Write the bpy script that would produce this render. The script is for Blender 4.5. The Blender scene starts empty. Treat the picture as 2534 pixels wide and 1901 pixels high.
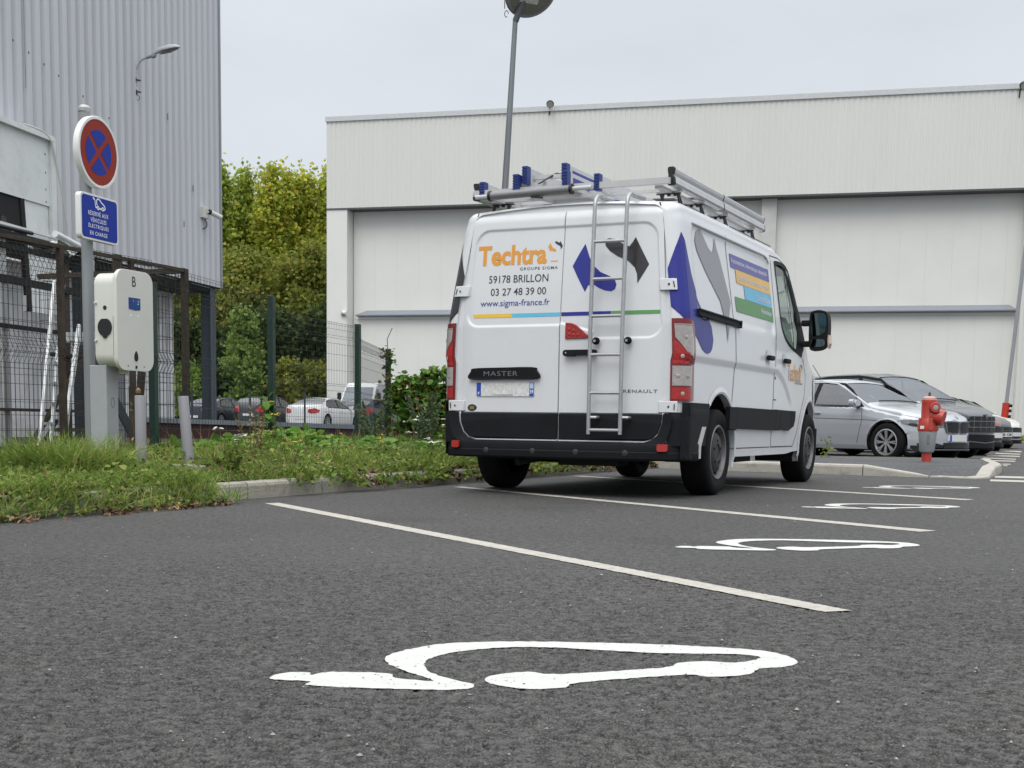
import bpy, bmesh, math, random
import numpy as np
from math import sin, cos, pi, radians, sqrt, atan2, hypot
from mathutils import Vector, Matrix, geometry
random.seed(7); rng = np.random.default_rng(7)
S = bpy.context.scene
COL = S.collection
# ------------------------------------------------------------------ camera
CH, CPITCH, CROLL = 0.54871, radians(-6.378), radians(0.778)
_p, _r = CPITCH, CROLL
_fw = Vector((0, cos(_p), sin(_p))); _up0 = Vector((0, -sin(_p), cos(_p))); _rt0 = Vector((1, 0, 0))
_rt = cos(_r)*_rt0 + sin(_r)*_up0; _up = -sin(_r)*_rt0 + cos(_r)*_up0
cam = bpy.data.cameras.new('camera'); camo = bpy.data.objects.new('camera', cam); COL.objects.link(camo)
M4 = Matrix((( _rt.x, _up.x, -_fw.x, 0), (_rt.y, _up.y, -_fw.y, 0), (_rt.z, _up.z, -_fw.z, CH), (0, 0, 0, 1)))
camo.matrix_world = M4
cam.sensor_width = 36; cam.lens = 36*3269.11/2534
cam.shift_x = (1267-1226.06)/2534; cam.shift_y = (1413.66-950.5)/2534
cam.clip_start = 0.05; cam.clip_end = 600
S.camera = camo
# ------------------------------------------------------------------ light
SUN_EL, SUN_AZ = radians(52), radians(200)          # azimuth clockwise from +Y: behind the camera, a little to the left
W = bpy.data.worlds.new('World'); S.world = W; W.use_nodes = True
nt = W.node_tree; nt.nodes.clear(); N = nt.nodes.new; L = nt.links.new
out = N('ShaderNodeOutputWorld'); bg = N('ShaderNodeBackground'); bg.inputs['Strength'].default_value = 0.10
sky = N('ShaderNodeTexSky'); sky.sky_type = 'NISHITA'; sky.sun_disc = False
sky.sun_elevation = SUN_EL; sky.sun_rotation = SUN_AZ; sky.dust_density = 4; sky.air_density = 1.0; sky.ozone_density = 1.0
tc = N('ShaderNodeTexCoord'); sep = N('ShaderNodeSeparateXYZ'); L(tc.outputs['Generated'], sep.inputs[0])
cr = N('ShaderNodeValToRGB'); e = cr.color_ramp.elements
cr.color_ramp.interpolation = 'EASE'
e[0].position = 0.0; e[0].color = (.70, .745, .80, 1); e[1].position = 1.0; e[1].color = (1, 1, 1, 1)
a_ = cr.color_ramp.elements.new(.33); a_.color = (.70, .745, .80, 1)
L(sep.outputs['Z'], cr.inputs['Fac'])
# cloud deck: bright overhead, paler towards the horizon
mulz = N('ShaderNodeMapRange'); mulz.inputs['From Min'].default_value = .30; mulz.inputs['From Max'].default_value = .95
mulz.inputs['To Min'].default_value = 10.6; mulz.inputs['To Max'].default_value = 25.0; mulz.interpolation_type = 'SMOOTHSTEP'
L(sep.outputs['Z'], mulz.inputs['Value'])
noi = N('ShaderNodeTexNoise'); noi.inputs['Scale'].default_value = 3.2; noi.inputs['Detail'].default_value = 5; noi.inputs['Roughness'].default_value = .55
mp = N('ShaderNodeMapping'); mp.inputs['Scale'].default_value = (1, 1, 3.0); L(tc.outputs['Generated'], mp.inputs[0]); L(mp.outputs[0], noi.inputs['Vector'])
nm = N('ShaderNodeMapRange'); nm.inputs['From Min'].default_value = .3; nm.inputs['From Max'].default_value = .7; nm.inputs['To Min'].default_value = .95; nm.inputs['To Max'].default_value = 1.05
L(noi.outputs['Fac'], nm.inputs['Value'])
mu = N('ShaderNodeMath'); mu.operation = 'MULTIPLY'; L(mulz.outputs[0], mu.inputs[0]); L(nm.outputs[0], mu.inputs[1])
cl = N('ShaderNodeMix'); cl.data_type = 'RGBA'; cl.blend_type = 'MULTIPLY'; cl.inputs[0].default_value = 1
vm = N('ShaderNodeVectorMath'); vm.operation = 'SCALE'; L(cr.outputs[0], vm.inputs[0]); L(mu.outputs[0], vm.inputs['Scale'])
mx = N('ShaderNodeMix'); mx.data_type = 'RGBA'; mx.inputs[0].default_value = .93
L(sky.outputs[0], mx.inputs[6]); L(vm.outputs[0], mx.inputs[7])
L(mx.outputs[2], bg.inputs['Color']); L(bg.outputs[0], out.inputs[0])
sl = bpy.data.lights.new('sun', 'SUN'); sl.energy = 1.1; sl.angle = radians(35); sl.color = (1, .96, .9)
so = bpy.data.objects.new('sun', sl); COL.objects.link(so)
sd_ = Vector((sin(SUN_AZ)*cos(SUN_EL), cos(SUN_AZ)*cos(SUN_EL), sin(SUN_EL)))
so.rotation_euler = sd_.to_track_quat('Z', 'Y').to_euler(); so.location = (0, 0, 30)
S.view_settings.view_transform = 'Standard'; S.view_settings.look = 'None'; S.view_settings.gamma = 1; S.view_settings.exposure = 0
S.cycles.use_denoising = True; S.cycles.max_bounces = 8; S.cycles.transparent_max_bounces = 24

# ------------------------------------------------------------------ helpers
def lin(h):
    h = h.lstrip('#'); o = []
    for i in (0, 2, 4):
        c = int(h[i:i+2], 16)/255; o.append(c/12.92 if c <= .04045 else ((c+.055)/1.055)**2.4)
    return tuple(o)
MATS = {}
def pm(name, col, rough=.6, metal=0, coat=0, var=.06, scale=6, bump=0, bscale=60, spec=.5, emit=None, island=0, dirt=None, stretch=None):
    """procedural material: base colour with a soft large-scale variation and optional fine bump / dirt"""
    if name in MATS: return MATS[name]
    m = bpy.data.materials.new(name); m.use_nodes = True; t = m.node_tree; n = t.nodes; b = n['Principled BSDF']
    c = lin(col) if isinstance(col, str) else col
    b.inputs['Roughness'].default_value = rough; b.inputs['Metallic'].default_value = metal
    b.inputs['Coat Weight'].default_value = coat; b.inputs['Coat Roughness'].default_value = .08; b.inputs['Specular IOR Level'].default_value = spec
    tcn = n.new('ShaderNodeTexCoord')
    vec = tcn.outputs['Object']
    if stretch:
        mpn = n.new('ShaderNodeMapping'); mpn.inputs['Scale'].default_value = stretch; t.links.new(vec, mpn.inputs[0]); vec = mpn.outputs[0]
    no = n.new('ShaderNodeTexNoise'); no.inputs['Scale'].default_value = scale; no.inputs['Detail'].default_value = 6; no.inputs['Roughness'].default_value = .6
    t.links.new(vec, no.inputs['Vector'])
    mr = n.new('ShaderNodeMapRange'); mr.inputs['From Min'].default_value = .3; mr.inputs['From Max'].default_value = .7
    mr.inputs['To Min'].default_value = 1-var; mr.inputs['To Max'].default_value = 1+var; t.links.new(no.outputs['Fac'], mr.inputs['Value'])
    val = mr.outputs[0]
    if island:
        g = n.new('ShaderNodeNewGeometry'); m2 = n.new('ShaderNodeMapRange'); m2.inputs['To Min'].default_value = 1-island; m2.inputs['To Max'].default_value = 1+island
        t.links.new(g.outputs['Random Per Island'], m2.inputs['Value'])
        mm = n.new('ShaderNodeMath'); mm.operation = 'MULTIPLY'; t.links.new(val, mm.inputs[0]); t.links.new(m2.outputs[0], mm.inputs[1]); val = mm.outputs[0]
    sc = n.new('ShaderNodeVectorMath'); sc.operation = 'SCALE'; sc.inputs[0].default_value = c; t.links.new(val, sc.inputs['Scale'])
    colout = sc.outputs[0]
    if dirt:
        dc, amt, ds = dirt
        n2 = n.new('ShaderNodeTexNoise'); n2.inputs['Scale'].default_value = ds; n2.inputs['Detail'].default_value = 8; n2.inputs['Roughness'].default_value = .7
        t.links.new(vec, n2.inputs['Vector'])
        r2 = n.new('ShaderNodeMapRange'); r2.inputs['From Min'].default_value = .5; r2.inputs['From Max'].default_value = .75; r2.inputs['To Max'].default_value = amt
        t.links.new(n2.outputs['Fac'], r2.inputs['Value'])
        mxn = n.new('ShaderNodeMix'); mxn.data_type = 'RGBA'; t.links.new(r2.outputs[0], mxn.inputs[0]); t.links.new(colout, mxn.inputs[6]); mxn.inputs[7].default_value = (*lin(dc), 1)
        colout = mxn.outputs[2]
    t.links.new(colout, b.inputs['Base Color'])
    if bump:
        n3 = n.new('ShaderNodeTexNoise'); n3.inputs['Scale'].default_value = bscale; n3.inputs['Detail'].default_value = 4; t.links.new(tcn.outputs['Object'], n3.inputs['Vector'])
        bp = n.new('ShaderNodeBump'); bp.inputs['Strength'].default_value = bump; bp.inputs['Distance'].default_value = .01; t.links.new(n3.outputs['Fac'], bp.inputs['Height']); t.links.new(bp.outputs[0], b.inputs['Normal'])
    if emit:
        b.inputs['Emission Color'].default_value = (*lin(emit[0]), 1); b.inputs['Emission Strength'].default_value = emit[1]
    MATS[name] = m; return m
def glass(name, tint=(.75, .82, .8), refl=.08, rough=.02):
    if name in MATS: return MATS[name]
    m = bpy.data.materials.new(name); m.use_nodes = True; t = m.node_tree; n = t.nodes; n.clear()
    o = n.new('ShaderNodeOutputMaterial'); tr = n.new('ShaderNodeBsdfTransparent'); tr.inputs[0].default_value = (*tint, 1)
    gl = n.new('ShaderNodeBsdfGlossy'); gl.inputs['Roughness'].default_value = rough; gl.inputs[0].default_value = (.95, .97, 1, 1)
    lw = n.new('ShaderNodeFresnel'); lw.inputs['IOR'].default_value = 1.5
    ad = n.new('ShaderNodeMath'); ad.operation = 'ADD'; ad.inputs[1].default_value = refl; ad.use_clamp = True; t.links.new(lw.outputs[0], ad.inputs[0])
    mxs = n.new('ShaderNodeMixShader'); t.links.new(ad.outputs[0], mxs.inputs[0]); t.links.new(tr.outputs[0], mxs.inputs[1]); t.links.new(gl.outputs[0], mxs.inputs[2]); t.links.new(mxs.outputs[0], o.inputs[0])
    MATS[name] = m; return m

class MB:
    def __init__(s): s.v = []; s.f = []; s.sm = []
    def add(s, vs, fs, smooth=False):
        o = len(s.v); s.v += [tuple(map(float, p)) for p in vs]; s.f += [tuple(i+o for i in f) for f in fs]; s.sm += [smooth]*len(fs); return s
    def box(s, c, d, R=None):
        vs = []
        for x in (-.5, .5):
            for y in (-.5, .5):
                for z in (-.5, .5):
                    q = Vector((x*d[0], y*d[1], z*d[2]))
                    if R is not None: q = R @ q
                    vs.append((q.x+c[0], q.y+c[1], q.z+c[2]))
        return s.add(vs, [(0, 1, 3, 2), (4, 6, 7, 5), (0, 4, 5, 1), (2, 3, 7, 6), (0, 2, 6, 4), (1, 5, 7, 3)])
    def bar(s, p0, p1, w, h, up=(0, 0, 1)):
        p0 = Vector(p0); p1 = Vector(p1); d = (p1-p0); l = d.length; d.normalize(); u = Vector(up)
        x = d.cross(u)
        if x.length < 1e-4: x = d.cross(Vector((1, 0, 0)))
        x.normalize(); z = x.cross(d)
        R = Matrix((x, d, z)).transposed()
        return s.box((p0+p1)/2, (w, l, h), R)
    def tube(s, pts, r, n=10, caps=True, smooth=True):
        pts = [Vector(p) for p in pts]; k = len(pts); rs = r if isinstance(r, (list, tuple)) else [r]*k
        vs = []; ref = None
        for i, p in enumerate(pts):
            d = (pts[min(i+1, k-1)]-pts[max(i-1, 0)]).normalized()
            if ref is None:
                ref = d.cross(Vector((0, 0, 1)))
                if ref.length < 1e-3: ref = d.cross(Vector((1, 0, 0)))
            x = (ref-d*ref.dot(d)).normalized(); ref = x; y = d.cross(x)
            for j in range(n):
                a = 2*pi*j/n; vs.append(p+(x*cos(a)+y*sin(a))*rs[i])
        fs = [(i*n+j, i*n+(j+1) % n, (i+1)*n+(j+1) % n, (i+1)*n+j) for i in range(k-1) for j in range(n)]
        s.add(vs, fs, smooth)
        if caps:
            s.add(vs[:n], [tuple(range(n))[::-1]]); s.add(vs[-n:], [tuple(range(n))])
        return s
    def lathe(s, prof, o, axis, n=24, smooth=True, a0=0, a1=2*pi, close=True):
        """prof: (radius, height along axis)"""
        ax = Vector(axis).normalized(); x = ax.orthogonal().normalized(); y = ax.cross(x); o = Vector(o); vs = []
        for r, h in prof:
            for j in range(n):
                a = a0+(a1-a0)*j/(n if close else n-1); vs.append(o+ax*h+(x*cos(a)+y*sin(a))*r)
        m = n if close else n-1
        fs = [(i*n+j, i*n+(j+1) % n, (i+1)*n+(j+1) % n, (i+1)*n+j) for i in range(len(prof)-1) for j in range(m)]
        return s.add(vs, fs, smooth)
    def disc(s, o, axis, r, n=24):
        ax = Vector(axis).normalized(); x = ax.orthogonal().normalized(); y = ax.cross(x); o = Vector(o)
        return s.add([o+(x*cos(2*pi*j/n)+y*sin(2*pi*j/n))*r for j in range(n)], [tuple(range(n))])
    def prism(s, poly, fn, h0, h1, smooth=False):
        """poly 2D, fn(u,v,h)->3D; closed prism between heights"""
        n = len(poly); vs = [fn(u, v, h0) for u, v in poly]+[fn(u, v, h1) for u, v in poly]
        tri = tess(poly)
        s.add(vs, [tuple(t[::-1]) for t in tri]+[tuple(i+n for i in t) for t in tri])
        s.add(vs, [(i, (i+1) % n, (i+1) % n+n, i+n) for i in range(n)], smooth); return s
    def grid(s, P, smooth=True, keep=None):
        nu = len(P); nv = len(P[0]); vs = [q for row in P for q in row]
        fs = [(i*nv+j, (i+1)*nv+j, (i+1)*nv+j+1, i*nv+j+1) for i in range(nu-1) for j in range(nv-1) if keep is None or keep(i, j)]
        return s.add(vs, fs, smooth)
    def build(s, name, mat=None, parent=None, loc=None, sharp=35, bevel=0, weld=True):
        me = bpy.data.meshes.new(name); me.from_pydata(s.v, [], s.f); me.polygons.foreach_set('use_smooth', s.sm)
        if weld and len(s.v) < 60000:
            bm = bmesh.new(); bm.from_mesh(me); bmesh.ops.remove_doubles(bm, verts=bm.verts, dist=1e-5); bmesh.ops.recalc_face_normals(bm, faces=bm.faces); bm.to_mesh(me); bm.free()
        if any(s.sm): me.set_sharp_from_angle(angle=radians(sharp))
        me.update(); o = bpy.data.objects.new(name, me); COL.objects.link(o)
        if mat: me.materials.append(mat)
        if parent is not None: o.parent = parent
        if loc: o.location = loc
        if bevel:
            b = o.modifiers.new('edge', 'BEVEL'); b.width = bevel; b.segments = 2; b.limit_method = 'ANGLE'; b.angle_limit = radians(40)
        return o
def tess(poly):
    r = geometry.tessellate_polygon([[Vector((u, v, 0)) for u, v in poly]])
    return [tuple(t) for t in r]
def tag(o, label=None, cat=None, group=None, kind=None):
    if label: o['label'] = label
    if cat: o['category'] = cat
    if group: o['group'] = group
    if kind: o['kind'] = kind
    return o
def thing(name, label, cat, loc=(0, 0, 0), rz=0, group=None):
    o = bpy.data.objects.new(name, None); COL.objects.link(o); o.location = loc; o.rotation_euler = (0, 0, rz); o.empty_display_size = .2
    return tag(o, label, cat, group)
def copy_thing(o, loc=None, rz=None):
    c = o.copy(); COL.objects.link(c)
    if loc is not None: c.location = loc
    if rz is not None: c.rotation_euler = (0, 0, rz)
    for ch in list(o.children):
        d = ch.copy(); COL.objects.link(d); d.parent = c
        for g in list(ch.children):
            e_ = g.copy(); COL.objects.link(e_); e_.parent = d
    return c
def sstep(x, a, b):
    t = np.clip((x-a)/(b-a), 0, 1); return t*t*(3-2*t)
def inpoly(P, x, y):
    c = False; n = len(P); j = n-1
    for i in range(n):
        if (P[i][1] > y) != (P[j][1] > y) and x < (P[j][0]-P[i][0])*(y-P[i][1])/(P[j][1]-P[i][1])+P[i][0]: c = not c
        j = i
    return c
def catmull(P, n=6, closed=True):
    o = []; k = len(P)
    for i in range(k if closed else k-1):
        a, b, c, d = (P[(i-1) % k], P[i], P[(i+1) % k], P[(i+2) % k]) if closed else (P[max(i-1, 0)], P[i], P[i+1], P[min(i+2, k-1)])
        for j in range(n):
            t = j/n; o.append(tuple(.5*((2*b[q])+(-a[q]+c[q])*t+(2*a[q]-5*b[q]+4*c[q]-d[q])*t*t+(-a[q]+3*b[q]-3*c[q]+d[q])*t**3) for q in range(len(a))))
    if not closed: o.append(tuple(P[-1]))
    return o
def rrect(w, h, r, n=5, cx=0, cy=0):
    o = []
    for sx, sy, a0 in ((1, 1, 0), (-1, 1, pi/2), (-1, -1, pi), (1, -1, 3*pi/2)):
        for j in range(n+1):
            a = a0+pi/2*j/n; o.append((cx+sx*(w/2-r)+r*cos(a), cy+sy*(h/2-r)+r*sin(a)))
    return o
def flat(poly, fn, step=None, holes=None):
    """triangulated sheet of a 2D polygon mapped by fn(u,v); step adds interior points so it can follow a curved surface"""
    mb = MB()
    if step is None and not holes:
        mb.add([fn(u, v) for u, v in poly], tess(poly)); return mb
    P = []; n = len(poly)
    for i in range(n):
        a, b = poly[i], poly[(i+1) % n]; k = max(1, int(hypot(b[0]-a[0], b[1]-a[1])/(step or 1e9)))
        P += [(a[0]+(b[0]-a[0])*j/k, a[1]+(b[1]-a[1])*j/k) for j in range(k)]
    pts = [Vector(p) for p in P]; loops = [list(range(len(P)))]
    for h in holes or []:
        loops.append(list(range(len(pts), len(pts)+len(h)))); pts += [Vector(p) for p in h]
    if step:
        xs = [p[0] for p in P]; ys = [p[1] for p in P]
        for x in np.arange(min(xs)+step*.5, max(xs), step):
            for y in np.arange(min(ys)+step*.5, max(ys), step):
                if inpoly(P, x, y): pts.append(Vector((x, y)))
    r = geometry.delaunay_2d_cdt(pts, [], loops, 2 if holes else 1, 1e-5)
    mb.add([fn(p[0], p[1]) for p in r[0]], [tuple(f) for f in r[2]], False); return mb
_tx = {}
def text2d(body, bold=0.0, spacing=1.0):
    """outline of a word as flat triangles, unit box (0..1, 0..1)"""
    key = (body, bold, spacing)
    if key in _tx: return _tx[key]
    cu = bpy.data.curves.new('lettering', 'FONT'); cu.body = body; cu.offset = bold; cu.space_character = spacing; cu.resolution_u = 3
    ob = bpy.data.objects.new('lettering', cu); COL.objects.link(ob)
    dg = bpy.context.evaluated_depsgraph_get(); dg.update()
    me = bpy.data.meshes.new_from_object(ob.evaluated_get(dg))
    V = np.array([v.co[:2] for v in me.vertices]); me.calc_loop_triangles(); F = [tuple(t.vertices) for t in me.loop_triangles]
    bpy.data.objects.remove(ob); bpy.data.curves.remove(cu); bpy.data.meshes.remove(me)
    lo = V.min(0); hi = V.max(0); V = (V-lo)/(hi-lo); _tx[key] = (V, F); return V, F
def text(mb, body, fn, u0, u1, v0, v1, bold=0.0, spacing=1.0, skew=0):
    V, F = text2d(body, bold, spacing)
    return mb.add([fn(u0+(u1-u0)*a, v0+(v1-v0)*b+skew*a) for a, b in V], F)
# ------------------------------------------------------------------ ground
def gz(y): return .2*float(sstep(y, 27, 62))
def asphalt_mat(name, base, grain=1.0, tint=(1, 1, 1)):
    m = bpy.data.materials.new(name); m.use_nodes = True; t = m.node_tree; n = t.nodes; l = t.links.new; b = n['Principled BSDF']
    g = n.new('ShaderNodeNewGeometry'); P = g.outputs['Position']
    def tex(kind, scale, **k):
        x = n.new(kind); x.inputs['Scale'].default_value = scale
        for a, v in k.items():
            if a in x.inputs: x.inputs[a].default_value = v
        l(P, x.inputs['Vector']); return x
    def rng_(src, a, b_, c, d):
        r = n.new('ShaderNodeMapRange'); r.inputs['From Min'].default_value = a; r.inputs['From Max'].default_value = b_; r.inputs['To Min'].default_value = c; r.inputs['To Max'].default_value = d; l(src, r.inputs['Value']); return r.outputs[0]
    def mul(a, b_):
        r = n.new('ShaderNodeMath'); r.operation = 'MULTIPLY'; l(a, r.inputs[0]); l(b_, r.inputs[1]); return r.outputs[0]
    st = tex('ShaderNodeTexVoronoi', 115); sp = n.new('ShaderNodeSeparateColor'); l(st.outputs['Color'], sp.inputs[0])
    stone = rng_(sp.outputs[0], 0, 1, .60, 1.40)
    st2 = tex('ShaderNodeTexVoronoi', 33); sp2 = n.new('ShaderNodeSeparateColor'); l(st2.outputs['Color'], sp2.inputs[0])
    fleck = rng_(sp2.outputs[1], .975, .985, 1, 2.6)
    fmask = rng_(st2.outputs['Distance'], .10, .16, 1, 0)
    fl = n.new('ShaderNodeMix'); fl.data_type = 'FLOAT'; l(fmask, fl.inputs[0]); fl.inputs[2].default_value = 1; l(fleck, fl.inputs[3])
    big = tex('ShaderNodeTexNoise', .33, Detail=5, Roughness=.6); big_ = rng_(big.outputs['Fac'], .3, .7, .80, 1.20)
    mid = tex('ShaderNodeTexNoise', 5.5, Detail=4, Roughness=.65); mid_ = rng_(mid.outputs['Fac'], .3, .7, .95, 1.05)
    pit = tex('ShaderNodeTexNoise', 75, Detail=3, Roughness=.6, Distortion=.6); pit_ = rng_(pit.outputs['Fac'], .34, .44, .55, 1)
    at = n.new('ShaderNodeAttribute'); at.attribute_name = 'crevice'; crev = rng_(at.outputs['Fac'], 0, 1, 1.18, .36)
    oil = tex('ShaderNodeTexNoise', .9, Detail=3, Roughness=.5); oil_ = rng_(oil.outputs['Fac'], .58, .72, 1, .70)
    ve = tex('ShaderNodeTexVoronoi', 105); ve.feature = 'DISTANCE_TO_EDGE'; gp_ = tex('ShaderNodeTexNoise', 30, Detail=3); ga = n.new('ShaderNodeMath'); ga.operation = 'ADD'; l(ve.outputs['Distance'], ga.inputs[0]); l(rng_(gp_.outputs['Fac'], .35, .65, -.10, .10), ga.inputs[1])
    stone = mul(stone, rng_(ga.outputs[0], .0, .13, .22, 1.12))
    v = mul(mul(mul(stone, fl.outputs[0]), mul(big_, mid_)), mul(mul(pit_, crev), oil_))
    sc = n.new('ShaderNodeVectorMath'); sc.operation = 'SCALE'; sc.inputs[0].default_value = tuple(base*q for q in tint); l(v, sc.inputs['Scale'])
    warm = tex('ShaderNodeTexNoise', 1.3, Detail=6, Roughness=.7); wm = n.new('ShaderNodeMix'); wm.data_type = 'RGBA'; wm.blend_type = 'MULTIPLY'
    l(rng_(warm.outputs['Fac'], .55, .75, 0, .5), wm.inputs[0]); l(sc.outputs[0], wm.inputs[6]); wm.inputs[7].default_value = (1.1, .98, .84, 1)
    l(wm.outputs[2], b.inputs['Base Color'])
    b.inputs['Roughness'].default_value = .72; b.inputs['Specular IOR Level'].default_value = .5
    h = n.new('ShaderNodeMath'); h.operation = 'ADD'; l(rng_(st.outputs['Distance'], 0, .8, 1, 0), h.inputs[0]); l(rng_(pit.outputs['Fac'], .3, .5, 0, 1.5), h.inputs[1])
    bp = n.new('ShaderNodeBump'); bp.inputs['Strength'].default_value = .55*grain; bp.inputs['Distance'].default_value = .006; l(h.outputs[0], bp.inputs['Height']); l(bp.outputs[0], b.inputs['Normal'])
    return m
M_ASPH = asphalt_mat('asphalt', .067, 1, (1.035, 1.0, .965))
M_ISL = asphalt_mat('fresh_asphalt', .062, .5, (.97, 1.0, 1.06))
# base sheet
ys = [-60, -20, -3, 1.0, 4.5, 5.66, 8, 12, 16, 20, 24, 27]+list(np.linspace(28, 62, 18))+[70, 90, 140, 400]
xs = [-400, -120, -60, -30, -15, -8, -4, 0, 4, 8, 15, 30, 60, 120, 400]
mb = MB(); mb.grid([[(x, y, (-.016 if -4 < y < 5 else 0)+gz(y)) for x in xs] for y in ys][::-1])
g_ = mb.build('ground', M_ASPH); g_.data.attributes.new('crevice', 'FLOAT', 'POINT').data.foreach_set('value', np.full(len(g_.data.vertices), .34, np.float32)); tag(g_, 'grey asphalt car park surface', 'asphalt', kind='structure')
# near part of the same sheet, with the stones and the gaps between them as real relief
def hash2(ix, iy, k):
    h = (ix.astype(np.int64)*73856093) ^ (iy.astype(np.int64)*19349663) ^ (k*83492791)
    h = (h ^ (h >> 13))*1274126177 & 0x7fffffff; h = (h ^ (h >> 16))*668265263 & 0x7fffffff
    return ((h >> 7) & 0xffff)/65535.0
def worley(x, y, cell):
    gx = np.floor(x/cell); gy = np.floor(y/cell); d1 = np.full(x.shape, 9.); d2 = np.full(x.shape, 9.); rid = np.zeros(x.shape)
    for i in (-1, 0, 1):
        for j in (-1, 0, 1):
            cx = gx+i; cy = gy+j; px = cx+.15+.7*hash2(cx, cy, 1); py = cy+.15+.7*hash2(cx, cy, 2)
            d = np.hypot(x/cell-px, y/cell-py); nr = d < d1
            d2 = np.where(nr, d1, np.minimum(d2, d)); rid = np.where(nr, hash2(cx, cy, 3), rid); d1 = np.where(nr, d, d1)
    return d1, d2, rid
def vnoise(x, y, cell, k=9):
    gx = np.floor(x/cell); gy = np.floor(y/cell); fx = x/cell-gx; fy = y/cell-gy; fx = fx*fx*(3-2*fx); fy = fy*fy*(3-2*fy)
    a = hash2(gx, gy, k); b = hash2(gx+1, gy, k); c = hash2(gx, gy+1, k); d = hash2(gx+1, gy+1, k)
    return (a*(1-fx)+b*fx)*(1-fy)+(c*(1-fx)+d*fx)*fy
NC, NR = 1000, 900
yy = 1.25*np.exp(np.linspace(0, math.log(5.66/1.25), NR)); tt = np.linspace(-.60, .60, NC)
Y = np.repeat(yy[:, None], NC, 1); X = Y*tt[None, :]
d1, d2, rid = worley(X, Y, .0080); e1, e2, rid2 = worley(X+3.7, Y+1.3, .021)
n1 = vnoise(X, Y, .0085); n1b = vnoise(X+9.1, Y*.9, .015, 6); n2 = vnoise(X, Y, .06, 5); n3 = vnoise(X, Y, .35, 4)
edge = np.clip((d2-d1)/.32, 0, 1); edge2 = np.clip((e2-e1)/.14, 0, 1)
pit = np.clip((n1*.62+n1b*.38-.60-.10*(n2-.5)-.10*(n3-.5))*5.0, 0, 1)
gap = (1-edge)*np.clip((n2*.5+n1b*.5-.42)*4, 0, 1)
hgt = .0028*edge*(.30+.70*rid)+.0010*edge2 - .0065*pit - .0025*gap - .0026
fade = 1-sstep(Y, 4.6, 5.6)
Z = hgt*fade-.0004*(1-fade); sd_e = 1-sstep(np.abs(tt), .52, .60)[None, :]; Z = Z*sd_e+(np.minimum(-.0155*np.clip((5.66-Y)/1.16, 0, 1), 0)-.0002)*(1-sd_e)
crv = np.clip(pit*1.0+(1-edge)*(.35+.5*n2)+.38*(1-rid)*edge, 0, 1)*fade+.34*(1-fade)
me = bpy.data.meshes.new('ground_near')
V = np.stack([X, Y, Z], -1).reshape(-1, 3).astype(np.float32)
idx = np.arange(NR*NC).reshape(NR, NC); Q = np.stack([idx[:-1, :-1], idx[:-1, 1:], idx[1:, 1:], idx[1:, :-1]], -1).reshape(-1, 4)
me.vertices.add(len(V)); me.vertices.foreach_set('co', V.ravel()); me.loops.add(Q.size); me.loops.foreach_set('vertex_index', Q.ravel().astype(np.int32))
me.polygons.add(len(Q)); me.polygons.foreach_set('loop_start', np.arange(0, Q.size, 4, dtype=np.int32)); me.update()
me.attributes.new('crevice', 'FLOAT', 'POINT').data.foreach_set('value', crv.ravel().astype(np.float32))
me.materials.append(M_ASPH); o = bpy.data.objects.new('ground_near', me); COL.objects.link(o)
tag(o, 'coarse grey asphalt in front of the nearest painted car symbol', 'asphalt', kind='structure'); o.name = 'asphalt_surface'

# ------------------------------------------------------------------ painted markings
M_PAINT = pm('white_road_paint', (.56, .57, .545), .65, var=.08, scale=14, bump=.5, bscale=150, dirt=('a8a69c', .35, 45))
M_LINE = pm('aged_road_paint', (.43, .41, .365), .7, var=.12, scale=9, bump=.4, bscale=110, dirt=('6a665c', .75, 30))
SYM = [(-.48,2.775),(-.46,2.845),(-.408,2.855),(-.395,2.827),(-.355,2.865),(-.233,2.855),(-.212,2.806),(-.127,2.778),(-.193,2.88),(-.253,3.011),(-.236,3.123),(-.149,3.24),(-.048,3.29),(.056,3.307),(.195,3.31),(.401,3.293),(.601,3.248),(.69,3.188),(.716,3.074),(.671,3.004),(.604,2.971),(.562,2.896),(.473,2.87),(.414,2.885),(.183,2.782),(.151,2.729),(.076,2.704),(.007,2.74),(-.021,2.804),(.007,2.862),(.074,2.896),(.146,2.875),(.382,2.969),(.428,3.034),(.503,3.062),(.564,3.045),(.636,3.116),(.586,3.164),(.386,3.164),(.189,3.215),(.055,3.224),(-.079,3.154),(-.147,3.055),(-.158,2.966),(-.138,2.868),(-.081,2.788),(-.043,2.745),(-.055,2.698),(-.129,2.685),(-.294,2.696),(-.393,2.718),(-.391,2.757)]
STEP = (1.297, 3.176)
def rough_edge(poly, step, amp):
    o = []; n = len(poly)
    for i in range(n):
        a, b = poly[i], poly[(i+1) % n]; k = max(1, int(hypot(b[0]-a[0], b[1]-a[1])/step))
        for j in range(k):
            t = j/k; o.append((a[0]+(b[0]-a[0])*t+rng.uniform(-amp, amp), a[1]+(b[1]-a[1])*t+rng.uniform(-amp, amp)))
    return o
SYM_S = catmull(SYM, 3)
wh = ['nearest and largest of the white electric car symbols painted on the asphalt', 'white electric car symbol painted between the nearest two bay lines', 'white electric car symbol painted just right of the parked van', 'farthest white electric car symbol, painted beside the island kerb']
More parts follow.
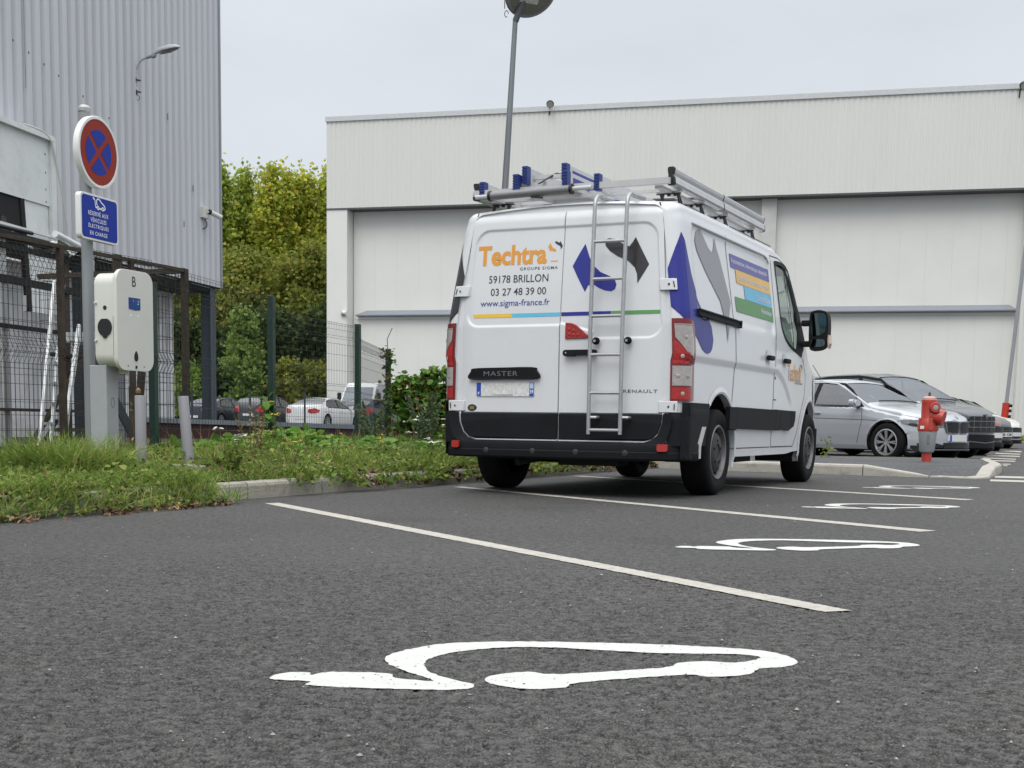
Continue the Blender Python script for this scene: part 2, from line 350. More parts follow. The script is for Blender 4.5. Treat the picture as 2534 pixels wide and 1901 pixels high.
for k in range(4):
    pl = [(x+STEP[0]*k, y+STEP[1]*k) for x, y in SYM_S]
    pl = rough_edge(pl, (.012, .03, .06, .1)[k], (.0022, .0025, .003, .003)[k])
    mb = flat(pl, lambda u, v: (u, v, (.0004 if k == 0 else .003)), step=.02 if k == 0 else None)
    if k == 0:   # follow the stones a little, so the paint is not a smooth sheet
        A = np.array(mb.v); w1, w2, w3 = worley(A[:, 0], A[:, 1], .0105); A[:, 2] += .0009*rng.random(len(A)); mb.v = [tuple(q) for q in A]
    tag(mb.build('charging_symbol', M_PAINT, weld=False), wh[k], 'road marking', 'electric car symbols painted in the bays')
LN = [[(-1.458,8.838),(-1.539,8.752),(.985,3.919),(1.079,3.953)], [(-.304,11.46),(-.37,11.36),(2.275,7.08),(2.397,7.17)], [(.90,14.25),(.80,14.15),(3.67,10.36),(3.79,10.46)]]
LW = ['pale bay line running from the kerb to beside the nearest car symbol', 'pale bay line that starts under the rear of the van', 'pale bay line emerging from under the middle of the van']
for k, pl in enumerate(LN):
    pl = rough_edge(pl, (.015, .04, .08)[k], .004)
    tag(flat(pl, lambda u, v: (u, v, .0022)).build('bay_line', M_LINE, weld=False), LW[k], 'road marking', 'white bay lines')
FL = [[(13.32,35.21),(13.48,34.12),(12.95,32.76),(12.77,33.77)], [(11.88,31.63),(12.19,30.9),(11.86,30.08),(11.56,30.77)], [(10.82,29.33),(11.3,28.68),(10.89,27.63),(10.42,28.23)], [(9.7,26.48),(10.08,25.77),(9.78,24.99),(9.4,25.65)], [(8.8,24.61),(9.4,24.05),(9.11,23.31),(8.52,23.83)], [(8.3,21.78),(8.44,21.8),(8.25,21.28),(8.11,21.26)], [(7.94,20.78),(8.0,20.77),(7.84,20.35),(7.78,20.36)]]
FW = ['farthest', 'second farthest', 'third farthest', 'middle', 'fifth farthest', 'short second nearest', 'shortest and nearest']
for k, pl in enumerate(FL):
    tag(flat(pl, lambda u, v: (u, v, .004+gz(v))).build('bay_line', M_LINE, weld=False), FW[k]+' of the seven thin lines in front of the row of parked cars', 'road marking', 'thin bay lines by the parked cars')
for k, pl in enumerate([[(6.0,15.94),(8.9,14.6),(8.6,13.9),(5.76,15.33)], [(5.5,14.75),(8.0,13.45),(7.7,12.85),(5.3,14.22)]]):
    tag(flat(pl, lambda u, v: (u, v, .004)).build('edge_line', M_LINE, weld=False), ('broad pale line at the island corner, the farther of the pair', 'broad pale line at the island corner, the nearer of the pair')[k], 'road marking', 'pair of broad lines at the island corner')

# ------------------------------------------------------------------ kerbs, verge, island
M_KERB = pm('kerb_concrete', (.34, .325, .275), .9, var=.22, scale=7, bump=.6, bscale=70, dirt=('3f4030', .85, 7))
M_KERB2 = pm('pale_kerb_concrete', (.40, .385, .34), .9, var=.14, scale=7, bump=.5, bscale=70, dirt=('5a5648', .6, 8))
K0 = np.array((-2.083, 8.479)); KD = np.array((.4131, .9107)); KN = np.array((-.9107, .4131))     # along the kerb, and to the left of it
def kp(s, o, z=0): q = K0+KD*s+KN*o; return (q[0], q[1], z)
def kerb_run(path, tops, width, side=1):
    """path: list of (x,y) front-foot points; tops: heights; stones about a metre long with open joints"""
    mb = MB(); seg = []
    for i in range(len(path)-1):
        a, b = np.array(path[i]), np.array(path[i+1]); Ls = np.linalg.norm(b-a); k = max(1, round(Ls/1.0))
        for j in range(k): seg.append((a+(b-a)*j/k, a+(b-a)*(j+1)/k, tops[i]+(tops[i+1]-tops[i])*j/k, tops[i]+(tops[i+1]-tops[i])*(j+1)/k))
    for a, b, ha, hb in seg:
        d = (b-a)/np.linalg.norm(b-a); n = np.array((-d[1], d[0]))*side; g = .006; sec = []
        for p, h in ((a+d*g, ha), (b-d*g, hb)):
            c = min(.028, h*.5); jx = rng.uniform(-.004, .004)
            prof = [(0, -.05), (.0, h-c), (c*.3, h-c*.3), (c, h), (width, h+.002), (width, -.05)]
            sec.append([(p[0]+n[0]*(u+jx), p[1]+n[1]*(u+jx), z) for u, z in prof])
        vs = sec[0]+sec[1]; k = 6
        mb.add(vs, [(i, (i+1) % k, (i+1) % k+k, i+k) for i in range(k)]+[tuple(range(k))[::-1], tuple(range(k, 2*k))])
    return mb
tag(kerb_run([kp(-6, 0)[:2], kp(9.62, 0)[:2]], [.115, .12], .15).build('kerb', M_KERB, weld=False), 'weathered concrete kerb along the grass verge', 'kerb', kind='structure')
IP = [(1.95, 17.36), (2.81, 16.57), (4.29, 15.53), (4.96, 15.2), (5.36, 14.80), (5.60, 15.05), (6.0, 15.95), (6.58, 17.27), (7.45, 20.0)]
IH = [.125, .125, .125, .02, .018, .03, .115, .12, .12]
tag(kerb_run(IP, IH, .15).build('island_kerb', M_KERB2, weld=False), 'pale concrete kerb around the raised island in front of the silver car', 'kerb', kind='structure')
# island top, rising from the low kerb
isl = [(1.9, 17.6), (2.86, 16.72), (4.31, 15.58), (4.97, 15.26), (5.355, 14.87), (5.56, 15.10), (5.86, 16.02), (6.43, 17.33), (7.28, 20.0), (7.0, 20.35), (4.9, 20.75), (2.2, 21.2), (.5, 21)]
def isl_z(u, v):
    d = hypot(u-5.25, v-14.95); return .010+.10*float(sstep(d, .15, 1.3))
tag(flat(isl, lambda u, v: (u, v, isl_z(u, v)), step=.3).build('island_pavement', M_ISL, weld=False, sharp=60), 'dark asphalt on the raised island around the hydrant', 'asphalt', kind='structure')
mb = MB(); e_ = [(7.28, 20.0), (7.0, 20.35), (4.9, 20.75), (2.2, 21.2), (.5, 21)]
mb.add([(x, y, .118) for x, y in e_]+[(x, y+.02, -.02) for x, y in e_], [(i, i+1, i+6, i+5) for i in range(4)])
tag(mb.build('island_edge', M_KERB), 'rear concrete edge of the raised island', 'kerb', kind='structure')
# verge soil
M_SOIL = pm('verge_soil', '3a3524', .95, var=.35, scale=5, bump=.8, bscale=30, dirt=('3d4a20', .8, 4))
def vz(s, o):
    b = .105+.085*float(sstep(o, 0, 1.1))+.05*float(sstep(o, 1.1, 2.6))
    return b+.025*sin(s*1.7+o)+.02*sin(o*3.1-s*.9)-.10*float(sstep(s, 8.5, 10.5))*0
so_ = np.linspace(-7, 13, 60); oo = [.12, .3, .6, .9, 1.2, 1.6, 2, 2.5, 3, 4, 5, 7, 9, 12]
mb = MB(); mb.grid([[kp(s, o_, vz(s, o_)) for o_ in oo] for s in so_])
tag(mb.build('verge', M_SOIL), 'earth of the overgrown verge behind the kerb', 'verge', kind='structure')

# ------------------------------------------------------------------ corrugated walls
def corr(p0, p1, z0, z1, pitch, depth, prof=(.0, .30, .42, .88), nrm=1, smooth=False):
    """trapezoid sheet between plan points; relief towards nrm side (left of p0->p1 when 1)"""
    a = np.array(p0, float); b = np.array(p1, float); Ls = np.linalg.norm(b-a); d = (b-a)/Ls; n = np.array((-d[1], d[0]))*nrm
    pts = []; k = int(Ls/pitch)
    for i in range(k):
        for u, h in ((prof[0], 0), (prof[1], 0), (prof[2], depth), (prof[3], depth)):
            pts.append((i*pitch+u*pitch, h))
    pts.append((k*pitch, 0)); pts.append((Ls, 0))
    mb = MB(); q = [(a[0]+d[0]*t+n[0]*h, a[1]+d[1]*t+n[1]*h) for t, h in pts]
    zs = [z0, z1]
    mb.add([(x, y, z0) for x, y in q]+[(x, y, z1) for x, y in q], [(i, i+1, i+1+len(q), i+len(q)) for i in range(len(q)-1)]); return mb
# ---- grey workshop on the left
GB = thing('grey_workshop', 'tall grey ribbed metal workshop with an open ground floor behind the charging point', 'building', (-5.438, 26.0, 0))
GX, GY = -5.438, 26.0; gd = np.array((-sin(radians(12)), -cos(radians(12)))); gn = np.array((cos(radians(12)), -sin(radians(12))))   # along the wall towards the camera; outward normal
def gp(t, o=0): q = gd*t+gn*o; return (q[0], q[1])
M_CLAD = pm('grey_cladding', (.555, .57, .60), .55, var=.06, scale=.5, stretch=(1, 1, .12), dirt=('8b8f93', .16, 1.2))
M_CLAD2 = pm('pale_lower_cladding', (.74, .75, .77), .6, var=.08, scale=.8, dirt=('6a6a66', .5, 1.5))
M_STEEL = pm('dark_blue_steel', '39434c', .6, var=.1, scale=3)
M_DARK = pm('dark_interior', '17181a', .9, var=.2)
M_TRIM = pm('grey_trim', '8d9196', .5, var=.05)
ZB = 3.08
corr(gp(14), gp(0), ZB, 10.0, .25, .055, nrm=-1).build('ribbed_cladding', M_CLAD, GB)
mb = MB(); a = gp(0); q = gn*-8
mb.add([(a[0], a[1], ZB), (a[0]+q[0], a[1]+q[1], ZB), (a[0]+q[0], a[1]+q[1], 10), (a[0], a[1], 10)], [(0, 1, 2, 3)]); mb.build('side_wall', M_CLAD, GB)
mb = MB(); mb.bar((*gp(-.02, .03), ZB), (*gp(-.02, .03), 10), .09, .09); mb.build('corner_trim', M_TRIM, GB)
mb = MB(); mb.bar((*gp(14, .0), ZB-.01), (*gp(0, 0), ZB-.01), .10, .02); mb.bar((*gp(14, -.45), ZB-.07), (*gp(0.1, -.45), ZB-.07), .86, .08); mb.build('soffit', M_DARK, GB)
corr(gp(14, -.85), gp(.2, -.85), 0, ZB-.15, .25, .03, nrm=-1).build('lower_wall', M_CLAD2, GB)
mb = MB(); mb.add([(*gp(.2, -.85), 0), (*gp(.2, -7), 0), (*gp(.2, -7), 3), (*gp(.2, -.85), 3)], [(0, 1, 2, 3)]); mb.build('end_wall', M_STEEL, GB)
for t in (.25, 5.0, 8.0):
    mb = MB(); mb.bar((*gp(t, -.12), 0), (*gp(t, -.12), ZB-.03), .20, .20); mb.bar((*gp(t, -.12+.11), 0), (*gp(t, -.01), ZB-.03), .24, .02, up=(gn[0], gn[1], 0)); mb.build('steel_column', M_STEEL, GB)
for t, z0, z1 in ((8.62, 3.1, 10), (6.7, 5.2, 10)):
    mb = MB(); mb.bar((*gp(t, .058), z0), (*gp(t, .058), z1), .010, .006, up=(gn[0], gn[1], 0)); mb.build('sheet_seam', M_TRIM, GB)
for t, z in ((7.7, 5.9), (7.35, 5.83), (7.0, 5.76), (6.6, 5.7), (6.2, 5.64), (5.8, 5.58), (5.1, 5.45), (4.3, 5.3), (2.2, 5.75), (1.2, 4.7), (1.6, 4.0)):
    mb = MB(); mb.bar((*gp(t, .058), z), (*gp(t, .058), z+(.03 if t > 2.5 else .11)), .02, .006, up=(gn[0], gn[1], 0)); mb.build('rivet_mark', M_STEEL, GB)
# ---- white warehouse across the yard
HW = thing('white_warehouse', 'long white warehouse with ribbed upper cladding and recessed panel walls', 'building', (-9.9, 77.1, 0))
hd = np.array((sin(radians(104.74)), cos(radians(104.74)))); hn = np.array((-hd[1]*-1*-1, hd[0]*-1))     # along the wall to the right; outward (towards the camera)
hn = np.array((hd[1], -hd[0])); 
if hn[1] > 0: hn = -hn
def hp(t, o=0): q = hd*t+hn*o; return (q[0], q[1])
M_WCL = pm('white_cladding', (.66, .67, .63), .5, var=.03, scale=.3, stretch=(1, 1, .15), dirt=('b4b6b0', .10, .5))
M_WPAN = pm('white_panels', (.73, .735, .70), .5, var=.03, scale=.4, dirt=('c0c0b8', .10, .5))
M_CONC = pm('pale_concrete', (.56, .565, .545), .85, var=.12, scale=1.2, bump=.2)
M_GUT = pm('grey_flashing', '868b94', .45, var=.05)
T0, T1 = 0, 56; ZT0, ZC = 17.55, 12.5
def zt(t): return 17.90-.75*min(1, t/37)           # eaves fall slightly towards the right
corr(hp(T0), hp(T1), ZC, 17.45, .28, .022, nrm=1 if hn@np.array((-hd[1], hd[0])) > 0 else -1).build('upper_cladding', M_WCL, HW)
mb = MB(); mb.bar((*hp(T0-.05, .0), 17.50), (*hp(T1, .0), 17.50), .22, .26); mb.build('roof_flashing', pm('eaves_trim', (.55, .57, .58), .5), HW)
mb = MB(); mb.bar((*hp(T0, -.5), ZC+.05), (*hp(T1, -.5), ZC+.05), 1.08, .08); mb.build('soffit', pm('soffit_grey', '55585a', .8), HW)  # soffit in an even dark grey
mb = MB(); a = hp(T0); b = hp(T0, -20)
mb.add([(*a, 0), (*b, 0), (*b, 17.6), (*a, 17.6)], [(0, 1, 2, 3)]); mb.add([(*hp(T0, -20), 17.6), (*hp(T1, -20), 17.6), (*hp(T1), 17.6), (*hp(T0), 17.6)], [(0, 1, 2, 3)]); mb.build('end_wall', M_WCL, HW)
PIER_R = 37.4
mb = MB(); mb.bar((*hp(.62, -.5), 0), (*hp(.62, -.5), ZC), 1.24, .98, up=(hn[0], hn[1], 0)); mb.build('corner_pier', M_WPAN, HW)
corr(hp(PIER_R), hp(T1), 0, ZC, .40, .04, nrm=1 if hn@np.array((-hd[1], hd[0])) > 0 else -1).build('ribbed_wall', M_WCL, HW)
mb = MB(); mb.bar((*hp(PIER_R, -.5), 0), (*hp(PIER_R, -.5), ZC), .06, .98, up=(hn[0], hn[1], 0)); mb.build('pier_return', M_WPAN, HW)
CT = 24.75
mb = MB(); pw_ = 1.31; t = 1.3
while t < PIER_R:
    t2 = min(t+pw_-.0035, PIER_R-.03)
    for z0, z1 in ((.15, 6.4), (6.42, ZC)):
        mb.bar((*hp((t+t2)/2, -1.0), z0), (*hp((t+t2)/2, -1.0), z1), t2-t, .06, up=(hn[0], hn[1], 0))
    t += pw_
mb.build('wall_panels', M_WPAN, HW, weld=False)
mb = MB(); mb.bar((*hp(1.2, -1.05), 0), (*hp(PIER_R, -1.05), 0), .06, 25); mb.build('panel_backing', pm('joint_grey', 'c6c9c4', .7), HW)
mb = MB(); mb.bar((*hp(CT, -.72), 0), (*hp(CT, -.72), ZC), .78, .5, up=(hn[0], hn[1], 0)); mb.build('concrete_column', M_CONC, HW)
for ta, tb in ((1.55, 24.2), (24.2, 37.3)):
    mb = MB(); o0 = -.965; A = [(*hp(ta+.55*(ta < 5), o0), 6.93), (*hp(tb-.35*(tb > 30), o0), 6.93), (*hp(tb, o0+.42), 6.66), (*hp(ta, o0+.42), 6.66), (*hp(ta, o0+.42), 6.61), (*hp(tb, o0+.42), 6.61), (*hp(ta, o0), 6.56), (*hp(tb, o0), 6.56)]
    mb.add(A, [(0, 1, 2, 3), (3, 2, 5, 4), (4, 5, 7, 6), (0, 3, 4, 6), (1, 7, 5, 2)]); mb.build('weather_canopy', M_GUT, HW)
tag(copy_thing(HW.children[0]), None) if 0 else None
# floodlights on the eaves
M_BLK = pm('black_plastic', '16181a', .45, var=.15)
M_LENS = pm('lamp_lens', 'a9a99c', .3, var=.05)
def eaves_lamp(t, z, label):
    x, y = hp(t, .5); g = thing('eaves_floodlight', label, 'lamp', (x-9.9, y+77.1, z), 0, 'round floodlights on the warehouse eaves')
    MB().lathe([(0, .06), (.17, .05), (.2, .0), (.21, -.06), (.19, -.08)], (0, 0, 0), (-.1, -.85, -.52), 20).build('lamp_body', M_BLK, g)
    MB().lathe([(0, .0), (.165, .0)], Vector((-.1, -.85, -.52))*.075, (-.1, -.85, -.52), 20).build('lens', M_LENS, g)
    MB().bar((0, .05, -.05), (0, .55, -.12), .05, .05).build('bracket', M_BLK, g)
    MB().bar((0, .5, -.14), (-.02, .5, -.45), .05, .05).build('conduit', M_BLK, g)
eaves_lamp(13.05, 17.62, 'round floodlight on the warehouse eaves near the leaning lamp post')
eaves_lamp(36.9, 17.4, 'round floodlight on the warehouse eaves, cut by the right edge')
# small white camera at the end of the canopy
g = thing('wall_camera', 'small white camera on the left pier of the white warehouse', 'camera', (hp(1.0, .02)[0]-9.9, hp(1.0, .02)[1]+77.1, 6.75))
MB().tube([(0, -.1, 0), (.25, -.3, -.05)], .11, 10).build('housing', M_WPAN, g); MB().box((0, -.04, -.05), (.2, .1, .25)).build('mount', M_GUT, g)
# leaning barrier pole
g = thing('barrier_pole', 'tilted grey pole with a red and black foot in front of the warehouse', 'pole', (22.62, 61.0, .2), 0)
MB().tube([(.55, 0, -.1), (1.37, 0, 12.0)], .085, 10).build('shaft', M_TRIM, g)
MB().tube([(.60, 0, .68), (.66, 0, 1.6)], .16, 12).build('red_sleeve', pm('red_sleeve', 'b8301f', .5), g)
mb = MB()
for z in (.74, .98, 1.24, 1.47): mb.box((.78+(z-.7)*.07, -.03, z), (.10, .26, .13))
mb.build('black_stripe', M_BLK, g)
# ------------------------------------------------------------------ the van
VAN = thing('delivery_van', 'white panel van with blue and grey graphics, a roof rack and a rear door ladder', 'van', (.87138, 11.07504, 0), -radians(25.995))
M_WHITE = pm('van_white', (.645, .665, .685), .40, coat=.55, var=.015, scale=1.5, dirt=('a9a79c', .16, 1.4))
M_PLAS = pm('van_black_plastic', (.010, .011, .013), .6, spec=.15, var=.15, scale=5, bump=.08, bscale=250)
M_RUB = pm('rubber', (.008, .008, .009), .85, spec=.2, var=.2, scale=12)
M_SEAM = pm('shut_line', (.05, .052, .055), .8)
M_UNDER = pm('underbody', (.012, .012, .012), .85, var=.3)
M_ALU = pm('aluminium', (.62, .63, .64), .38, metal=.85, var=.06, scale=8)
M_ALUW = pm('white_aluminium', (.50, .505, .51), .5, var=.05)
M_GALV = pm('galvanised_tube', (.40, .41, .415), .45, metal=.6, var=.10, scale=12)
M_BLUEP = pm('blue_end_cap', (.014, .036, .19), .5, var=.1)
M_RIM = pm('steel_rim', (.17, .17, .175), .5, metal=.3, var=.1, scale=14, dirt=('4a453e', .5, 9))
M_CAPG = pm('grey_hubcap', (.022, .023, .025), .6, var=.15, scale=12)
M_GLASS = glass('window_glass', (.60, .70, .66), .05)
D_OR = pm('orange_film', 'd9932f', .45, coat=.3, var=.03); D_BLUE = pm('blue_film', '2b3086', .45, spec=.3, coat=.15, var=.04); D_BLK = pm('black_film', '252326', .35, coat=.4, var=.04)
D_GRY = pm('grey_film', '77777c', .4, coat=.4, var=.03); D_YEL = pm('yellow_film', 'e3bb3d', .45, var=.03); D_CYA = pm('cyan_film', '5fb7d8', .45, var=.03); D_GRN = pm('green_film', '5b9657', .45, var=.03)
D_INK = pm('dark_lettering', '33353c', .5); D_BINK = pm('blue_lettering', '2a3f8c', .5); D_WINK = pm('white_lettering', 'e8e8ea', .5)
D_VIO = pm('violet_film', '5c5c9c', .45, var=.04); D_OCH = pm('ochre_film', 'dcb25e', .45, var=.05); D_SKY = pm('sky_blue_film', '67b2d2', .45, var=.04); D_GR2 = pm('leaf_green_film', '568a56', .45, var=.04)
_zt = [.25, .3, .7, 1.1, 1.4, 1.5, 1.93, 2.07, 2.15, 2.3]; _xt = [.985, 1.005, 1.02, 1.015, 1.0, .985, .92, .90, .875, .82]
def lean(z): return 0.0 if z < 1.3 else .085*((z-1.3)/.9)**1.2
YT = [-1, -.905, -.88, -.84, -.7, .5, 2.0, 2.25, 2.45, 2.70, 2.90, 3.06, 3.16, 3.30, 3.6, 3.82, 3.95, 4.0, 4.03]
ZT = [2.20, 2.215, 2.23, 2.24, 2.25, 2.26, 2.25, 2.20, 2.07, 1.76, 1.50, 1.315, 1.26, 1.22, 1.12, 1.02, .90, .80, .66]
def vtop(y): return float(np.interp(y, YT, ZT))
def vw(y):
    if y > 2.3: return float(np.interp(y, [2.3, 2.8, 3.2, 3.5, 3.75, 3.9, 3.98, 4.03], [1, .995, .975, .945, .87, .74, .52, .12]))
    return 1.0
RC = .115
def plan(s):
    """s -> (y, inset): runs along the side and round the rear corner"""
    if s >= -.805: return s, 0.0
    a = min((-.805-s)/RC, pi/2); return -.805-RC*sin(a), RC*(1-cos(a))
def relief(y, z):
    """pressed shapes of the side, inwards positive"""
    d = 0.0
    q = max(abs(y-.54)-1.16, abs(z-1.72)-.335); cx = max(abs(y-.54)-(1.16-.10), 0); cz = max(abs(z-1.72)-(.335-.10), 0)
    sd = hypot(cx, cz)-.10 if (cx > 0 and cz > 0) else q
    d += .016*float(1-sstep(sd, -.016, .012))
    if z < 1.2:
        zc = 1.06 if y < 1.72 else 1.06-.34*((y-1.72)/.65)**1.8
        if y < 2.37: d += .012*float(1-sstep(z, zc-.03, zc+.008))*float(sstep(z, .25, .75)*.6+.4)*float(1-sstep(y, 2.2, 2.37))
    return d
def side(s, z, off=0.0, sgn=1):
    y, ins = plan(s); wy = vw(y)
    rear = float(1-sstep(y, -.75, -.2)); y2 = y+lean(z)*rear
    x = float(np.interp(z, _zt, _xt))*wy-ins-relief(s, z)
    a = min(max((-.805-s)/RC, 0), pi/2)
    return (sgn*(x+off*cos(a)), y2-off*sin(a), z)
RR = .075
def body_section(s, sgn):
    y, ins = plan(s); zt_ = vtop(y); zb = float(np.interp(y, [-1, .35, .5, 2.2, 2.5, 3.6, 4.03], [.30, .30, .30, .30, .32, .34, .42])); rr = min(RR, .3*(zt_-zb)); zs = zt_-rr-.035
    pts = []
    for k in range(76): pts.append(side(s, zb+(zs-zb)*k/75, 0, sgn))
    xs, yz, _ = pts[-1]; xs = abs(xs)
    for k in range(1, 16):
        a = pi/2*k/15; c_, s_ = cos(a), sin(a)
        if k <= 9: a = pi/2*k/9; px = xs-rr*1.1*(1-cos(a)); pz = zs+rr*sin(a)
        else: f_ = (k-9)/6; px = (xs-rr*1.1)*(1-f_); pz = zs+rr+.035*(1-(1-f_)**2)
        rear = float(1-sstep(y, -.75, -.2)); pts.append((sgn*px, y+lean(pz)*rear, pz))
    return pts
ARCH = [(0.0, .36, .455), (3.182, .36, .455)]
WIN = [(1.933,2.063),(1.923,2.024),(1.93,1.844),(1.928,1.633),(1.945,1.482),(2.02,1.389),(2.20,1.315),(2.425,1.274),(2.70,1.262),(2.80,1.40),(2.66,1.72),(2.54,1.90),(2.43,2.03),(2.31,2.068),(2.128,2.078)]
def make_body():
    ss = list(np.linspace(-.805-RC*pi/2, -.805, 9))+list(np.arange(-.78, 4.03, .0265))+[4.03]
    me_v = []; faces = []; nrow = 91
    for sgn in (1, -1):
        P = np.array([body_section(s, sgn) for s in ss])
        for cy, cz, r in ARCH:      # pull points near the wheel arches onto the arch line
            d = np.hypot(P[:, :76, 1]-cy, P[:, :76, 2]-cz); m = np.abs(d-r) < .014
            f_ = np.where(m, r/np.maximum(d, 1e-6), 1); P[:, :76, 1] = cy+(P[:, :76, 1]-cy)*f_; P[:, :76, 2] = cz+(P[:, :76, 2]-cz)*f_
        o = len(me_v); me_v += [tuple(q) for q in P.reshape(-1, 3)]
        for i in range(len(ss)-1):
            for j in range(nrow-1):
                c = (P[i, j]+P[i+1, j]+P[i, j+1]+P[i+1, j+1])/4
                if j < 75:
                    if any(hypot(c[1]-cy, c[2]-cz) < r for cy, cz, r in ARCH): continue
                    if 1.9 < c[1] < 2.9 and c[2] > 1.2 and inpoly(WIN, c[1], c[2]): continue
                elif 2.30 < c[1] < 3.09 and abs(c[0]) < .84: continue
                f = (o+i*nrow+j, o+(i+1)*nrow+j, o+(i+1)*nrow+j+1, o+i*nrow+j+1); faces.append(f if sgn > 0 else f[::-1])
    mb = MB(); mb.add(me_v, faces, True)
    # rear closing panel, a little behind the doors
    A = [body_section(ss[0], 1)[k] for k in range(91)]
    rim_ = [(x, y+.016, z) for x, y, z in A]
    for sg_ in (1, -1):
        mb.add([(sg_*x, y, z) for x, y, z in A]+[(sg_*x*.998, y, z) for x, y, z in rim_], [(i, i+1, i+92, i+91) for i in range(90)])
    mb.add([(x, y, z) for x, y, z in rim_]+[(-x, y, z) for x, y, z in rim_], [(i, i+1, i+92, i+91) for i in range(90)])
    return mb.build('body', M_WHITE, VAN, weld=False, sharp=50)
BODY = make_body()
# arch lips and dark wheel wells
for sgn in (1, -1):
    for cy, cz, r in ARCH:
        a0, a1 = -.32, (pi+.32 if cy > 1 else 2.30); mb = MB(); P = []; Q_ = []
        for i in range(41):
            a = a0+(a1-a0)*i/40; y = cy+r*cos(a); z = cz+r*sin(a); zz = max(z, .27); x0 = abs(side(y, zz, 0)[0])
            P.append([(sgn*(abs(side(cy+(r+.045)*cos(a), max(cz+(r+.045)*sin(a), .27), 0)[0])+.003), cy+(r+.045)*cos(a), max(cz+(r+.045)*sin(a), .28)), (sgn*(x0+.012), y+.008*cos(a), z+.008*sin(a)), (sgn*(x0+.006), y-.008*cos(a), z-.008*sin(a)), (sgn*(x0-.05), y-.008*cos(a), z-.008*sin(a))])
            Q_.append([(sgn*(x0-.045), y, z), (sgn*(x0-.42), y, z)])
        mb.grid(P); mb.build('arch_lip', M_WHITE, VAN)
        mb = MB(); mb.grid(Q_); b = [q[1] for q in Q_]; mb.add(b, [tuple(range(len(b)))]); mb.build('wheel_well', M_UNDER, VAN)
# underside
mb = MB(); mb.box((0, 1.55, .34), (1.5, 4.7, .08)); mb.box((0, -.35, .33), (1.2, .8, .12)); mb.box((-.62, .9, .30), (.35, 1.2, .14)); mb.box((.5, 1.4, .28), (.5, 1.0, .10))
mb.build('floor_pan', M_UNDER, VAN)
mb = MB(); mb.tube([(-.8, 0, .33), (.8, 0, .33)], .055, 10); mb.box((.15, -.55, .27), (.5, .25, .08)); mb.build('rear_axle', M_UNDER, VAN)
mb = MB(); mb.tube([(-.35, -.2, .30), (-.35, -.66, .27), (-.40, -.80, .25)], .032, 10); mb.tube([(-.35, .9, .3), (-.35, .0, .30)], .07, 10); mb.build('exhaust', M_UNDER, VAN)
# ---- wheels
def make_wheel(x, y, sgn, rear):
    w = thing('wheel', None, None); w.parent = VAN; w.location = (x, y, .343); w.rotation_euler = (0, 0, 0 if sgn > 0 else pi)
    r = .343; mb = MB()
    prof = [(.215, -.10), (.235, -.112), (.29, -.118), (.325, -.108), (.340, -.09), (r, -.06), (r, .06), (.340, .09), (.325, .108), (.29, .118), (.235, .112), (.215, .10)]
    mb.lathe(prof, (0, 0, 0), (1, 0, 0), 48)
    mb.build('tyre', M_RUB, w, sharp=50)
    mb = MB()
    for k in range(3): mb.lathe([(r+.0005, -.052+.042*k), (r-.008, -.046+.042*k), (r-.008, -.040+.042*k), (r+.0005, -.034+.042*k)], (0, 0, 0), (1, 0, 0), 48)
    mb.build('tread_groove', M_UNDER, w)
    mb = MB(); mb.lathe([(.219, .105), (.212, .112), (.200, .108), (.194, .085), (.185, .055), (.150, .048), (.135, .066), (.120, .068), (.115, .05), (0, .05)], (0, 0, 0), (1, 0, 0), 40); mb.build('rim', M_RIM, w)
    mb = MB()
    for k in range(16):
        a = 2*pi*k/16; mb.lathe([(0, .070), (.013, .070)], (-.004, .178*cos(a), .178*sin(a)), (1, 0, 0), 10)
        mb.box((.066, .180*cos(a), .180*sin(a)), (.02, .026, .034), Matrix.Rotation(a, 3, 'X'))
    mb.build('rim_slots', M_UNDER, w)
    mb = MB(); mb.lathe([(.160, .062), (.158, .080), (.138, .096), (.07, .102), (.066, .094), (0, .094)], (0, 0, 0), (1, 0, 0), 36); mb.build('hub_cover', M_CAPG, w)
    mb = MB()
    for k in range(5):
        a = 2*pi*k/5+.3; mb.tube([(.085, .092*cos(a), .092*sin(a)), (.103, .092*cos(a), .092*sin(a))], .013, 8)
    mb.build('wheel_bolt', M_RUB, w)
    return w
WX = .895
for x, y, s_ in ((WX, 0, 1), (-WX, 0, -1), (WX, 3.182, 1), (-WX, 3.182, -1)): make_wheel(x, y, s_, y == 0)
# ---- rear doors
def ryd(X, z, off=0):       # outer face of the rear doors with their pressed panels
    def box(x0, x1, z0, z1, r):
        cx, cz = (x0+x1)/2, (z0+z1)/2; hx, hz = (x1-x0)/2, (z1-z0)/2
        qx, qz = abs(X-cx)-hx+r, abs(z-cz)-hz+r
        return hypot(max(qx, 0), max(qz, 0))+min(max(qx, qz), 0)-r
    side_ = .812-.072*(z-1.3)/.75
    if X < 0: sd = box(-side_, .3, 1.305, 2.047, .11)
    else:
        sd = box(-.3, side_, 1.20, 2.047, .11)
        tri = max(X-.30, 0)*-.7+(1.335-z)*.75 if X < .28 else -1     # lamp corner stays proud
        if X < .27 and z < 1.335: sd = max(sd, (1.335-z)*.8-.055*(X/.27)-.012)
    dep = .011*float(1-sstep(sd, -.008, .007))
    low = .008*float(1-sstep(z, .66, .70))*0
    rnd = .05*max(0, (z-2.10)/.1)**2*(z > 2.10)
    edge = .022*max(0, (abs(X)-.72)/.12)**2*(abs(X) > .72)
    return -.928+lean(z)+dep+rnd+edge-off
def edgeX(z): return float(np.interp(z, [.3, 1.3, 2.0, 2.12, 2.19], [.852, .848, .792, .774, .750]))
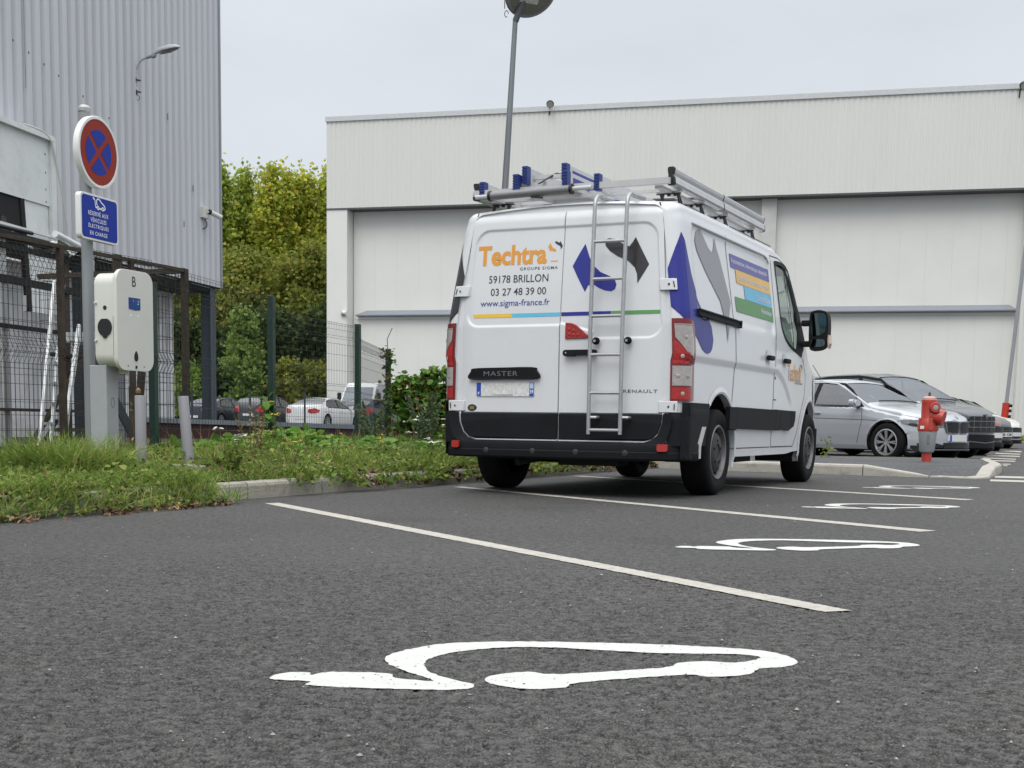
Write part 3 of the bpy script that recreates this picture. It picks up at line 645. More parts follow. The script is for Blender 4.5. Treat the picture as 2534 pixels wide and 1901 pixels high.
def rear_door(sgn):
    us = np.concatenate([[0], np.linspace(.004, .996, 110), [1]]); zs = np.concatenate([np.linspace(.640, 2.19, 190)])
    P = [[(sgn*(.005+(edgeX(z)-.005)*u), ryd(sgn*(.005+(edgeX(z)-.005)*u), z), z) for z in zs] for u in us]
    mb = MB(); mb.grid(P if sgn > 0 else P[::-1])
    rim = [P[0][j] for j in range(len(zs))]+[P[i][-1] for i in range(1, len(us))]+[P[-1][j] for j in range(len(zs)-2, -1, -1)]+[P[i][0] for i in range(len(us)-2, 0, -1)]
    k = len(rim); mb.add(rim+[(x, y+.03, z) for x, y, z in rim], [(i, (i+1) % k, (i+1) % k+k, i+k) for i in range(k)])
    d = mb.build('rear_door', M_WHITE, VAN, sharp=40)
    # black lower cladding with rounded outer corner
    pl = [(.006, .430), (.70, .430), (.765, .448), (.81, .49), (.838, .56), (.846, .632), (.006, .632)]
    mb = MB(); mb.prism([(sgn*x, z) for x, z in pl], lambda u, v, h: (u, -.925-h-.010*float(sstep(v, .43, .45))*float(1-sstep(v, .61, .632)), v), -.02, .006)
    mb.build('lower_cladding', M_PLAS, d, bevel=.006)
    pl2 = [(.006, .422), (.70, .422), (.772, .440), (.820, .485), (.850, .56), (.858, .645), (.842, .645), (.836, .565), (.806, .497), (.760, .456), (.70, .438), (.006, .438)]
    mb = MB(); mb.prism([(sgn*x, z) for x, z in pl2], lambda u, v, h: (u, -.925-h, v), -.01, .004); mb.build('door_edge', M_WHITE, d)
    return d
DL = rear_door(-1); DR = rear_door(1)
mb = MB(); zs = np.linspace(.30, 2.19, 40)
mb.grid([[(x, -.897+lean(z), z) for z in zs] for x in (-.02, .02)]); 
for sg in (-1, 1): mb.grid([[(sg*(edgeX(z)+o_), -.9195+lean(z)+.02*max(0, (edgeX(z)+o_-.72)/.12)**2-.001, z) for z in zs] for o_ in (-.008, .003)])
mb.build('door_gap', M_SEAM, VAN)
# hinges
for sg in (1, -1):
    for z in (1.583, .688):
        X0 = .90; mb = MB()
        P = []
        for i in range(9):
            s = -.805-RC*pi/2-.034+(.092)*i/8
            P.append([side(s, zz, .018) if s > -.986 else (edgeX(zz)-.0+(s+.986), ryd(.80, zz)-.016, zz) for zz in (z-.042, z+.042)])
        P = [[(sg*a, b, c) for a, b, c in r] for r in P]
        mb.grid(P); rim = [r[0] for r in P]+[r[1] for r in P[::-1]]; k = len(rim); mb.add(rim+[(x*.985, y+.02, zz) for x, y, zz in rim], [(i, (i+1) % k, (i+1) % k+k, i+k) for i in range(k)])
        h = mb.build('hinge', M_WHITE, VAN, bevel=.004)
        mb = MB(); q = P[3][0]; mb.lathe([(0, .0), (.009, .0)], (q[0], q[1]-.003, z), (sg*.4, -1, 0), 10); q = P[6]; mb.bar((q[0][0]+sg*.003, q[0][1]-.003, z-.022), (q[1][0]+sg*.003, q[1][1]-.003, z+.022), .006, .006); mb.build('hinge_bolt', M_SEAM, h)
# tail lamps
L_RED = pm('red_lens', (.30, .007, .008), .2, coat=.35, var=.25, scale=55, bump=.5, bscale=130); L_DRED = pm('dark_red_lens', (.17, .005, .006), .2, coat=.35, var=.2, scale=40)
L_CLR = pm('clear_lens', (.34, .315, .30), .15, coat=1, var=.16, scale=30, bump=.25, bscale=90); L_BR = pm('bright_red_lens', (.36, .012, .010), .2, coat=.35, var=.3, scale=60, bump=.4, bscale=130)
def lamp_patch(name, mat, par, sg, pts, off, n=10):
    """pts polygon in (t,z): t 0 at the door side, 1 at the flank"""
    s_of = lambda t: -.805-RC*pi/2+.006+t*.235
    mb = flat(pts, lambda u, v: (lambda q: (sg*q[0], q[1], q[2]))(side(s_of(u), v, off)), step=.05)
    return mb.build(name, mat, par, weld=False)
for sg in (1, -1):
    body = [(0, .728), (.55, .728), (1, .735), (1, 1.0), (.98, 1.18), (.93, 1.27), (.80, 1.322), (.55, 1.335), (0, 1.335)]
    lp = lamp_patch('tail_lamp', L_DRED, VAN, sg, body, .014)
    mb = MB(); s_of = lambda t: -.805-RC*pi/2+.006+t*.235
    rim = [(lambda q: (sg*q[0], q[1], q[2]))(side(s_of(u), v, .014)) for u, v in rough_edge(body, .05, 0)]; inn = [(lambda q: (sg*q[0], q[1], q[2]))(side(s_of(u), v, -.01)) for u, v in rough_edge(body, .05, 0)]
    k = len(rim); mb.add(rim+inn, [(i, (i+1) % k, (i+1) % k+k, i+k) for i in range(k)]); mb.build('lamp_rim', L_DRED, lp)
    lamp_patch('indicator_lens', L_CLR, lp, sg, [(.08, 1.285), (.10, 1.20), (.45, 1.09), (.80, 1.045), (.80, 1.16), (.66, 1.285)], .017)
    lamp_patch('brake_lens', L_BR, lp, sg, [(.05, 1.19), (.05, 1.005), (.58, 1.005), (.62, 1.08), (.42, 1.10)], .017)
    lamp_patch('reverse_lens', L_CLR, lp, sg, [(.06, .99), (.06, .845), (.74, .845), (.78, .99)], .017)
    lamp_patch('fog_lens', L_BR, lp, sg, [(.05, .83), (.05, .745), (.72, .745), (.75, .83)], .017)
    lamp_patch('lamp_bezel', L_CLR, lp, sg, [(.08, 1.296), (.07, 1.288), (.66, 1.288), (.68, 1.296)], .018)
    for (u, v) in ((.42, 1.20), (.30, 1.06), (.22, .915), (.52, .915), (.36, .785)):
        mb = MB(); q = side(s_of(u), v, .0185); q2 = side(s_of(u), v, .03); mb.lathe([(.0, .004), (.012, .002), (.016, 0)], (sg*q[0], q[1], q[2]), (sg*(q2[0]-q[0]), q2[1]-q[1], 0), 12)
        mb.build('bulb_boss', L_CLR, lp)
# bumper: wraps from arch to arch, deep step under the doors
def bump_outline(h):          # plan line of the bumper face at height h, right half from centre outwards
    pts = [(0, -1.0), (.55, -1.0), (.78, -.985), (.90, -.955), (.98, -.89), (1.02, -.80), (1.032, -.70), (1.035, -.62)]
    return pts
zsb = [.29, .30, .345, .405, .418, .425]
def bplan(sg, grow): return [(sg*(x+grow*(x > .9)), y-grow) for x, y in bump_outline(0)]
full = bplan(-1, 0)[::-1][:-1]+bplan(1, 0)
mb = MB(); P = []
for (z, g, tuck) in ((.285, -.05, 1), (.287, -.012, 1), (.30, 0, 1), (.345, .004, 1), (.352, -.002, 1), (.40, 0, 1), (.414, -.006, 1), (.418, -.02, 1), (.419, -.10, 1)):
    P.append([(x*(1+(g if abs(x) > .9 else 0)*.6), y-g, z) for x, y in full])
mb.grid(P); BUM = mb.build('bumper', M_PLAS, VAN, sharp=30)
for sg in (1, -1):     # corner uprights of the bumper up to the lamps, and on to the wheel arch
    P = []
    for t in (0, .05, .10, .15, .20, .239, .241, .27, .3, .36, .42, .5, .6, .7, .8, .9, 1.0):
        i = t*14; s = -.805-RC*pi/2-.0+t*.62; col = []
        zlo = .40; zhi = .722 if t > .24 else .648
        for z in np.linspace(zlo, zhi, 8):
            q = side(s, z, .026 if z < zhi-.006 else .012)
            if plan(s)[0] > -.37 and hypot(q[1], z-.36) < .44: q = (q[0], -sqrt(max(.44**2-(z-.36)**2, 0))-.0, z)
            col.append((sg*q[0], min(q[1], -.30), q[2]))
        P.append(col)
    mb = MB(); mb.grid(P); mb.build('bumper_corner', M_PLAS, BUM, sharp=30)
    # inner sweep beside the doors
    mb = MB(); o_ = [(.852, .635), (.846, .56), (.812, .475), (.76, .438), (.70, .418)]
    i_ = [(.93, .640), (.925, .54), (.89, .44), (.83, .40), (.76, .395)]
    mb.grid([[(sg*a, -.945, b), (sg*(a+c)/2, -.955, (b+d)/2), (sg*c, -.965, d)] for (a, b), (c, d) in zip(o_, i_)]); mb.build('bumper_sweep', M_PLAS, BUM, sharp=60)
    # lower side piece and the pale strip behind the arch
    pl = [(-.90, .30), (-.685, .30), (-.665, .345), (-.53, .535), (-.385, .56), (-.385, .722), (-.90, .722)]
    mb = flat(pl, lambda u, v: (lambda q: (sg*q[0], q[1], q[2]))(side(u, v, .0255)), step=.05); mb.build('bumper_side', M_PLAS, BUM, weld=False)
    pl = [(-.685, .345), (-.575, .345), (-.435, .545), (-.540, .545)]
    flat(pl, lambda u, v: (lambda q: (sg*q[0], q[1], q[2]))(side(u, v, .0265)), step=.04).build('pale_strip', pm('strip_grey', (.55, .55, .54), .5), BUM, weld=False)
    mb = MB(); mb.prism(rrect(.075, .055, .012, 3, sg*.865, .385), lambda u, v, h: (u, -1.0+.035*(abs(u)-.78)/.12*(abs(u) > .78)-h, v), -.02, .006); mb.build('reflector', pm('red_reflector', (.40, .02, .015), .2, coat=1), BUM)
    for X in (.18, .58):
        MB().lathe([(0, .003), (.019, .003), (.024, 0)], (sg*X, -1.001, .340), (0, -1, 0), 16).build('parking_sensor', M_CAPG, BUM)
# number plate, badge bar, badge
mb = MB(); mb.prism(catmull([(-.752, .893), (-.742, .955), (-.71, .978), (-.45, .984), (-.21, .985), (-.18, .962), (-.168, .897), (-.46, .892)], 4), lambda u, v, h: (u, ryd(u, v)-h, v), -.01, .032); g = mb.build('plate_light_bar', M_PLAS, VAN, bevel=.006)
mb = MB(); text(mb, 'MASTER', lambda u, v: (u, ryd(u, v)-.0345, v), -.627, -.333, .918, .955, .0, 1.12); mb.build('badge_lettering', pm('worn_grey_letters', '6a6c6e', .5), g)
mb = MB(); mb.prism(rrect(.50, .108, .01, 3, -.452, .816), lambda u, v, h: (u, ryd(u, v)-h, v), -.004, .008); pl = mb.build('number_plate', pm('plate_white', (.66, .66, .65), .4, var=.2, scale=55), VAN)
mb = MB(); yf = lambda u, v: (u, ryd(u, v)-.0092, v)
flat([(-.700, .764), (-.662, .764), (-.662, .868), (-.700, .868)], yf).build('blue_band', pm('plate_blue', '2447b0', .4), pl)
flat([(-.242, .764), (-.204, .764), (-.204, .868), (-.242, .868)], yf).build('blue_band', MATS['plate_blue'], pl)
mb = flat([(-.238, .822), (-.208, .822), (-.208, .863), (-.238, .863)], lambda u, v: (u, ryd(u, v)-.0099, v)); mb.build('region_crest', pm('crest_pale', 'b7cbe6', .4), pl)
mb = MB(); text(mb, '59', lambda u, v: (u, ryd(u, v)-.0099, v), -.237, -.209, .782, .812, .02); text(mb, 'F', lambda u, v: (u, ryd(u, v)-.0099, v), -.688, -.674, .774, .795, .02); mb.build('plate_letters', D_WINK, pl)
mb = MB(); text(mb, 'WWW.GGPAUTO.FR', lambda u, v: (u, ryd(u, v)-.0099, v), -.56, -.38, .767, .776, .01); mb.build('dealer_line', D_INK, pl)
mb = MB(); text(mb, 'RENAULT', lambda u, v: (u, ryd(u, v)-.002, v), .528, .80, .790, .815, .02, 1.15); mb.build('maker_lettering', pm('chrome', '84878a', .2, metal=.9), DR)
mb = MB(); mb.lathe([(0, .004), (.03, .004), (.034, 0)], (0, 0, 0), (0, -1, 0), 20); mb.v = [(-.742+x*1.25, ryd(-.742, .672)+y, .672+z*.80) for x, y, z in mb.v]; b = mb.build('oval_badge', D_BLK, DL)
mb = MB(); 
for dz in (-.008, 0, .008): mb.box((-.742, ryd(-.742, .672)-.005, .672+dz), (.036, .002, .004))
mb.build('badge_mark', pm('badge_gold', 'b09a5c', .4), b)
# handle, painted dish shade, third lamp triangle
mb = MB(); mb.prism(rrect(.262, .042, .014, 4, .184, 1.092), lambda u, v, h: (u, ryd(u, v)-h, v), .004, .045); mb.prism(rrect(.10, .047, .02, 4, .10, 1.088), lambda u, v, h: (u, ryd(u, v)-h, v), .0, .05); hd_ = mb.build('door_handle', M_PLAS, DR, bevel=.005)
MB().lathe([(0, .001), (.006, 0)], (.075, ryd(.08, 1.09)-.051, 1.09), (0, -1, 0), 8).build('key_lock', M_ALU, hd_)
mb = MB(); mb.add([(.195+.075*cos(a), ryd(.2, 1.12)-.003, 1.10+.075*sin(a)) for a in np.linspace(0, pi, 14)], [tuple(range(14))]); mb.build('handle_dish_shade', pm('dish_shade', (.60, .62, .64), .5), DR)  # flat half disc in a darker tone paints the shade of the dish
mb = MB(); mb.prism([(.050, 1.196), (.232, 1.199), (.240, 1.206), (.238, 1.222), (.139, 1.302), (.10, 1.316), (.052, 1.320)], lambda u, v, h: (u, ryd(.2, 1.16)-h, v), -.02, .012); tl = mb.build('repeater_lamp', L_RED, DR, bevel=.004)
mb = MB()
for (u, v) in ((.085, 1.27), (.085, 1.23), (.12, 1.26), (.12, 1.225), (.155, 1.225)): mb.lathe([(0, .004), (.013, 0)], (u, ryd(.2, 1.16)-.0125, v), (0, -1, 0), 10)
mb.build('lamp_facets', L_BR, tl)
# ---- rear graphics
def rf(off=.0022): return lambda u, v: (u, ryd(u, v)-off, v)
mb = MB(); text(mb, 'Techtra', rf(), -.730, -.140, 1.774, 1.930, .032, 1.0, 0); mb.build('company_name', D_OR, DL)
bl = [(.174,1.911),(.127,1.833),(.079,1.746),(.133,1.647),(.191,1.549),(.215,1.596),(.254,1.606),(.299,1.577),(.352,1.555),(.404,1.547),(.434,1.562),(.444,1.596),(.43,1.629),(.389,1.659),(.309,1.694),(.258,1.739),(.216,1.805)]
bk = [(.329,1.928),(.362,1.944),(.414,1.935),(.477,1.897),(.529,1.875),(.556,1.909),(.575,1.943),(.693,1.737),(.652,1.668),(.609,1.599),(.601,1.67),(.581,1.718),(.527,1.768),(.44,1.806),(.377,1.846),(.34,1.887)]
flat(bl, rf(), .04).build('blue_emblem', D_BLUE, DR, weld=False); flat(bk, rf(), .04).build('black_emblem', D_BLK, DR, weld=False)
def mini(P, ox, oz, s): return [(ox+(x-.38)*s, oz+(z-1.75)*s) for x, z in P]
flat(mini(bl, -.078, 1.902, .185), rf()).build('small_emblem', D_OR, DL); flat(mini(bk, -.070, 1.906, .185), rf()).build('small_emblem', D_BLK, DL)
flat([(-.105, 1.789), (-.047, 1.789), (-.047, 1.795), (-.105, 1.795)], rf()).build('underscore', D_OR, DL)
mb = MB(); text(mb, 'GROUPE SIGMA', rf(), -.362, -.045, 1.731, 1.753, .004, 1.25); mb.build('group_name', D_INK, DL)
mb = MB(); text(mb, '59178 BRILLON', rf(), -.626, -.118, 1.638, 1.697, .004); mb.build('address_lettering', D_INK, DL); mb = MB(); text(mb, '03 27 48 39 00', rf(), -.605, -.131, 1.541, 1.597, .004); mb.build('phone_lettering', D_INK, DL)
mb = MB(); text(mb, 'www.sigma-france.fr', rf(), -.690, -.096, 1.444, 1.508, .004); mb.build('web_address', D_BINK, DL)
for x0, x1, m_, d in ((-.757, -.412, D_YEL, DL), (-.410, -.006, D_CYA, DL), (.006, .412, D_BLUE, DR), (.414, .798, D_GRN, DR)):
    z0 = 1.371; tp = [(x0, z0), (x1, z0), (x1, z0+.029), (x0, z0+.029)]
    if x0 < -.7: tp = [(x0+.02, z0), (x1, z0), (x1, z0+.029), (x0, z0+.029)]
    flat(tp, rf(), .05).build('colour_stripe', m_, d, weld=False)
# ---- ladder on the right rear door
mb = MB()
for X in (.285, .540):
    pts = [(X, -1.005, .478), (X, -1.005, 1.3), (X, -.985+.0, 1.8), (X, -.965, 2.15)]+[(X, -.965+.10*(1-cos(a))+.0, 2.17+.085*sin(a)) for a in np.linspace(.25, pi*.62, 8)]+[(X+.0, -.60, 2.262)]
    mb.tube(pts, .0155, 10)
for z in (1.905, 1.63, 1.357, 1.072, .788, .510):
    yy_ = -1.005+.02*max(0, (z-1.3)/.5); mb.tube([(.285, yy_, z), (.540, yy_, z)], .0125, 10)
for X in (.285, .540):
    mb.tube([(X, -1.0, .605), (X+.05, -.985, .605), (X+.05, -.935, .605)], .012, 8); mb.tube([(X+.03, -1.0, 1.175), (X+.03, -.94, 1.175)], .010, 8)
g = mb.build('door_ladder', M_GALV, VAN); 
mb = MB()
for X in (.315, .57): mb.lathe([(0, .025), (.018, .022), (.028, .006), (.028, -.012), (.02, -.02)], (X, -.965, 1.176), (0, -1, 0), 16)
mb.build('rubber_buffer', M_RUB, g)
# ---- right and left flanks: doors, mouldings, graphics
def sf(off=.003, sg=1): return lambda u, v: (lambda q: (sg*q[0], q[1], q[2]))(side(u, v, off))
def ribbon(pts, w, off, sg=1):
    mb = MB(); P = []
    pts = [np.array(p, float) for p in pts]
    for i, p in enumerate(pts):
        d = pts[min(i+1, len(pts)-1)]-pts[max(i-1, 0)]; d = d/np.linalg.norm(d); n = np.array((-d[1], d[0]))*w/2
        P.append([sf(off, sg)(*(p-n)), sf(off, sg)(*(p+n))])
    mb.grid(P); return mb
def dense(P, k=8): return [tuple(np.array(P[i])*(1-j/k)+np.array(P[i+1])*j/k) for i in range(len(P)-1) for j in range(k)]+[P[-1]]
SLIDE = dense([(.385, 2.10), (.385, 1.40), (.385, 1.06), (.31, .70), (.27, .37)])
FDOOR = dense([(1.79, 2.10), (1.74, 1.6), (1.68, 1.11), (1.64, .37)])
FRONTD = dense([(1.79, 2.105), (2.12, 2.115), (2.36, 2.07)])
FD2 = dense([(2.76, 1.22), (2.90, 1.05), (2.86, .86), (2.70, .70), (2.60, .50), (2.46, .37), (1.64, .37)])
for sg in (1, -1):
    d = ribbon(SLIDE, .011, .0022, sg).build('door_seam', M_SEAM, VAN, weld=False)
    ribbon(FDOOR, .011, .0022, sg).build('door_seam', M_SEAM, VAN, weld=False); ribbon(FRONTD, .010, .0022, sg).build('door_seam', M_SEAM, VAN, weld=False); ribbon(FD2, .010, .0022, sg).build('door_seam', M_SEAM, VAN, weld=False)
    ribbon(dense([(.31, .37), (1.60, .37)]), .008, .0022, sg).build('sill_seam', M_SEAM, VAN, weld=False)
    ribbon(dense([(.60, 2.225-.02), (1.95, 2.205)]), .012, .003, sg).build('roof_channel', M_SEAM, VAN, weld=False)
    ribbon(dense([(-.60, 2.068), (0, 2.070), (1.58, 2.076), (1.66, 2.062), (1.71, 2.02)]), .016, .0035, sg).build('panel_edge_shade', pm('recess_shade_grey', '6e7276', .6), VAN, weld=False)  # grey ribbon paints the shade line along the recess top
    for s0, s1 in ((.185, .395), (.40, 1.685), (1.69, 1.85), (1.855, 2.38)):
        pl = [(s0, .535), (s1 if s1 < 2.3 else 2.18, .518), (s1-.04 if s1 > 2.3 else s1, .56), (s1, .62), (s1, .704), (s0, .708)] if s1 > 2.3 else [(s0, .532), (s1, .520), (s1, .706), (s0, .710)]
        mb = flat(pl, sf(.030, sg), .08); a_ = rough_edge(pl, .06, 0); k = len(a_); mb.add([sf(.030, sg)(*q) for q in a_]+[sf(-.01, sg)(*q) for q in a_], [(i, (i+1) % k, (i+1) % k+k, i+k) for i in range(k)]); mb.build('side_moulding', M_PLAS, VAN, weld=False)
    # sliding rail
    mb = MB(); a = sf(.012, sg)(-.67, 1.398); b = sf(.012, sg)(.475, 1.388); mb.bar(a, b, .022, .050); mb.bar((a[0]+sg*.012, a[1], a[2]+.02), (b[0]+sg*.012, b[1], b[2]+.02), .02, .012); mb.bar((a[0]+sg*.012, a[1], a[2]-.02), (b[0]+sg*.012, b[1], b[2]-.02), .02, .012); mb.box((b[0]+sg*.005, b[1]+.01, b[2]), (.035, .03, .06)); mb.build('sliding_rail', M_PLAS, VAN)
    for y in (1.40, 2.0):
        q = sf(.03, sg)(y, 1.160); mb = MB(); mb.box(q, (.04, .16, .042)); hdl = mb.build('door_handle', M_PLAS, VAN, bevel=.01)
        mb = MB(); mb.lathe([(0, .0), (.07, .0)], sf(.003, sg)(y, 1.165), (sg, 0, 0), 20); mb.build('handle_recess_shade', pm('dish_shade2', (.62, .64, .66), .5), hdl)  # flat disc, slightly darker than the body, paints the recess shade
    mb = ribbon(dense([(1.705, 1.005), (1.735, .985)]), .02, .004, sg); mb2 = ribbon(dense([(1.67, .80), (1.76, .797)]), .009, .004, sg); mb.add(mb2.v, mb2.f); mb.build('fuel_flap_gap', M_SEAM, VAN)
    # cab side glass, its black surround and the mirror sail
    WS = catmull(WIN, 2)
    flat(WS, sf(-.012, sg), .08).build('side_window', M_GLASS, VAN, weld=False)
    inner = [(2.29+(y-2.29)*.90-.01, 1.67+(z-1.67)*.93) for y, z in WS]
    flat([(y+(y-2.29)*.035, z+(z-1.67)*.02) for y, z in WS], sf(.0035, sg), .08, holes=[inner]).build('window_surround', M_PLAS, VAN, weld=False)
    flat([(2.44, 1.27), (2.70, 1.225), (2.845, 1.40), (2.72, 1.66), (2.66, 1.72), (2.56, 1.55)], sf(.005, sg), .06).build('mirror_sail', M_PLAS, VAN, weld=False)
    flat([(2.39, 1.275), (2.42, 1.27), (2.37, 2.03), (2.34, 2.05)], sf(-.004, sg), .08).build('quarter_bar', M_PLAS, VAN, weld=False)
    # door mirror
    mb = MB(); pl = catmull([(1.085, 1.33), (1.08, 1.62), (1.115, 1.672), (1.20, 1.675), (1.252, 1.63), (1.262, 1.45), (1.235, 1.33), (1.15, 1.295)], 4)
    mb.prism([(sg*x, z) for x, z in pl], lambda u, v, h: (u*(1-.0*h), h, v), 2.665, 2.80, True); c_ = (1.17, 1.49)
    mb.prism([(sg*(c_[0]+(x-c_[0])*.8), c_[1]+(z-c_[1])*.86) for x, z in pl], lambda u, v, h: (u, h, v), 2.80, 2.85, True)
    mir = mb.build('door_mirror', M_PLAS, VAN, bevel=.008)
    flat([(sg*(c_[0]+(x-c_[0])*.80), 1.545+(z-c_[1])*.56) for x, z in pl], lambda u, v: (u, 2.660, v)).build('mirror_glass', pm('mirror_glass', (.10, .13, .135), .03, metal=1, var=.02), mir)
    flat([(sg*(c_[0]+(x-c_[0])*.72), 1.365+(z-c_[1])*.20) for x, z in pl], lambda u, v: (u, 2.660, v)).build('wide_mirror_glass', MATS['mirror_glass'], mir)
    for z_ in (1.56, 1.36): MB().bar((sg*.99, 2.72, z_), (sg*1.12, 2.74, z_), .09, .055).build('mirror_arm', M_PLAS, mir, bevel=.012)
    mb = MB(); mb.prism([(sg*1.265, 1.31+.0), (sg*1.255, 1.45), (sg*1.272, 1.44), (sg*1.278, 1.36), (sg*1.262, 1.31)], lambda u, v, h: (u, h, v), 2.672, 2.79); mb.build('mirror_indicator', pm('amber_clear', (.55, .40, .30), .2, coat=1), mir)
GS = [(-.857,1.975),(-.92,1.85),(-.986,1.70),(-.986,1.42),(-.90,1.345),(-.855,1.20),(-.835,1.10),(-.792,1.184),(-.722,1.232),(-.66,1.2),(-.546,1.127),(-.47,1.106),(-.394,1.103),(-.33,1.12),(-.285,1.155),(-.258,1.217),(-.298,1.313),(-.379,1.372),(-.479,1.42),(-.541,1.471),(-.653,1.557),(-.728,1.675),(-.78,1.811),(-.817,1.915)]
GG = [(-.349,2.053),(-.44,2.025),(-.502,1.956),(-.466,1.88),(-.25,1.726),(-.066,1.612),(.052,1.539),(.094,1.45),(.114,1.358),(.137,1.216),(.206,1.365),(.346,1.556),(.162,1.889),(.102,1.966),(.072,2.043),(.022,1.956),(-.015,1.918),(-.062,1.916),(-.123,1.938),(-.204,1.994),(-.27,2.042)]
for sg in (1, -1):
    flat(GS, sf(.0035, sg), .045).build('side_emblem', D_BLUE if sg > 0 else D_BLK, VAN, weld=False)
    flat(GG, sf(.0045, sg), .045).build('side_emblem', D_GRY, VAN, weld=False)
    for s0, z0, z1, m_ in ((.47, 1.855, 1.968, D_VIO), (.60, 1.74, 1.853, D_OCH), (.82, 1.622, 1.738, D_SKY), (.50, 1.497, 1.620, D_GR2)):
        flat([(s0, z0), (1.695, z0), (1.695, z1), (s0, z1)], sf(.0040, sg), .06).build('service_band', m_, VAN, weld=False)
    fl = (lambda u, v: sf(.0055)(u, v)) if sg > 0 else (lambda u, v: sf(.0055, -1)(2.15-u, v))
    for t_, q in (('Automatisme, Informatique industrielle', (.50, 1.665, 1.886, 1.938)), ('Electricité haute et basse tension', (.66, 1.64, 1.772, 1.822)), ('Courant faible', (1.22, 1.665, 1.652, 1.705)), ('Robotique', (1.32, 1.665, 1.535, 1.588))):
        mb = MB(); text(mb, t_, fl, *q, .012); mb.build('service_lettering', pm('pale_lettering', 'd3d3dc', .5), VAN)
    fl = (lambda u, v: sf(.0055)(u, v)) if sg > 0 else (lambda u, v: sf(.0055, -1)(4.78-u, v))
    mb = MB(); text(mb, 'Techtra', fl, 2.13, 2.66, .985, 1.150, .012, 1.0); mb.build('company_name', D_OR, VAN)
    mb = MB(); text(mb, 'GROUPE SIGMA', fl, 2.42, 2.74, .962, .984, .004, 1.2); mb.build('group_name', D_INK, VAN)
    MM = lambda P, ox, oz, s: [(ox+(x-.38)*s, oz+(z-1.75)*s) for x, z in P]
    flat(MM(bl, 2.66, 1.12, .2), fl).build('small_emblem', D_OR, VAN); flat(MM(bk, 2.67, 1.125, .2), fl).build('small_emblem', D_BLK, VAN)
# windscreen, cab interior, front end
P = []
for y in np.linspace(2.27, 3.12, 14):
    zt_ = vtop(y); P.append([(x, y, zt_-.006-.05*(abs(x)/.9)**2) for x in np.linspace(-.86, .86, 13)])
MB().grid(P).build('windscreen', M_GLASS, VAN)
M_INT = pm('cab_grey', '3a3d40', .8, var=.1); M_SEAT = pm('seat_cloth', '26282b', .9)
mb = MB(); mb.box((0, 1.80, 1.25), (1.72, .03, 1.60)); mb.build('bulkhead', pm('bulkhead_grey', '9a9ea0', .7), VAN)
mb = MB(); mb.prism([(2.70, .9), (2.66, 1.18), (2.78, 1.27), (3.10, 1.25), (3.10, .9)], lambda u, v, h: (h, u, v), -.90, .90); mb.build('dashboard', M_INT, VAN, bevel=.02)
for X in (-.52, .0, .52):
    mb = MB(); mb.box((X, 2.15, .95), (.46, .48, .16)); mb.box((X, 1.93, 1.28), (.44, .13, .62), Matrix.Rotation(-.15, 3, 'X')); mb.box((X, 1.89, 1.68), (.26, .10, .20)); mb.build('seat', M_SEAT, VAN, bevel=.03)
mb = MB(); mb.lathe([(.185, -.014), (.199, 0), (.185, .014), (.171, 0), (.185, -.014)], (-.52, 2.62, 1.22), (0, -.75, .66), 24); mb.tube([(-.52, 2.62, 1.22), (-.52, 2.75, 1.1)], .03, 8); mb.build('steering_wheel', M_SEAT, VAN)
mb = MB(); mb.prism(rrect(1.5, .20, .05, 4, 0, .72), lambda u, v, h: (u, 3.99+h-.16*(abs(u)/.75)**3, v), 0, .02); mb.build('grille', M_PLAS, VAN)
mb = MB(); P = [[(x, 4.045-.42*max(0, (abs(x)-.3)/.7)**2.2, z) for z in (.30, .34, .50, .54)] for x in np.linspace(-.97, .97, 21)]; mb.grid(P); mb.build('front_bumper', M_PLAS, VAN)
for sg in (1, -1):
    flat([(3.44, .72), (3.80, .68), (3.78, .88), (3.62, 1.0), (3.40, 1.12), (3.36, 1.0)], sf(.008, sg), .05).build('headlamp', pm('headlamp', (.25, .28, .30), .08, coat=1, var=.3, scale=30), VAN, weld=False)
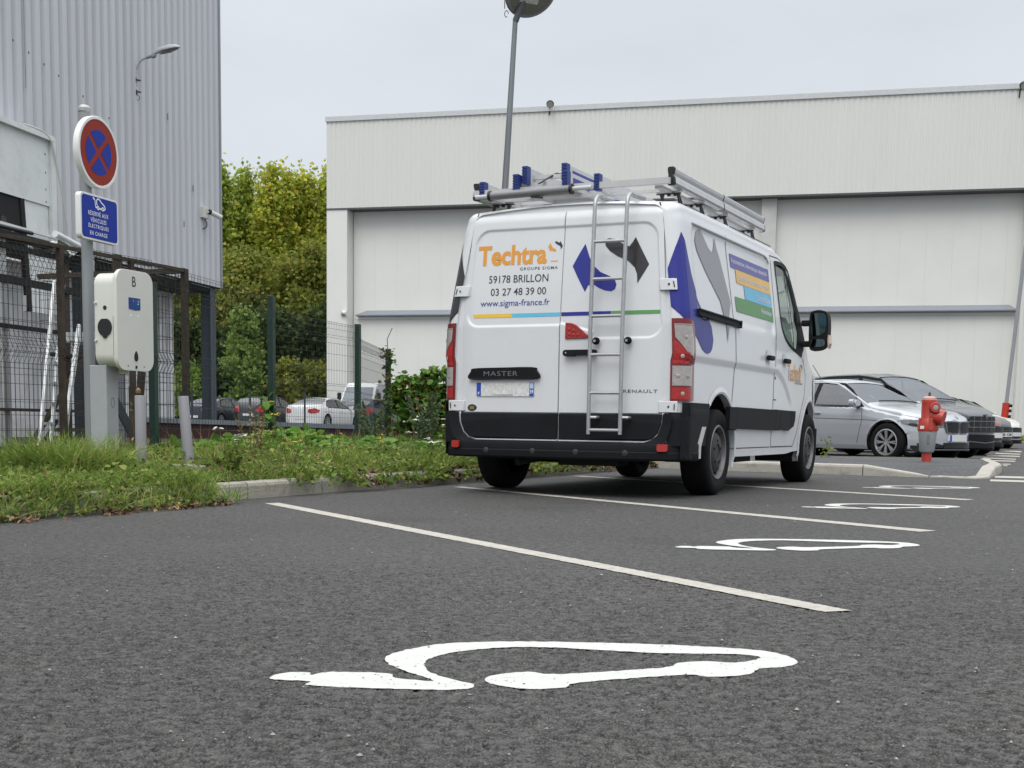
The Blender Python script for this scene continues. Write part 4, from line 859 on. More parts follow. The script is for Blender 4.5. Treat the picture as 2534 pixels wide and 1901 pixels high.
# ---- roof rack
RACK = thing('roof_rack', 'white and aluminium roof rack with a rear roller, bolted on the van roof', 'roof rack', (.87138, 11.07504, 0), -radians(25.995))
for sg in (1, -1):
    pr = [(.770, 2.330), (.815, 2.330), (.823, 2.345), (.818, 2.385), (.806, 2.40), (.814, 2.425), (.818, 2.448), (.812, 2.456), (.772, 2.456), (.766, 2.44), (.772, 2.40), (.768, 2.36)]
    if sg < 0: pr = [(x+.035, z-.018) for x, z in pr]
    mb = MB(); mb.prism([(sg*x, z) for x, z in pr], lambda u, v, h: (u, h, v), -.70, 1.86); r = mb.build('side_rail', M_ALU, RACK)
    for y0, y1 in ((-.735, -.70), (1.86, 1.875)):
        mb = MB(); mb.prism([(sg*((.795 if sg > 0 else .830)+(x-(.795 if sg > 0 else .830))*1.08), (2.393 if sg > 0 else 2.375)+(z-(2.393 if sg > 0 else 2.375))*1.06) for x, z in pr], lambda u, v, h: (u, h, v), y0, y1); mb.build('end_cap', M_BLK, r, bevel=.006)
    mb = MB(); mb.prism([(sg*(x+.0), z) for x, z in [(.8005+(a-.795)*1.03-.005, 2.393+(b-2.393)*1.02) for a, b in pr]], lambda u, v, h: (u, h, v), .555, .575); mb.build('strap_band', M_BLK, r)
    mb = MB(); mb.bar((sg*.70, -.74, 2.318), (sg*.70, 1.85, 2.318), .06, .022); mb.build('lower_rail', M_ALUW, RACK)
    for y in (-.50, .06, .72, 1.58):
        f = MB(); f.box((sg*.70, y, 2.305), (.19, .03, .010)); f.bar((sg*.775, y-.01, 2.30), (sg*.79, y-.014, 2.225), .012, .014); f.bar((sg*.775, y+.01, 2.30), (sg*.80, y+.02, 2.225), .012, .014); f.bar((sg*.64, y, 2.30), (sg*.66, y, 2.24), .03, .02)
        for q in (-.05, 0, .05): f.box((sg*(.70+q), y, 2.295), (.022, .024, .018))
        f.build('rack_foot', M_BLK, RACK)
for y in (-.50, .06, .72, 1.58):
    MB().bar((-.80, y, 2.330), (.80, y, 2.330), .05, .022).build('cross_bar', M_ALUW, RACK)
mb = MB(); mb.bar((-.82, -.775, 2.352), (.80, -.775, 2.352), .04, .045); mb.build('rear_beam', M_ALUW, RACK)
mb = MB(); mb.tube([(-.655, -.83, 2.318), (.035, -.83, 2.330)], .033, 18); rl = mb.build('rear_roller', pm('roller_grey', (.22, .225, .23), .45, metal=.4, var=.1, scale=5, stretch=(1, 8, 8)), RACK)
mb = MB(); mb.tube([(-.665, -.83, 2.318), (-.645, -.83, 2.318)], .040, 18); mb.tube([(.025, -.83, 2.330), (.045, -.83, 2.330)], .040, 18); mb.build('roller_collar', M_BLK, rl)
mb = MB(); mb.tube([(-.78, -.83, 2.315), (.20, -.83, 2.333)], .017, 10); mb.build('roller_axle', M_ALUW, rl)
mb = MB(); mb.bar((-.30, -.84, 2.29), (-.20, -.84, 2.278), .012, .014); mb.build('strap_end', M_BLK, rl)
# ---- ladders lying on the rack
def roof_ladder(x0, x1, z0, h, y0, y1, label, blue_web=False):
    g = thing('ladder', label, 'ladder', (.87138, 11.07504, 0), -radians(25.995), 'ladders on the van roof')
    for x, sg in ((x0, -1), (x1, 1)):
        mb = MB(); mb.box((x, (y0+y1)/2, z0+h/2), (.024, y1-y0-.06, h)); st = mb.build('stile', M_ALUW, g, bevel=.003)
        for yy_ in (y0, y1):
            mb = MB(); mb.box((x, yy_, z0+h/2), (.040, .07, h*1.05)); 
            for k in range(6): mb.box((x, yy_-.036 if yy_ == y0 else yy_+.036, z0-h*.02+h*1.04*(k+.5)/6), (.044, .012, h*.10))
            mb.build('end_cap', M_BLUEP, st)
        if blue_web and sg > 0:
            mb = MB(); mb.box((x+.0135, y0+.75, z0+h*.52), (.003, 1.3, h*.42)); mb.build('blue_label', D_BLUE, st)
    y = y0+.12
    while y < y1: MB().bar((x0, y, z0+h*.5), (x1, y, z0+h*.5), .032, .030).build('rung', M_ALUW, g); y += .28
    return g
roof_ladder(-.435, -.020, 2.350, .118, -.80, 1.35, 'lower narrow ladder of the stacked pair on the roof rack, with blue end caps', True)
roof_ladder(-.385, -.052, 2.412, .124, -.74, 1.25, 'topmost ladder of the stacked pair on the roof rack, with blue end caps', True)
roof_ladder(-.745, .225, 2.318, .118, -.76, 1.55, 'wide aluminium ladder lying beside the left rail of the roof rack')
mb = MB(); mb.bar((-.27, -.76, 2.40), (-.20, -.60, 2.50), .022, .008); mb.bar((-.20, -.60, 2.50), (-.17, -.55, 2.50), .03, .008); o_ = mb.build('black_strap', M_BLK); o_.location = (.87138, 11.07504, 0); o_.rotation_euler = (0, 0, -radians(25.995))
tag(o_, 'black tie strap slung over the stacked ladders on the roof', 'strap')
def gw(t, o=0): q = gp(t, o); return (q[0]+GX, q[1]+GY)
# ------------------------------------------------------------------ charging point, sign, bollards
RZ = -radians(22)
M_CHG = pm('charger_white', (.62, .63, .58), .45, coat=.3, var=.02)
M_PED = pm('pedestal_grey', (.33, .345, .36), .55, var=.04)
M_BOLL = pm('bollard_grey', (.235, .235, .255), .55, var=.05, dirt=('6d6d66', .4, 6))
CG = thing('charging_point', 'white wall-box car charging point marked B on a grey pedestal', 'charging point', (-2.666, 9.53, .16), RZ)
z0 = .725; hh = .70
P2 = rrect(.41, hh, .085, 7, 0, z0+hh/2)
mb = MB(); mb.prism(rrect(.385, hh-.05, .085, 7, 0, z0+hh/2), lambda u, v, h: (h, u, v), -.10, .07, True); hb = mb.build('housing', M_CHG, CG, bevel=.012, sharp=50)
mb = MB(); mb.prism(P2, lambda u, v, h: (h, u, v), .068, .100, True); fp = mb.build('front_panel', M_CHG, CG, bevel=.006, sharp=50)
ff = lambda o: (lambda u, v: (.1005+o, u, v))
mb = MB(); mb.prism([(-.075, 1.235), (.055, 1.235), (.055, 1.155), (.0, 1.148), (-.075, 1.155)], lambda u, v, h: (h, u, v), .09, .1025); sc_ = mb.build('screen', pm('screen_blue', '1c3f86', .25, coat=1, var=.3, scale=60), CG)
mb = MB(); text(mb, '5 : B', lambda u, v: (.1035, u, v), -.035, .045, 1.205, 1.222); mb.build('screen_text', pm('screen_pale', '8fa7cf', .5), sc_)
MB().lathe([(0, .0), (.004, 0)], (.1036, .028, 1.195), (1, 0, 0), 8).build('green_led', pm('green_led', '54e0a0', .4, emit=('54e0a0', 1.5)), sc_)
mb = MB()
for u in (-.052, .03): mb.lathe([(0, .003), (.006, 0)], (.1005, u, 1.112), (1, 0, 0), 10)
mb.build('indicator', pm('white_led', 'ffffff', .4), CG)
mb = MB(); text(mb, 'B', lambda u, v: (.1012, u, v), -.032, .010, 1.312, 1.382, .006); mb.build('letter', D_INK, CG)
mb = MB(); mb.prism(catmull([(.0, .865), (-.017, .842), (-.021, .815), (-.010, .795), (.010, .795), (.021, .815), (.017, .842)], 3), lambda u, v, h: (h, u, v), .09, .104); mb.build('drop_lock', M_BLK, CG)
mb = MB(); mb.box((.102, 0, .752), (.004, .018, .020)); mb.build('small_mark', M_BLK, CG)
mb = MB()
for u in (-.09, .09): mb.lathe([(0, .002), (.006, 0)], (.1005, u, .757), (1, 0, 0), 8)
mb.build('panel_screw', M_BLK, CG)
mb = MB(); pl = [(.058*cos(a), .058*sin(a)*1.08) for a in np.linspace(-pi*1.38, pi*.38, 22)]; mb.prism([(-.012+x, 1.02+y) for x, y in pl], lambda u, v, h: (u, h, v), -.202, -.185); mb.prism([(-.03, .957), (.006, .957), (-.004, .945), (-.02, .945)], lambda u, v, h: (u, h, v), -.203, -.185); mb.build('socket', M_BLK, CG)
MB().lathe([(0, .006), (.013, .005), (.016, 0)], (-.012, -.1925, 1.155), (0, -1, 0), 14).build('side_lock', M_BLK, CG)
mb = MB()
for z in (.93, 1.19): mb.lathe([(0, .016), (.008, .015), (.010, 0)], (-.088, -.1925, z), (0, -1, 0), 10)
mb.build('side_bolt', M_CHG, CG)
mb = MB(); mb.box((.060, -.1935, .96), (.003, .004, .27)); mb.build('panel_slit', M_SEAM, CG)
mb = MB(); mb.box((-.105, -.10, .36), (.145, .13, .80)); pd = mb.build('pedestal', M_PED, CG, bevel=.006)
mb = MB(); mb.add([(-.031, -.10+.020*cos(a), .50+.035*sin(a)) for a in np.linspace(0, 2*pi, 19)[:-1]]+[(-.031, -.10+.017*cos(a), .50+.031*sin(a)) for a in np.linspace(0, 2*pi, 19)[:-1]], [(i, (i+1) % 18, (i+1) % 18+18, i+18) for i in range(18)]); mb.build('cable_slot', M_SEAM, pd)
mb = MB(); mb.box((.02, -.02, .012), (.55, .34, .022)); mb.build('base_plate', M_PED, CG)
mb = MB(); mb.box((-.06, .02, .735), (.08, .10, .06)); mb.build('cable_gland', M_CHG, CG)
def bollard(x, y, z, h, label, lean_):
    g = thing('bollard', label, 'bollard', (x, y, z), RZ, 'grey bollards at the charging point'); g.rotation_euler = (0, lean_, RZ)
    MB().tube([(0, 0, 0), (0, 0, h-.004), (0, 0, h)], [.038, .038, .035], 20).build('post', M_BOLL, g, sharp=60)
    mb = MB(); mb.box((.03, -.03, .010), (.24, .17, .02)); mb.build('foot_plate', M_GALV, g)
    mb = MB(); mb.box((.155, -.03, .018), (.04, .10, .03)); mb.build('plate_end', M_BLK, g)
bollard(-2.50, 9.31, .185, .525, 'upright grey bollard just right of the charging point', 0)
bollard(-2.235, 9.62, .185, .53, 'slightly leaning grey bollard farther from the charging point', -.085)
o_ = MB().box((0, 0, .03), (.34, .12, .05)).build('concrete_slab', M_KERB, loc=(-2.25, 9.42, .175), bevel=.01); o_.rotation_euler = (0, .04, RZ+.5); tag(o_, 'small pale concrete slab lying in the grass under the leaning bollard', 'slab')
# road sign
SG = thing('no_stopping_sign', 'round red and blue no stopping sign with a blue plate on a galvanised post', 'road sign', (-3.0, 9.80, .15), -radians(17))
MB().tube([(0, 0, 0), (0, 0, 2.60)], .041, 18).build('post', pm('galv_post', (.27, .285, .30), .5, metal=.35, var=.12, scale=6, stretch=(1, 1, .3)), SG)
MB().lathe([(0, 2.635), (.03, 2.63), (.046, 2.61), (.046, 2.585), (.041, 2.58)], (0, 0, 0), (0, 0, 1), 18).build('post_cap', M_GALV, SG)
dx, dz, dr = .065, 2.302, .253
SX = .075
yc = .035
mb = MB(); mb.lathe([(dr-.03, -.030), (dr-.004, -.030), (dr, -.026), (dr, .014), (dr-.004, .018), (dr-.022, .018), (dr-.024, .012), (0, .012)], (SX, yc, dz), (1, 0, 0), 56); ds = mb.build('disc', pm('sign_white', (.72, .73, .72), .4, var=.03), SG, sharp=40)
M_SR = pm('sign_red', (.27, .026, .014), .5, spec=.2, var=.06, scale=10); M_SB = pm('sign_blue', (.008, .034, .30), .5, spec=.2, var=.06, scale=10)
sf2 = lambda o: (lambda u, v: (SX+.012+o, yc+u, dz+v))
ring = [(.234*cos(a), .234*sin(a)) for a in np.linspace(0, 2*pi, 57)[:-1]]
flat(ring, sf2(.002)).build('red_face', M_SR, ds)
# four blue fields between the crossed bars
def field(k):
    a0 = k*pi/2; hw = .020; r = .158; P = []
    b = math.asin(hw/r); P = [(r*cos(a), r*sin(a)) for a in np.linspace(-pi/4+b, pi/4-b, 12)]; P.append((hw*sqrt(2), 0))
    c, s = cos(a0), sin(a0); return [(x*c-y*s, x*s+y*c) for x, y in P]
for k in range(4): flat(field(k), sf2(.004)).build('blue_field', M_SB, ds)
pw2, ph2, pz = .470, .325, 1.835
mb = MB(); mb.prism(rrect(pw2, ph2, .035, 6, yc, pz), lambda u, v, h: (h, u, v), SX-.030, SX+.012, True); pt = mb.build('plate', MATS['sign_white'], SG, sharp=50, bevel=.003)
pf = lambda o: (lambda u, v: (SX+.012+o, yc+u, pz+v))
flat(rrect(pw2-.028, ph2-.028, .028, 6), pf(.002)).build('blue_face', M_SB, pt)
for t_, w_, z_ in (('RÉSERVÉ AUX', .250, .022), ('VÉHICULES', .195, -.024), ('ÉLECTRIQUES', .250, -.070), ('EN CHARGE', .215, -.116)):
    mb = MB(); text(mb, t_, pf(.0035), -.02-w_/2, -.02+w_/2, z_-.010, z_-.010+(.038 if 'É' in t_ else .028), .010, 1.25); mb.build('plate_lettering', D_WINK, pt)
# small car-with-plug pictogram
def stroke(mb, pts, w, fn):
    P = [np.array(p, float) for p in pts]; R = []
    for i, p in enumerate(P):
        d = P[min(i+1, len(P)-1)]-P[max(i-1, 0)]; d = d/np.linalg.norm(d); n = np.array((-d[1], d[0]))*w/2; R.append([fn(*(p-n)), fn(*(p+n))])
    mb.grid(R, smooth=False)
mb = MB(); f3 = pf(.0035); S_ = lambda P: [(-.078+x*.140, .074+y*.125) for x, y in P]
stroke(mb, S_(catmull([(.34, .14), (.27, .24), (.29, .42), (.38, .50), (.55, .47), (.72, .33), (.93, .22), (1.02, .10), (1.0, .0), (.93, -.03)], 5, False)), .010, f3)
stroke(mb, S_([(.72, -.02), (.50, -.02)]), .010, f3)
for cx_ in (.40, .82): stroke(mb, S_([(cx_+.085*cos(a), .0+.085*sin(a)) for a in np.linspace(0, 2*pi, 17)]), .009, f3)
stroke(mb, S_(catmull([(.02, .48), (.12, .40), (.15, .2), (.19, .02), (.26, .0), (.30, .08)], 5, False)), .009, f3)
flat(S_([(-.06, .52), (.02, .56), (.06, .48), (.03, .40), (-.04, .43)]), f3); m2 = flat(S_([(-.06, .52), (.03, .57), (.07, .47), (.03, .40), (-.05, .44)]), f3); mb.add(m2.v, m2.f)
mb.build('car_pictogram', D_WINK, pt)
for z in (2.40, 2.17, 1.92, 1.75): MB().box((.035, 0, z), (.075, .10, .03)).build('clamp', M_GALV, SG)

# ------------------------------------------------------------------ fences
M_GRN = pm('fence_green', (.010, .035, .026), .5, var=.1)
M_RUST = pm('rusty_steel', (.048, .036, .028), .9, var=.4, scale=14, dirt=('4a2f1a', .6, 11))
M_WIRE = pm('fence_wire', (.012, .022, .019), .55)
M_WIRER = pm('rusty_wire', (.030, .022, .018), .85, var=.3, scale=9)
def mesh_panel(p0, p1, z0, z1, zt0, zt1, wire=.0020, pitch=.05, mat=None, parent=None, bends=(.08, .45), rot=None, dense_x=.2):
    """welded wire mesh between two plan points; V shaped stiffening bends; z0/z1 bottoms, zt0/zt1 tops"""
    a = np.array(p0); b = np.array(p1); Ls = np.linalg.norm(b-a); d = (b-a)/Ls; n = np.array((d[1], -d[0])); mb = MB(); k = int(Ls/pitch)
    def off(f):
        for q in bends:
            if abs(f-q) < .052: return .05*(1-abs(f-q)/.052)
        return 0
    fs = sorted(set([0, 1]+[q+e for q in bends for e in (-.052, 0, .052) if 0 <= q+e <= 1]))
    r = wire
    def tri_tube(pts):
        vs = []; m = len(pts)
        for p in pts:
            for j in range(3):
                an = 2*pi*j/3; vs.append((p[0]+d[0]*r*cos(an)+n[0]*r*sin(an), p[1]+d[1]*r*cos(an)+n[1]*r*sin(an), p[2]))
        mb.add(vs, [(i*3+j, i*3+(j+1) % 3, (i+1)*3+(j+1) % 3, (i+1)*3+j) for i in range(m-1) for j in range(3)])
    for i in range(k+1):
        t = i/k; q = a+(b-a)*t; lo = z0+(z1-z0)*t; hi = zt0+(zt1-zt0)*t
        tri_tube([(q[0]+n[0]*off(1-f), q[1]+n[1]*off(1-f), lo+(hi-lo)*f) for f in [1-x for x in fs][::-1]])
    hs = sorted(set([round(x, 3) for x in list(np.arange(.0, 1.0, dense_x/1.73))+[.015]+[q+e for q in bends for e in (-.052, .052, 0)]]))
    for f in hs:
        if not 0 <= f <= 1: continue
        o = off(f); vs = []
        for q, lo, hi in ((a, z0, zt0), (b, z1, zt1)):
            z = hi-(hi-lo)*f
            for j in range(3):
                an = 2*pi*j/3; vs.append((q[0]+n[0]*(o+r*cos(an)), q[1]+n[1]*(o+r*cos(an)), z+r*sin(an)))
        mb.add(vs, [(0, 1, 4, 3), (1, 2, 5, 4), (2, 0, 3, 5)])
    return mb.build('mesh_panel', mat or M_WIRE, parent, weld=False)
GF = thing('green_mesh_fence', 'dark green welded mesh fence stepping down behind the verge to the ivy', 'fence', (0, 0, 0))
posts = [((-3.10, 12.0), 1.76), ((-2.359, 13.9), 1.83), ((-1.72, 16.35), 1.73), ((-1.544, 18.75), 1.57)]
tops = [(1.93, 1.82), (1.68, 1.70), (1.56, 1.53)]
for (q, zt_) in posts: MB().box((q[0], q[1], (zt_-.2)/2), (.065, .065, zt_+.2), Matrix.Rotation(-.3, 3, 'Z')).build('post', M_GRN, GF, bevel=.004)
mesh_panel((-4.9, 8.2), posts[0][0], .1, .1, 1.97, 1.95, parent=GF)
for i in range(3):
    mesh_panel(posts[i][0], posts[i+1][0], .12, .10, tops[i][0], tops[i][1], parent=GF, bends=(.10, .48, .86) if i == 0 else (.10, .5))
# rusty cage in front of the workshop
CGE = thing('rusty_cage', 'rusty steel framed wire mesh cage behind the charging point', 'cage', (0, 0, 0))
c0 = np.array((-3.86, 10.15)); cd = np.array((-2.93+3.86, 12.55-10.15)); CL = np.linalg.norm(cd); cd /= CL
ct = lambda t: (c0[0]+cd[0]*t, c0[1]+cd[1]*t)
for t, w_ in ((.0, .058), (.82, .046), (1.75, .045), (2.56, .056)):
    MB().box((*ct(t), .97), (w_, w_, 1.94), Matrix.Rotation(-.37, 3, 'Z')).build('frame_post', M_RUST, CGE, bevel=.003)
mb = MB(); mb.bar((*ct(-1.5), 1.925), (*ct(2.56), 1.925), .034, .030); mb.build('top_rail', M_RUST, CGE)
mb = MB(); mb.bar((*ct(-1.5), .30), (*ct(2.56), .30), .05, .045); mb.build('bottom_rail', M_RUST, CGE)
mesh_panel(ct(-1.5), ct(.82), .15, .15, 1.90, 1.90, .0023, .05, M_WIRER, CGE, bends=(.10, .48), dense_x=.12)
mesh_panel(ct(.82), ct(2.56), .15, .15, 1.90, 1.90, .0023, .05, M_WIRER, CGE, bends=(.48,), dense_x=.12)
bk0 = (ct(2.56)[0]-1.6, ct(2.56)[1]+.7)
mesh_panel(ct(2.56), bk0, .15, .15, 1.90, 1.90, .0028, .10, M_WIRER, CGE, bends=(), dense_x=.2)
mb = MB(); mb.bar((*ct(2.56), 1.925), (*bk0, 1.925), .045, .045); mb.build('return_rail', M_RUST, CGE)
# ------------------------------------------------------------------ storage clutter under the workshop
RK = thing('storage_rack', 'dark steel storage rack standing behind the rusty mesh', 'rack', (-4.6, 14.2, 0), -radians(12))
rx = lambda px: (px-160)/3270*14.1*1.02
for px in (20, 160, 222, 300): MB().box((0, rx(px)*1.9, 1.2), (.07, .10 if px != 222 else .14, 2.4)).build('upright', M_GALV if px in (20, 222) else M_RUST, RK)
for z, l0, l1, h_ in ((1.88, -1.5, .35, .07), (1.43, -1.4, .55, .04), (1.20, -.4, .75, .04), (.62, -1.5, 1.1, .03), (2.20, -1.6, .0, .05), (.42, -.3, 1.2, .04)):
    MB().bar((.05, l0, z), (.05, l1, z), .05, h_).build('beam', M_RUST if z in (.62, .42) else M_DARK, RK)
mb = MB(); mb.bar((.08, -.75, .35), (.08, .42, 1.35), .035, .05); mb.build('brace', M_RUST, RK)
mb = MB(); mb.bar((.09, -.82, .12), (.09, -.35, .52), .03, .03); mb.build('brace', M_DARK, RK)
for t_, w_, z0_, z1_ in ((7.9, 1.2, 1.5, 2.3), (7.5, 1.4, .35, 1.15), (6.2, 1.1, .2, .75)):
    mb = MB(); mb.box((*gw(t_, -1.15), (z0_+z1_)/2), (.5, w_, z1_-z0_), Matrix.Rotation(-.2, 3, 'Z')); o_ = mb.build('storage_bin', pm('pale_bin', (.42, .43, .43), .6, var=.15, scale=3)); tag(o_, {7.9: 'pale box high up behind the storage rack', 7.5: 'large pale box low behind the storage rack', 6.2: 'small pale box on the ground right of the storage rack'}[t_], 'box', 'pale boxes under the workshop')
def leaning_ladder(p0, p1, w, label, mat):
    g = thing('leaning_ladder', label, 'ladder'); a = np.array(p0); b = np.array(p1); n = np.array((-.05, 1, 0))*w
    for s_ in (0, 1): MB().bar(a+n*s_*1.25, b+n*s_, .05, .025, up=(1, 0, 0)).build('stile', mat, g)
    for k in range(1, 9): t_ = k/9; MB().bar(a+(b-a)*t_, a+(b-a)*t_+n*(1.25-.25*t_), .03, .025).build('rung', mat, g)
M_WALU = pm('whitish_aluminium', (.60, .63, .64), .45, metal=.2, var=.12, scale=6)
leaning_ladder((-4.30, 12.4, .10), (-4.30, 13.0, 1.86), .30, 'whitish aluminium ladder leaning behind the rusty mesh', M_WALU)
o_ = MB().bar((-4.15, 12.65, .2), (-4.10, 13.1, 1.45), .03, .05).build('steel_bar', M_WALU); tag(o_, 'pale steel bar leaning beside the ladder behind the mesh', 'bar')
g = thing('grey_duct', 'wide grey sheet metal duct standing behind the leaning ladder', 'duct', (-4.02, 13.7, 0), -.3)
MB().box((0, 0, .95), (.25, .30, 1.9)).build('shaft', pm('duct_grey', (.20, .215, .235), .5, var=.12, scale=3), g); MB().box((0, 0, 1.35), (.5, .75, .10)).build('flange', M_MATTE if 'M_MATTE' in globals() else M_WALU, g)
g = thing('tilted_frame', 'dark angled steel frame leaning beside the charging point behind the mesh', 'frame', (-3.62, 12.6, 0))
MB().bar((.10, .3, .35), (-.28, .0, 1.25), .06, .07).build('leg', M_STEEL, g); MB().bar((.12, .3, .3), (.16, .35, 1.0), .05, .06).build('leg', M_RUST, g)
for zz, y0_, y1_, m_, nm_, lb in ((2.27, -1.6, -.38, M_DARK, 'dark_beam', 'dark steel beam lying on top of the storage rack'), (2.36, -.42, .22, M_WALU, 'white_pipe', 'white pipe with a black end lying on top of the rack'), (2.28, -.5, .05, M_WALU, 'rolled_sheet', 'crumpled white sheet under the pipe on the rack')):
    g = thing(nm_, lb, nm_.split('_')[1], (-4.55, 14.2, zz), -radians(12))
    if nm_ == 'dark_beam': MB().box((0, (y0_+y1_)/2, .03), (.10, y1_-y0_, .07)).build('bar', m_, g); MB().tube([(0, y0_, .10), (0, y1_-.3, .11)], .02, 8).build('rod', M_BLK, g)
    elif nm_ == 'white_pipe': MB().tube([(0.1, y0_, .05), (.1, y1_, -.04)], .035, 12).build('tube', m_, g); MB().tube([(0.1, y1_-.18, -.06), (.1, y1_+.01, -.075)], .035, 12).build('end', M_BLK, g)
    else:
        mb = MB(); mb.grid([[(.12*cos(v*5)+rng.uniform(-.02, .02), y0_+(y1_-y0_)*u, .05*sin(v*5+u*7)+rng.uniform(-.015, .015)) for v in np.linspace(0, 1, 9)] for u in np.linspace(0, 1, 14)]); mb.build('sheet', m_, g)
# pale canopy box on the workshop wall
CB = thing('canopy_box', 'pale sheet metal hood mounted on the grey workshop wall at the left edge', 'hood', (0, 0, 0))
M_HOOD = pm('hood_white', (.68, .71, .71), .5, var=.03, dirt=('8f958f', .3, 2))
o0 = .55
mb = MB(); A = [(*gw(11.50, o0), 3.50), (*gw(6.95, o0), 3.50), (*gw(6.95, o0), 4.42), (*gw(11.50, o0), 4.42)]; Bk = [(*gw(11.50, .03), 3.50), (*gw(6.95, .03), 3.50), (*gw(6.95, .03), 4.50), (*gw(11.50, .03), 4.50)]
mb.add(A+Bk, [(0, 1, 2, 3), (1, 5, 6, 2), (3, 2, 6, 7), (0, 3, 7, 4)]); mb.build('front_sheet', M_HOOD, CB)
mb = MB(); mb.bar((*gw(11.50, o0+.03), 4.43), (*gw(6.93, o0+.03), 4.43), .07, .07); mb.build('top_rail', M_HOOD, CB)
mb = MB(); mb.bar((*gw(6.91, o0-.02), 4.46), (*gw(6.91, o0-.02), 2.0), .12, .12, up=(gn[0], gn[1], 0)); mb.bar((*gw(7.29, o0-.05), 3.5), (*gw(7.29, o0-.05), 2.0), .62, .06, up=(gn[0], gn[1], 0)); mb.build('side_panel', M_HOOD, CB)
mb = MB(); mb.add([(*gw(11.50, o0-.02), 3.52), (*gw(7.65, o0-.02), 3.50), (*gw(7.65, o0-.02), 3.30), (*gw(7.72, o0-.02), 2.9), (*gw(8.02, o0-.02), 3.18), (*gw(8.42, o0-.02), 3.28), (*gw(11.50, o0-.02), 3.05)], [tuple(range(7))]); mb.bar((*gw(7.67, o0-.03), 3.5), (*gw(7.53, o0-.03), 2.0), .10, .06, up=(gn[0], gn[1], 0)); mb.build('hood_opening_shade', M_DARK, CB)  # dark sheet paints the shaded opening under the hood; the bar is its leg
mb = MB(); mb.bar((*gw(11.50, o0+.10), 3.10), (*gw(6.89, o0+.10), 3.06), .05, .035); mb.build('guide_rail', M_HOOD, CB)
mb = MB(); pts = [(*gw(7.67, o0+.05), 4.48), (*gw(7.17, o0+.06), 4.47), (*gw(6.95, o0+.06), 4.30), (*gw(6.72, o0+.05), 3.7), (*gw(6.57, o0+.04), 3.2), (*gw(6.62, o0+.04), 3.08), (*gw(6.77, o0+.05), 3.05)]; mb.tube(catmull(pts, 4, False), .012, 6); mb.build('cable', M_CHG, CB)
mb = MB()
for z in (4.2, 3.95, 3.72, 3.55): mb.lathe([(0, .004), (.015, 0)], (*gw(7.07, o0+.002), z), (gn[0], gn[1], 0), 8)
mb.build('rivet', M_STEEL, CB)
# wall lamp and cctv on the workshop
WL = thing('wall_street_lamp', 'grey street lamp on a curved arm fixed to the ribbed workshop wall', 'street lamp', (*gw(3.34, 0), 6.17), -radians(12)); WL.scale = (.54, .54, .54)
mb = MB(); arc = catmull([(.09, 0, -.25), (.09, 0, .05), (.12, .03, .30), (.22, .06, .52), (.40, .12, .64)], 5, False); mb.tube(arc, .028, 10); mb.build('arm', M_GALV, WL)
for z in (-.05, -.42): MB().box((.06, 0, z), (.10, .09, .16)).build('bracket', M_BLK, WL); 
for z in (-.05, -.40): MB().bar((.10, 0, z), (.22, .05, z-.01), .04, .04).build('clamp', M_BLK, WL)
mb = MB(); mb.tube([(.12+.07*cos(a), .03, -.58+.07*sin(a)) for a in np.linspace(1.6, -2.6, 12)], .008, 6); mb.build('cable_loop', M_BLK, WL)
u_ = Vector((.92, .20, .30)).normalized(); s_ = Vector((-.2, .92, 0)).normalized(); w_ = u_.cross(s_)
Rm_ = Matrix((u_, s_, w_)).transposed(); bp_ = Vector((.38, .12, .63))
def LP(a, b, c): q = bp_+Rm_@Vector((a, b, c)); return (q.x, q.y, q.z)
mb = MB(); mb.tube([LP(0, 0, 0), LP(.18, 0, 0)], [.048, .052], 12); mb.build('spigot', M_TRIM, WL)
mb = MB(); mb.tube([LP(.17, 0, -.03), LP(.24, 0, -.02), LP(.30, 0, .02)], [.05, .075, .06], 12); mb.build('knuckle', M_TRIM, WL)
P = []
for a, w2, h2, zc in ((.26, .03, .05, .03), (.32, .075, .09, .05), (.45, .095, .11, .07), (.55, .13, .10, .06), (.75, .15, .12, .05), (.95, .13, .10, .03), (1.06, .07, .06, .01), (1.10, .01, .01, .0)):
    P.append([LP(a, w2*cos(t), zc+h2*max(sin(t), -.25)) for t in np.linspace(0, 2*pi, 19)])
mb = MB(); mb.grid(P); mb.build('lamp_head', pm('lamp_grey', (.50, .52, .52), .45, var=.04), WL)
mb = MB(); mb.grid([[LP(a, w2*t, -.02-.05*(1-t*t)*sin(pi*(a-.42)/.62)) for t in np.linspace(-1, 1, 7)] for a, w2 in ((.42, .06), (.55, .11), (.75, .13), (.92, .11), (1.04, .05))]); mb.build('lens', pm('lamp_glass', (.22, .23, .22), .25, var=.1), WL)
CC = thing('cctv_camera', 'small white security camera on a bracket at the corner of the grey workshop', 'camera', (*gw(.80, 0), 4.38), -radians(12)); CC.scale = (.95, .95, .95)
MB().box((.07, 0, 0), (.14, .22, .22)).build('junction_box', M_CHG, CC, bevel=.01)
MB().tube([(.12, .05, .02), (.22, .16, -.02)], .025, 8).build('arm', M_CHG, CC)
MB().tube([(.18, .10, .02), (.33, .27, -.06)], .05, 12).build('housing', M_CHG, CC); MB().tube([(.16, .075, .03), (.185, .105, .018)], .053, 12).build('front_ring', M_BLK, CC)
mb = MB(); mb.tube([(.08+.07*cos(a), 0, -.22+.09*sin(a)) for a in np.linspace(1.3, -4.2, 14)], .010, 6); mb.build('cable_loop', M_BLK, CC)
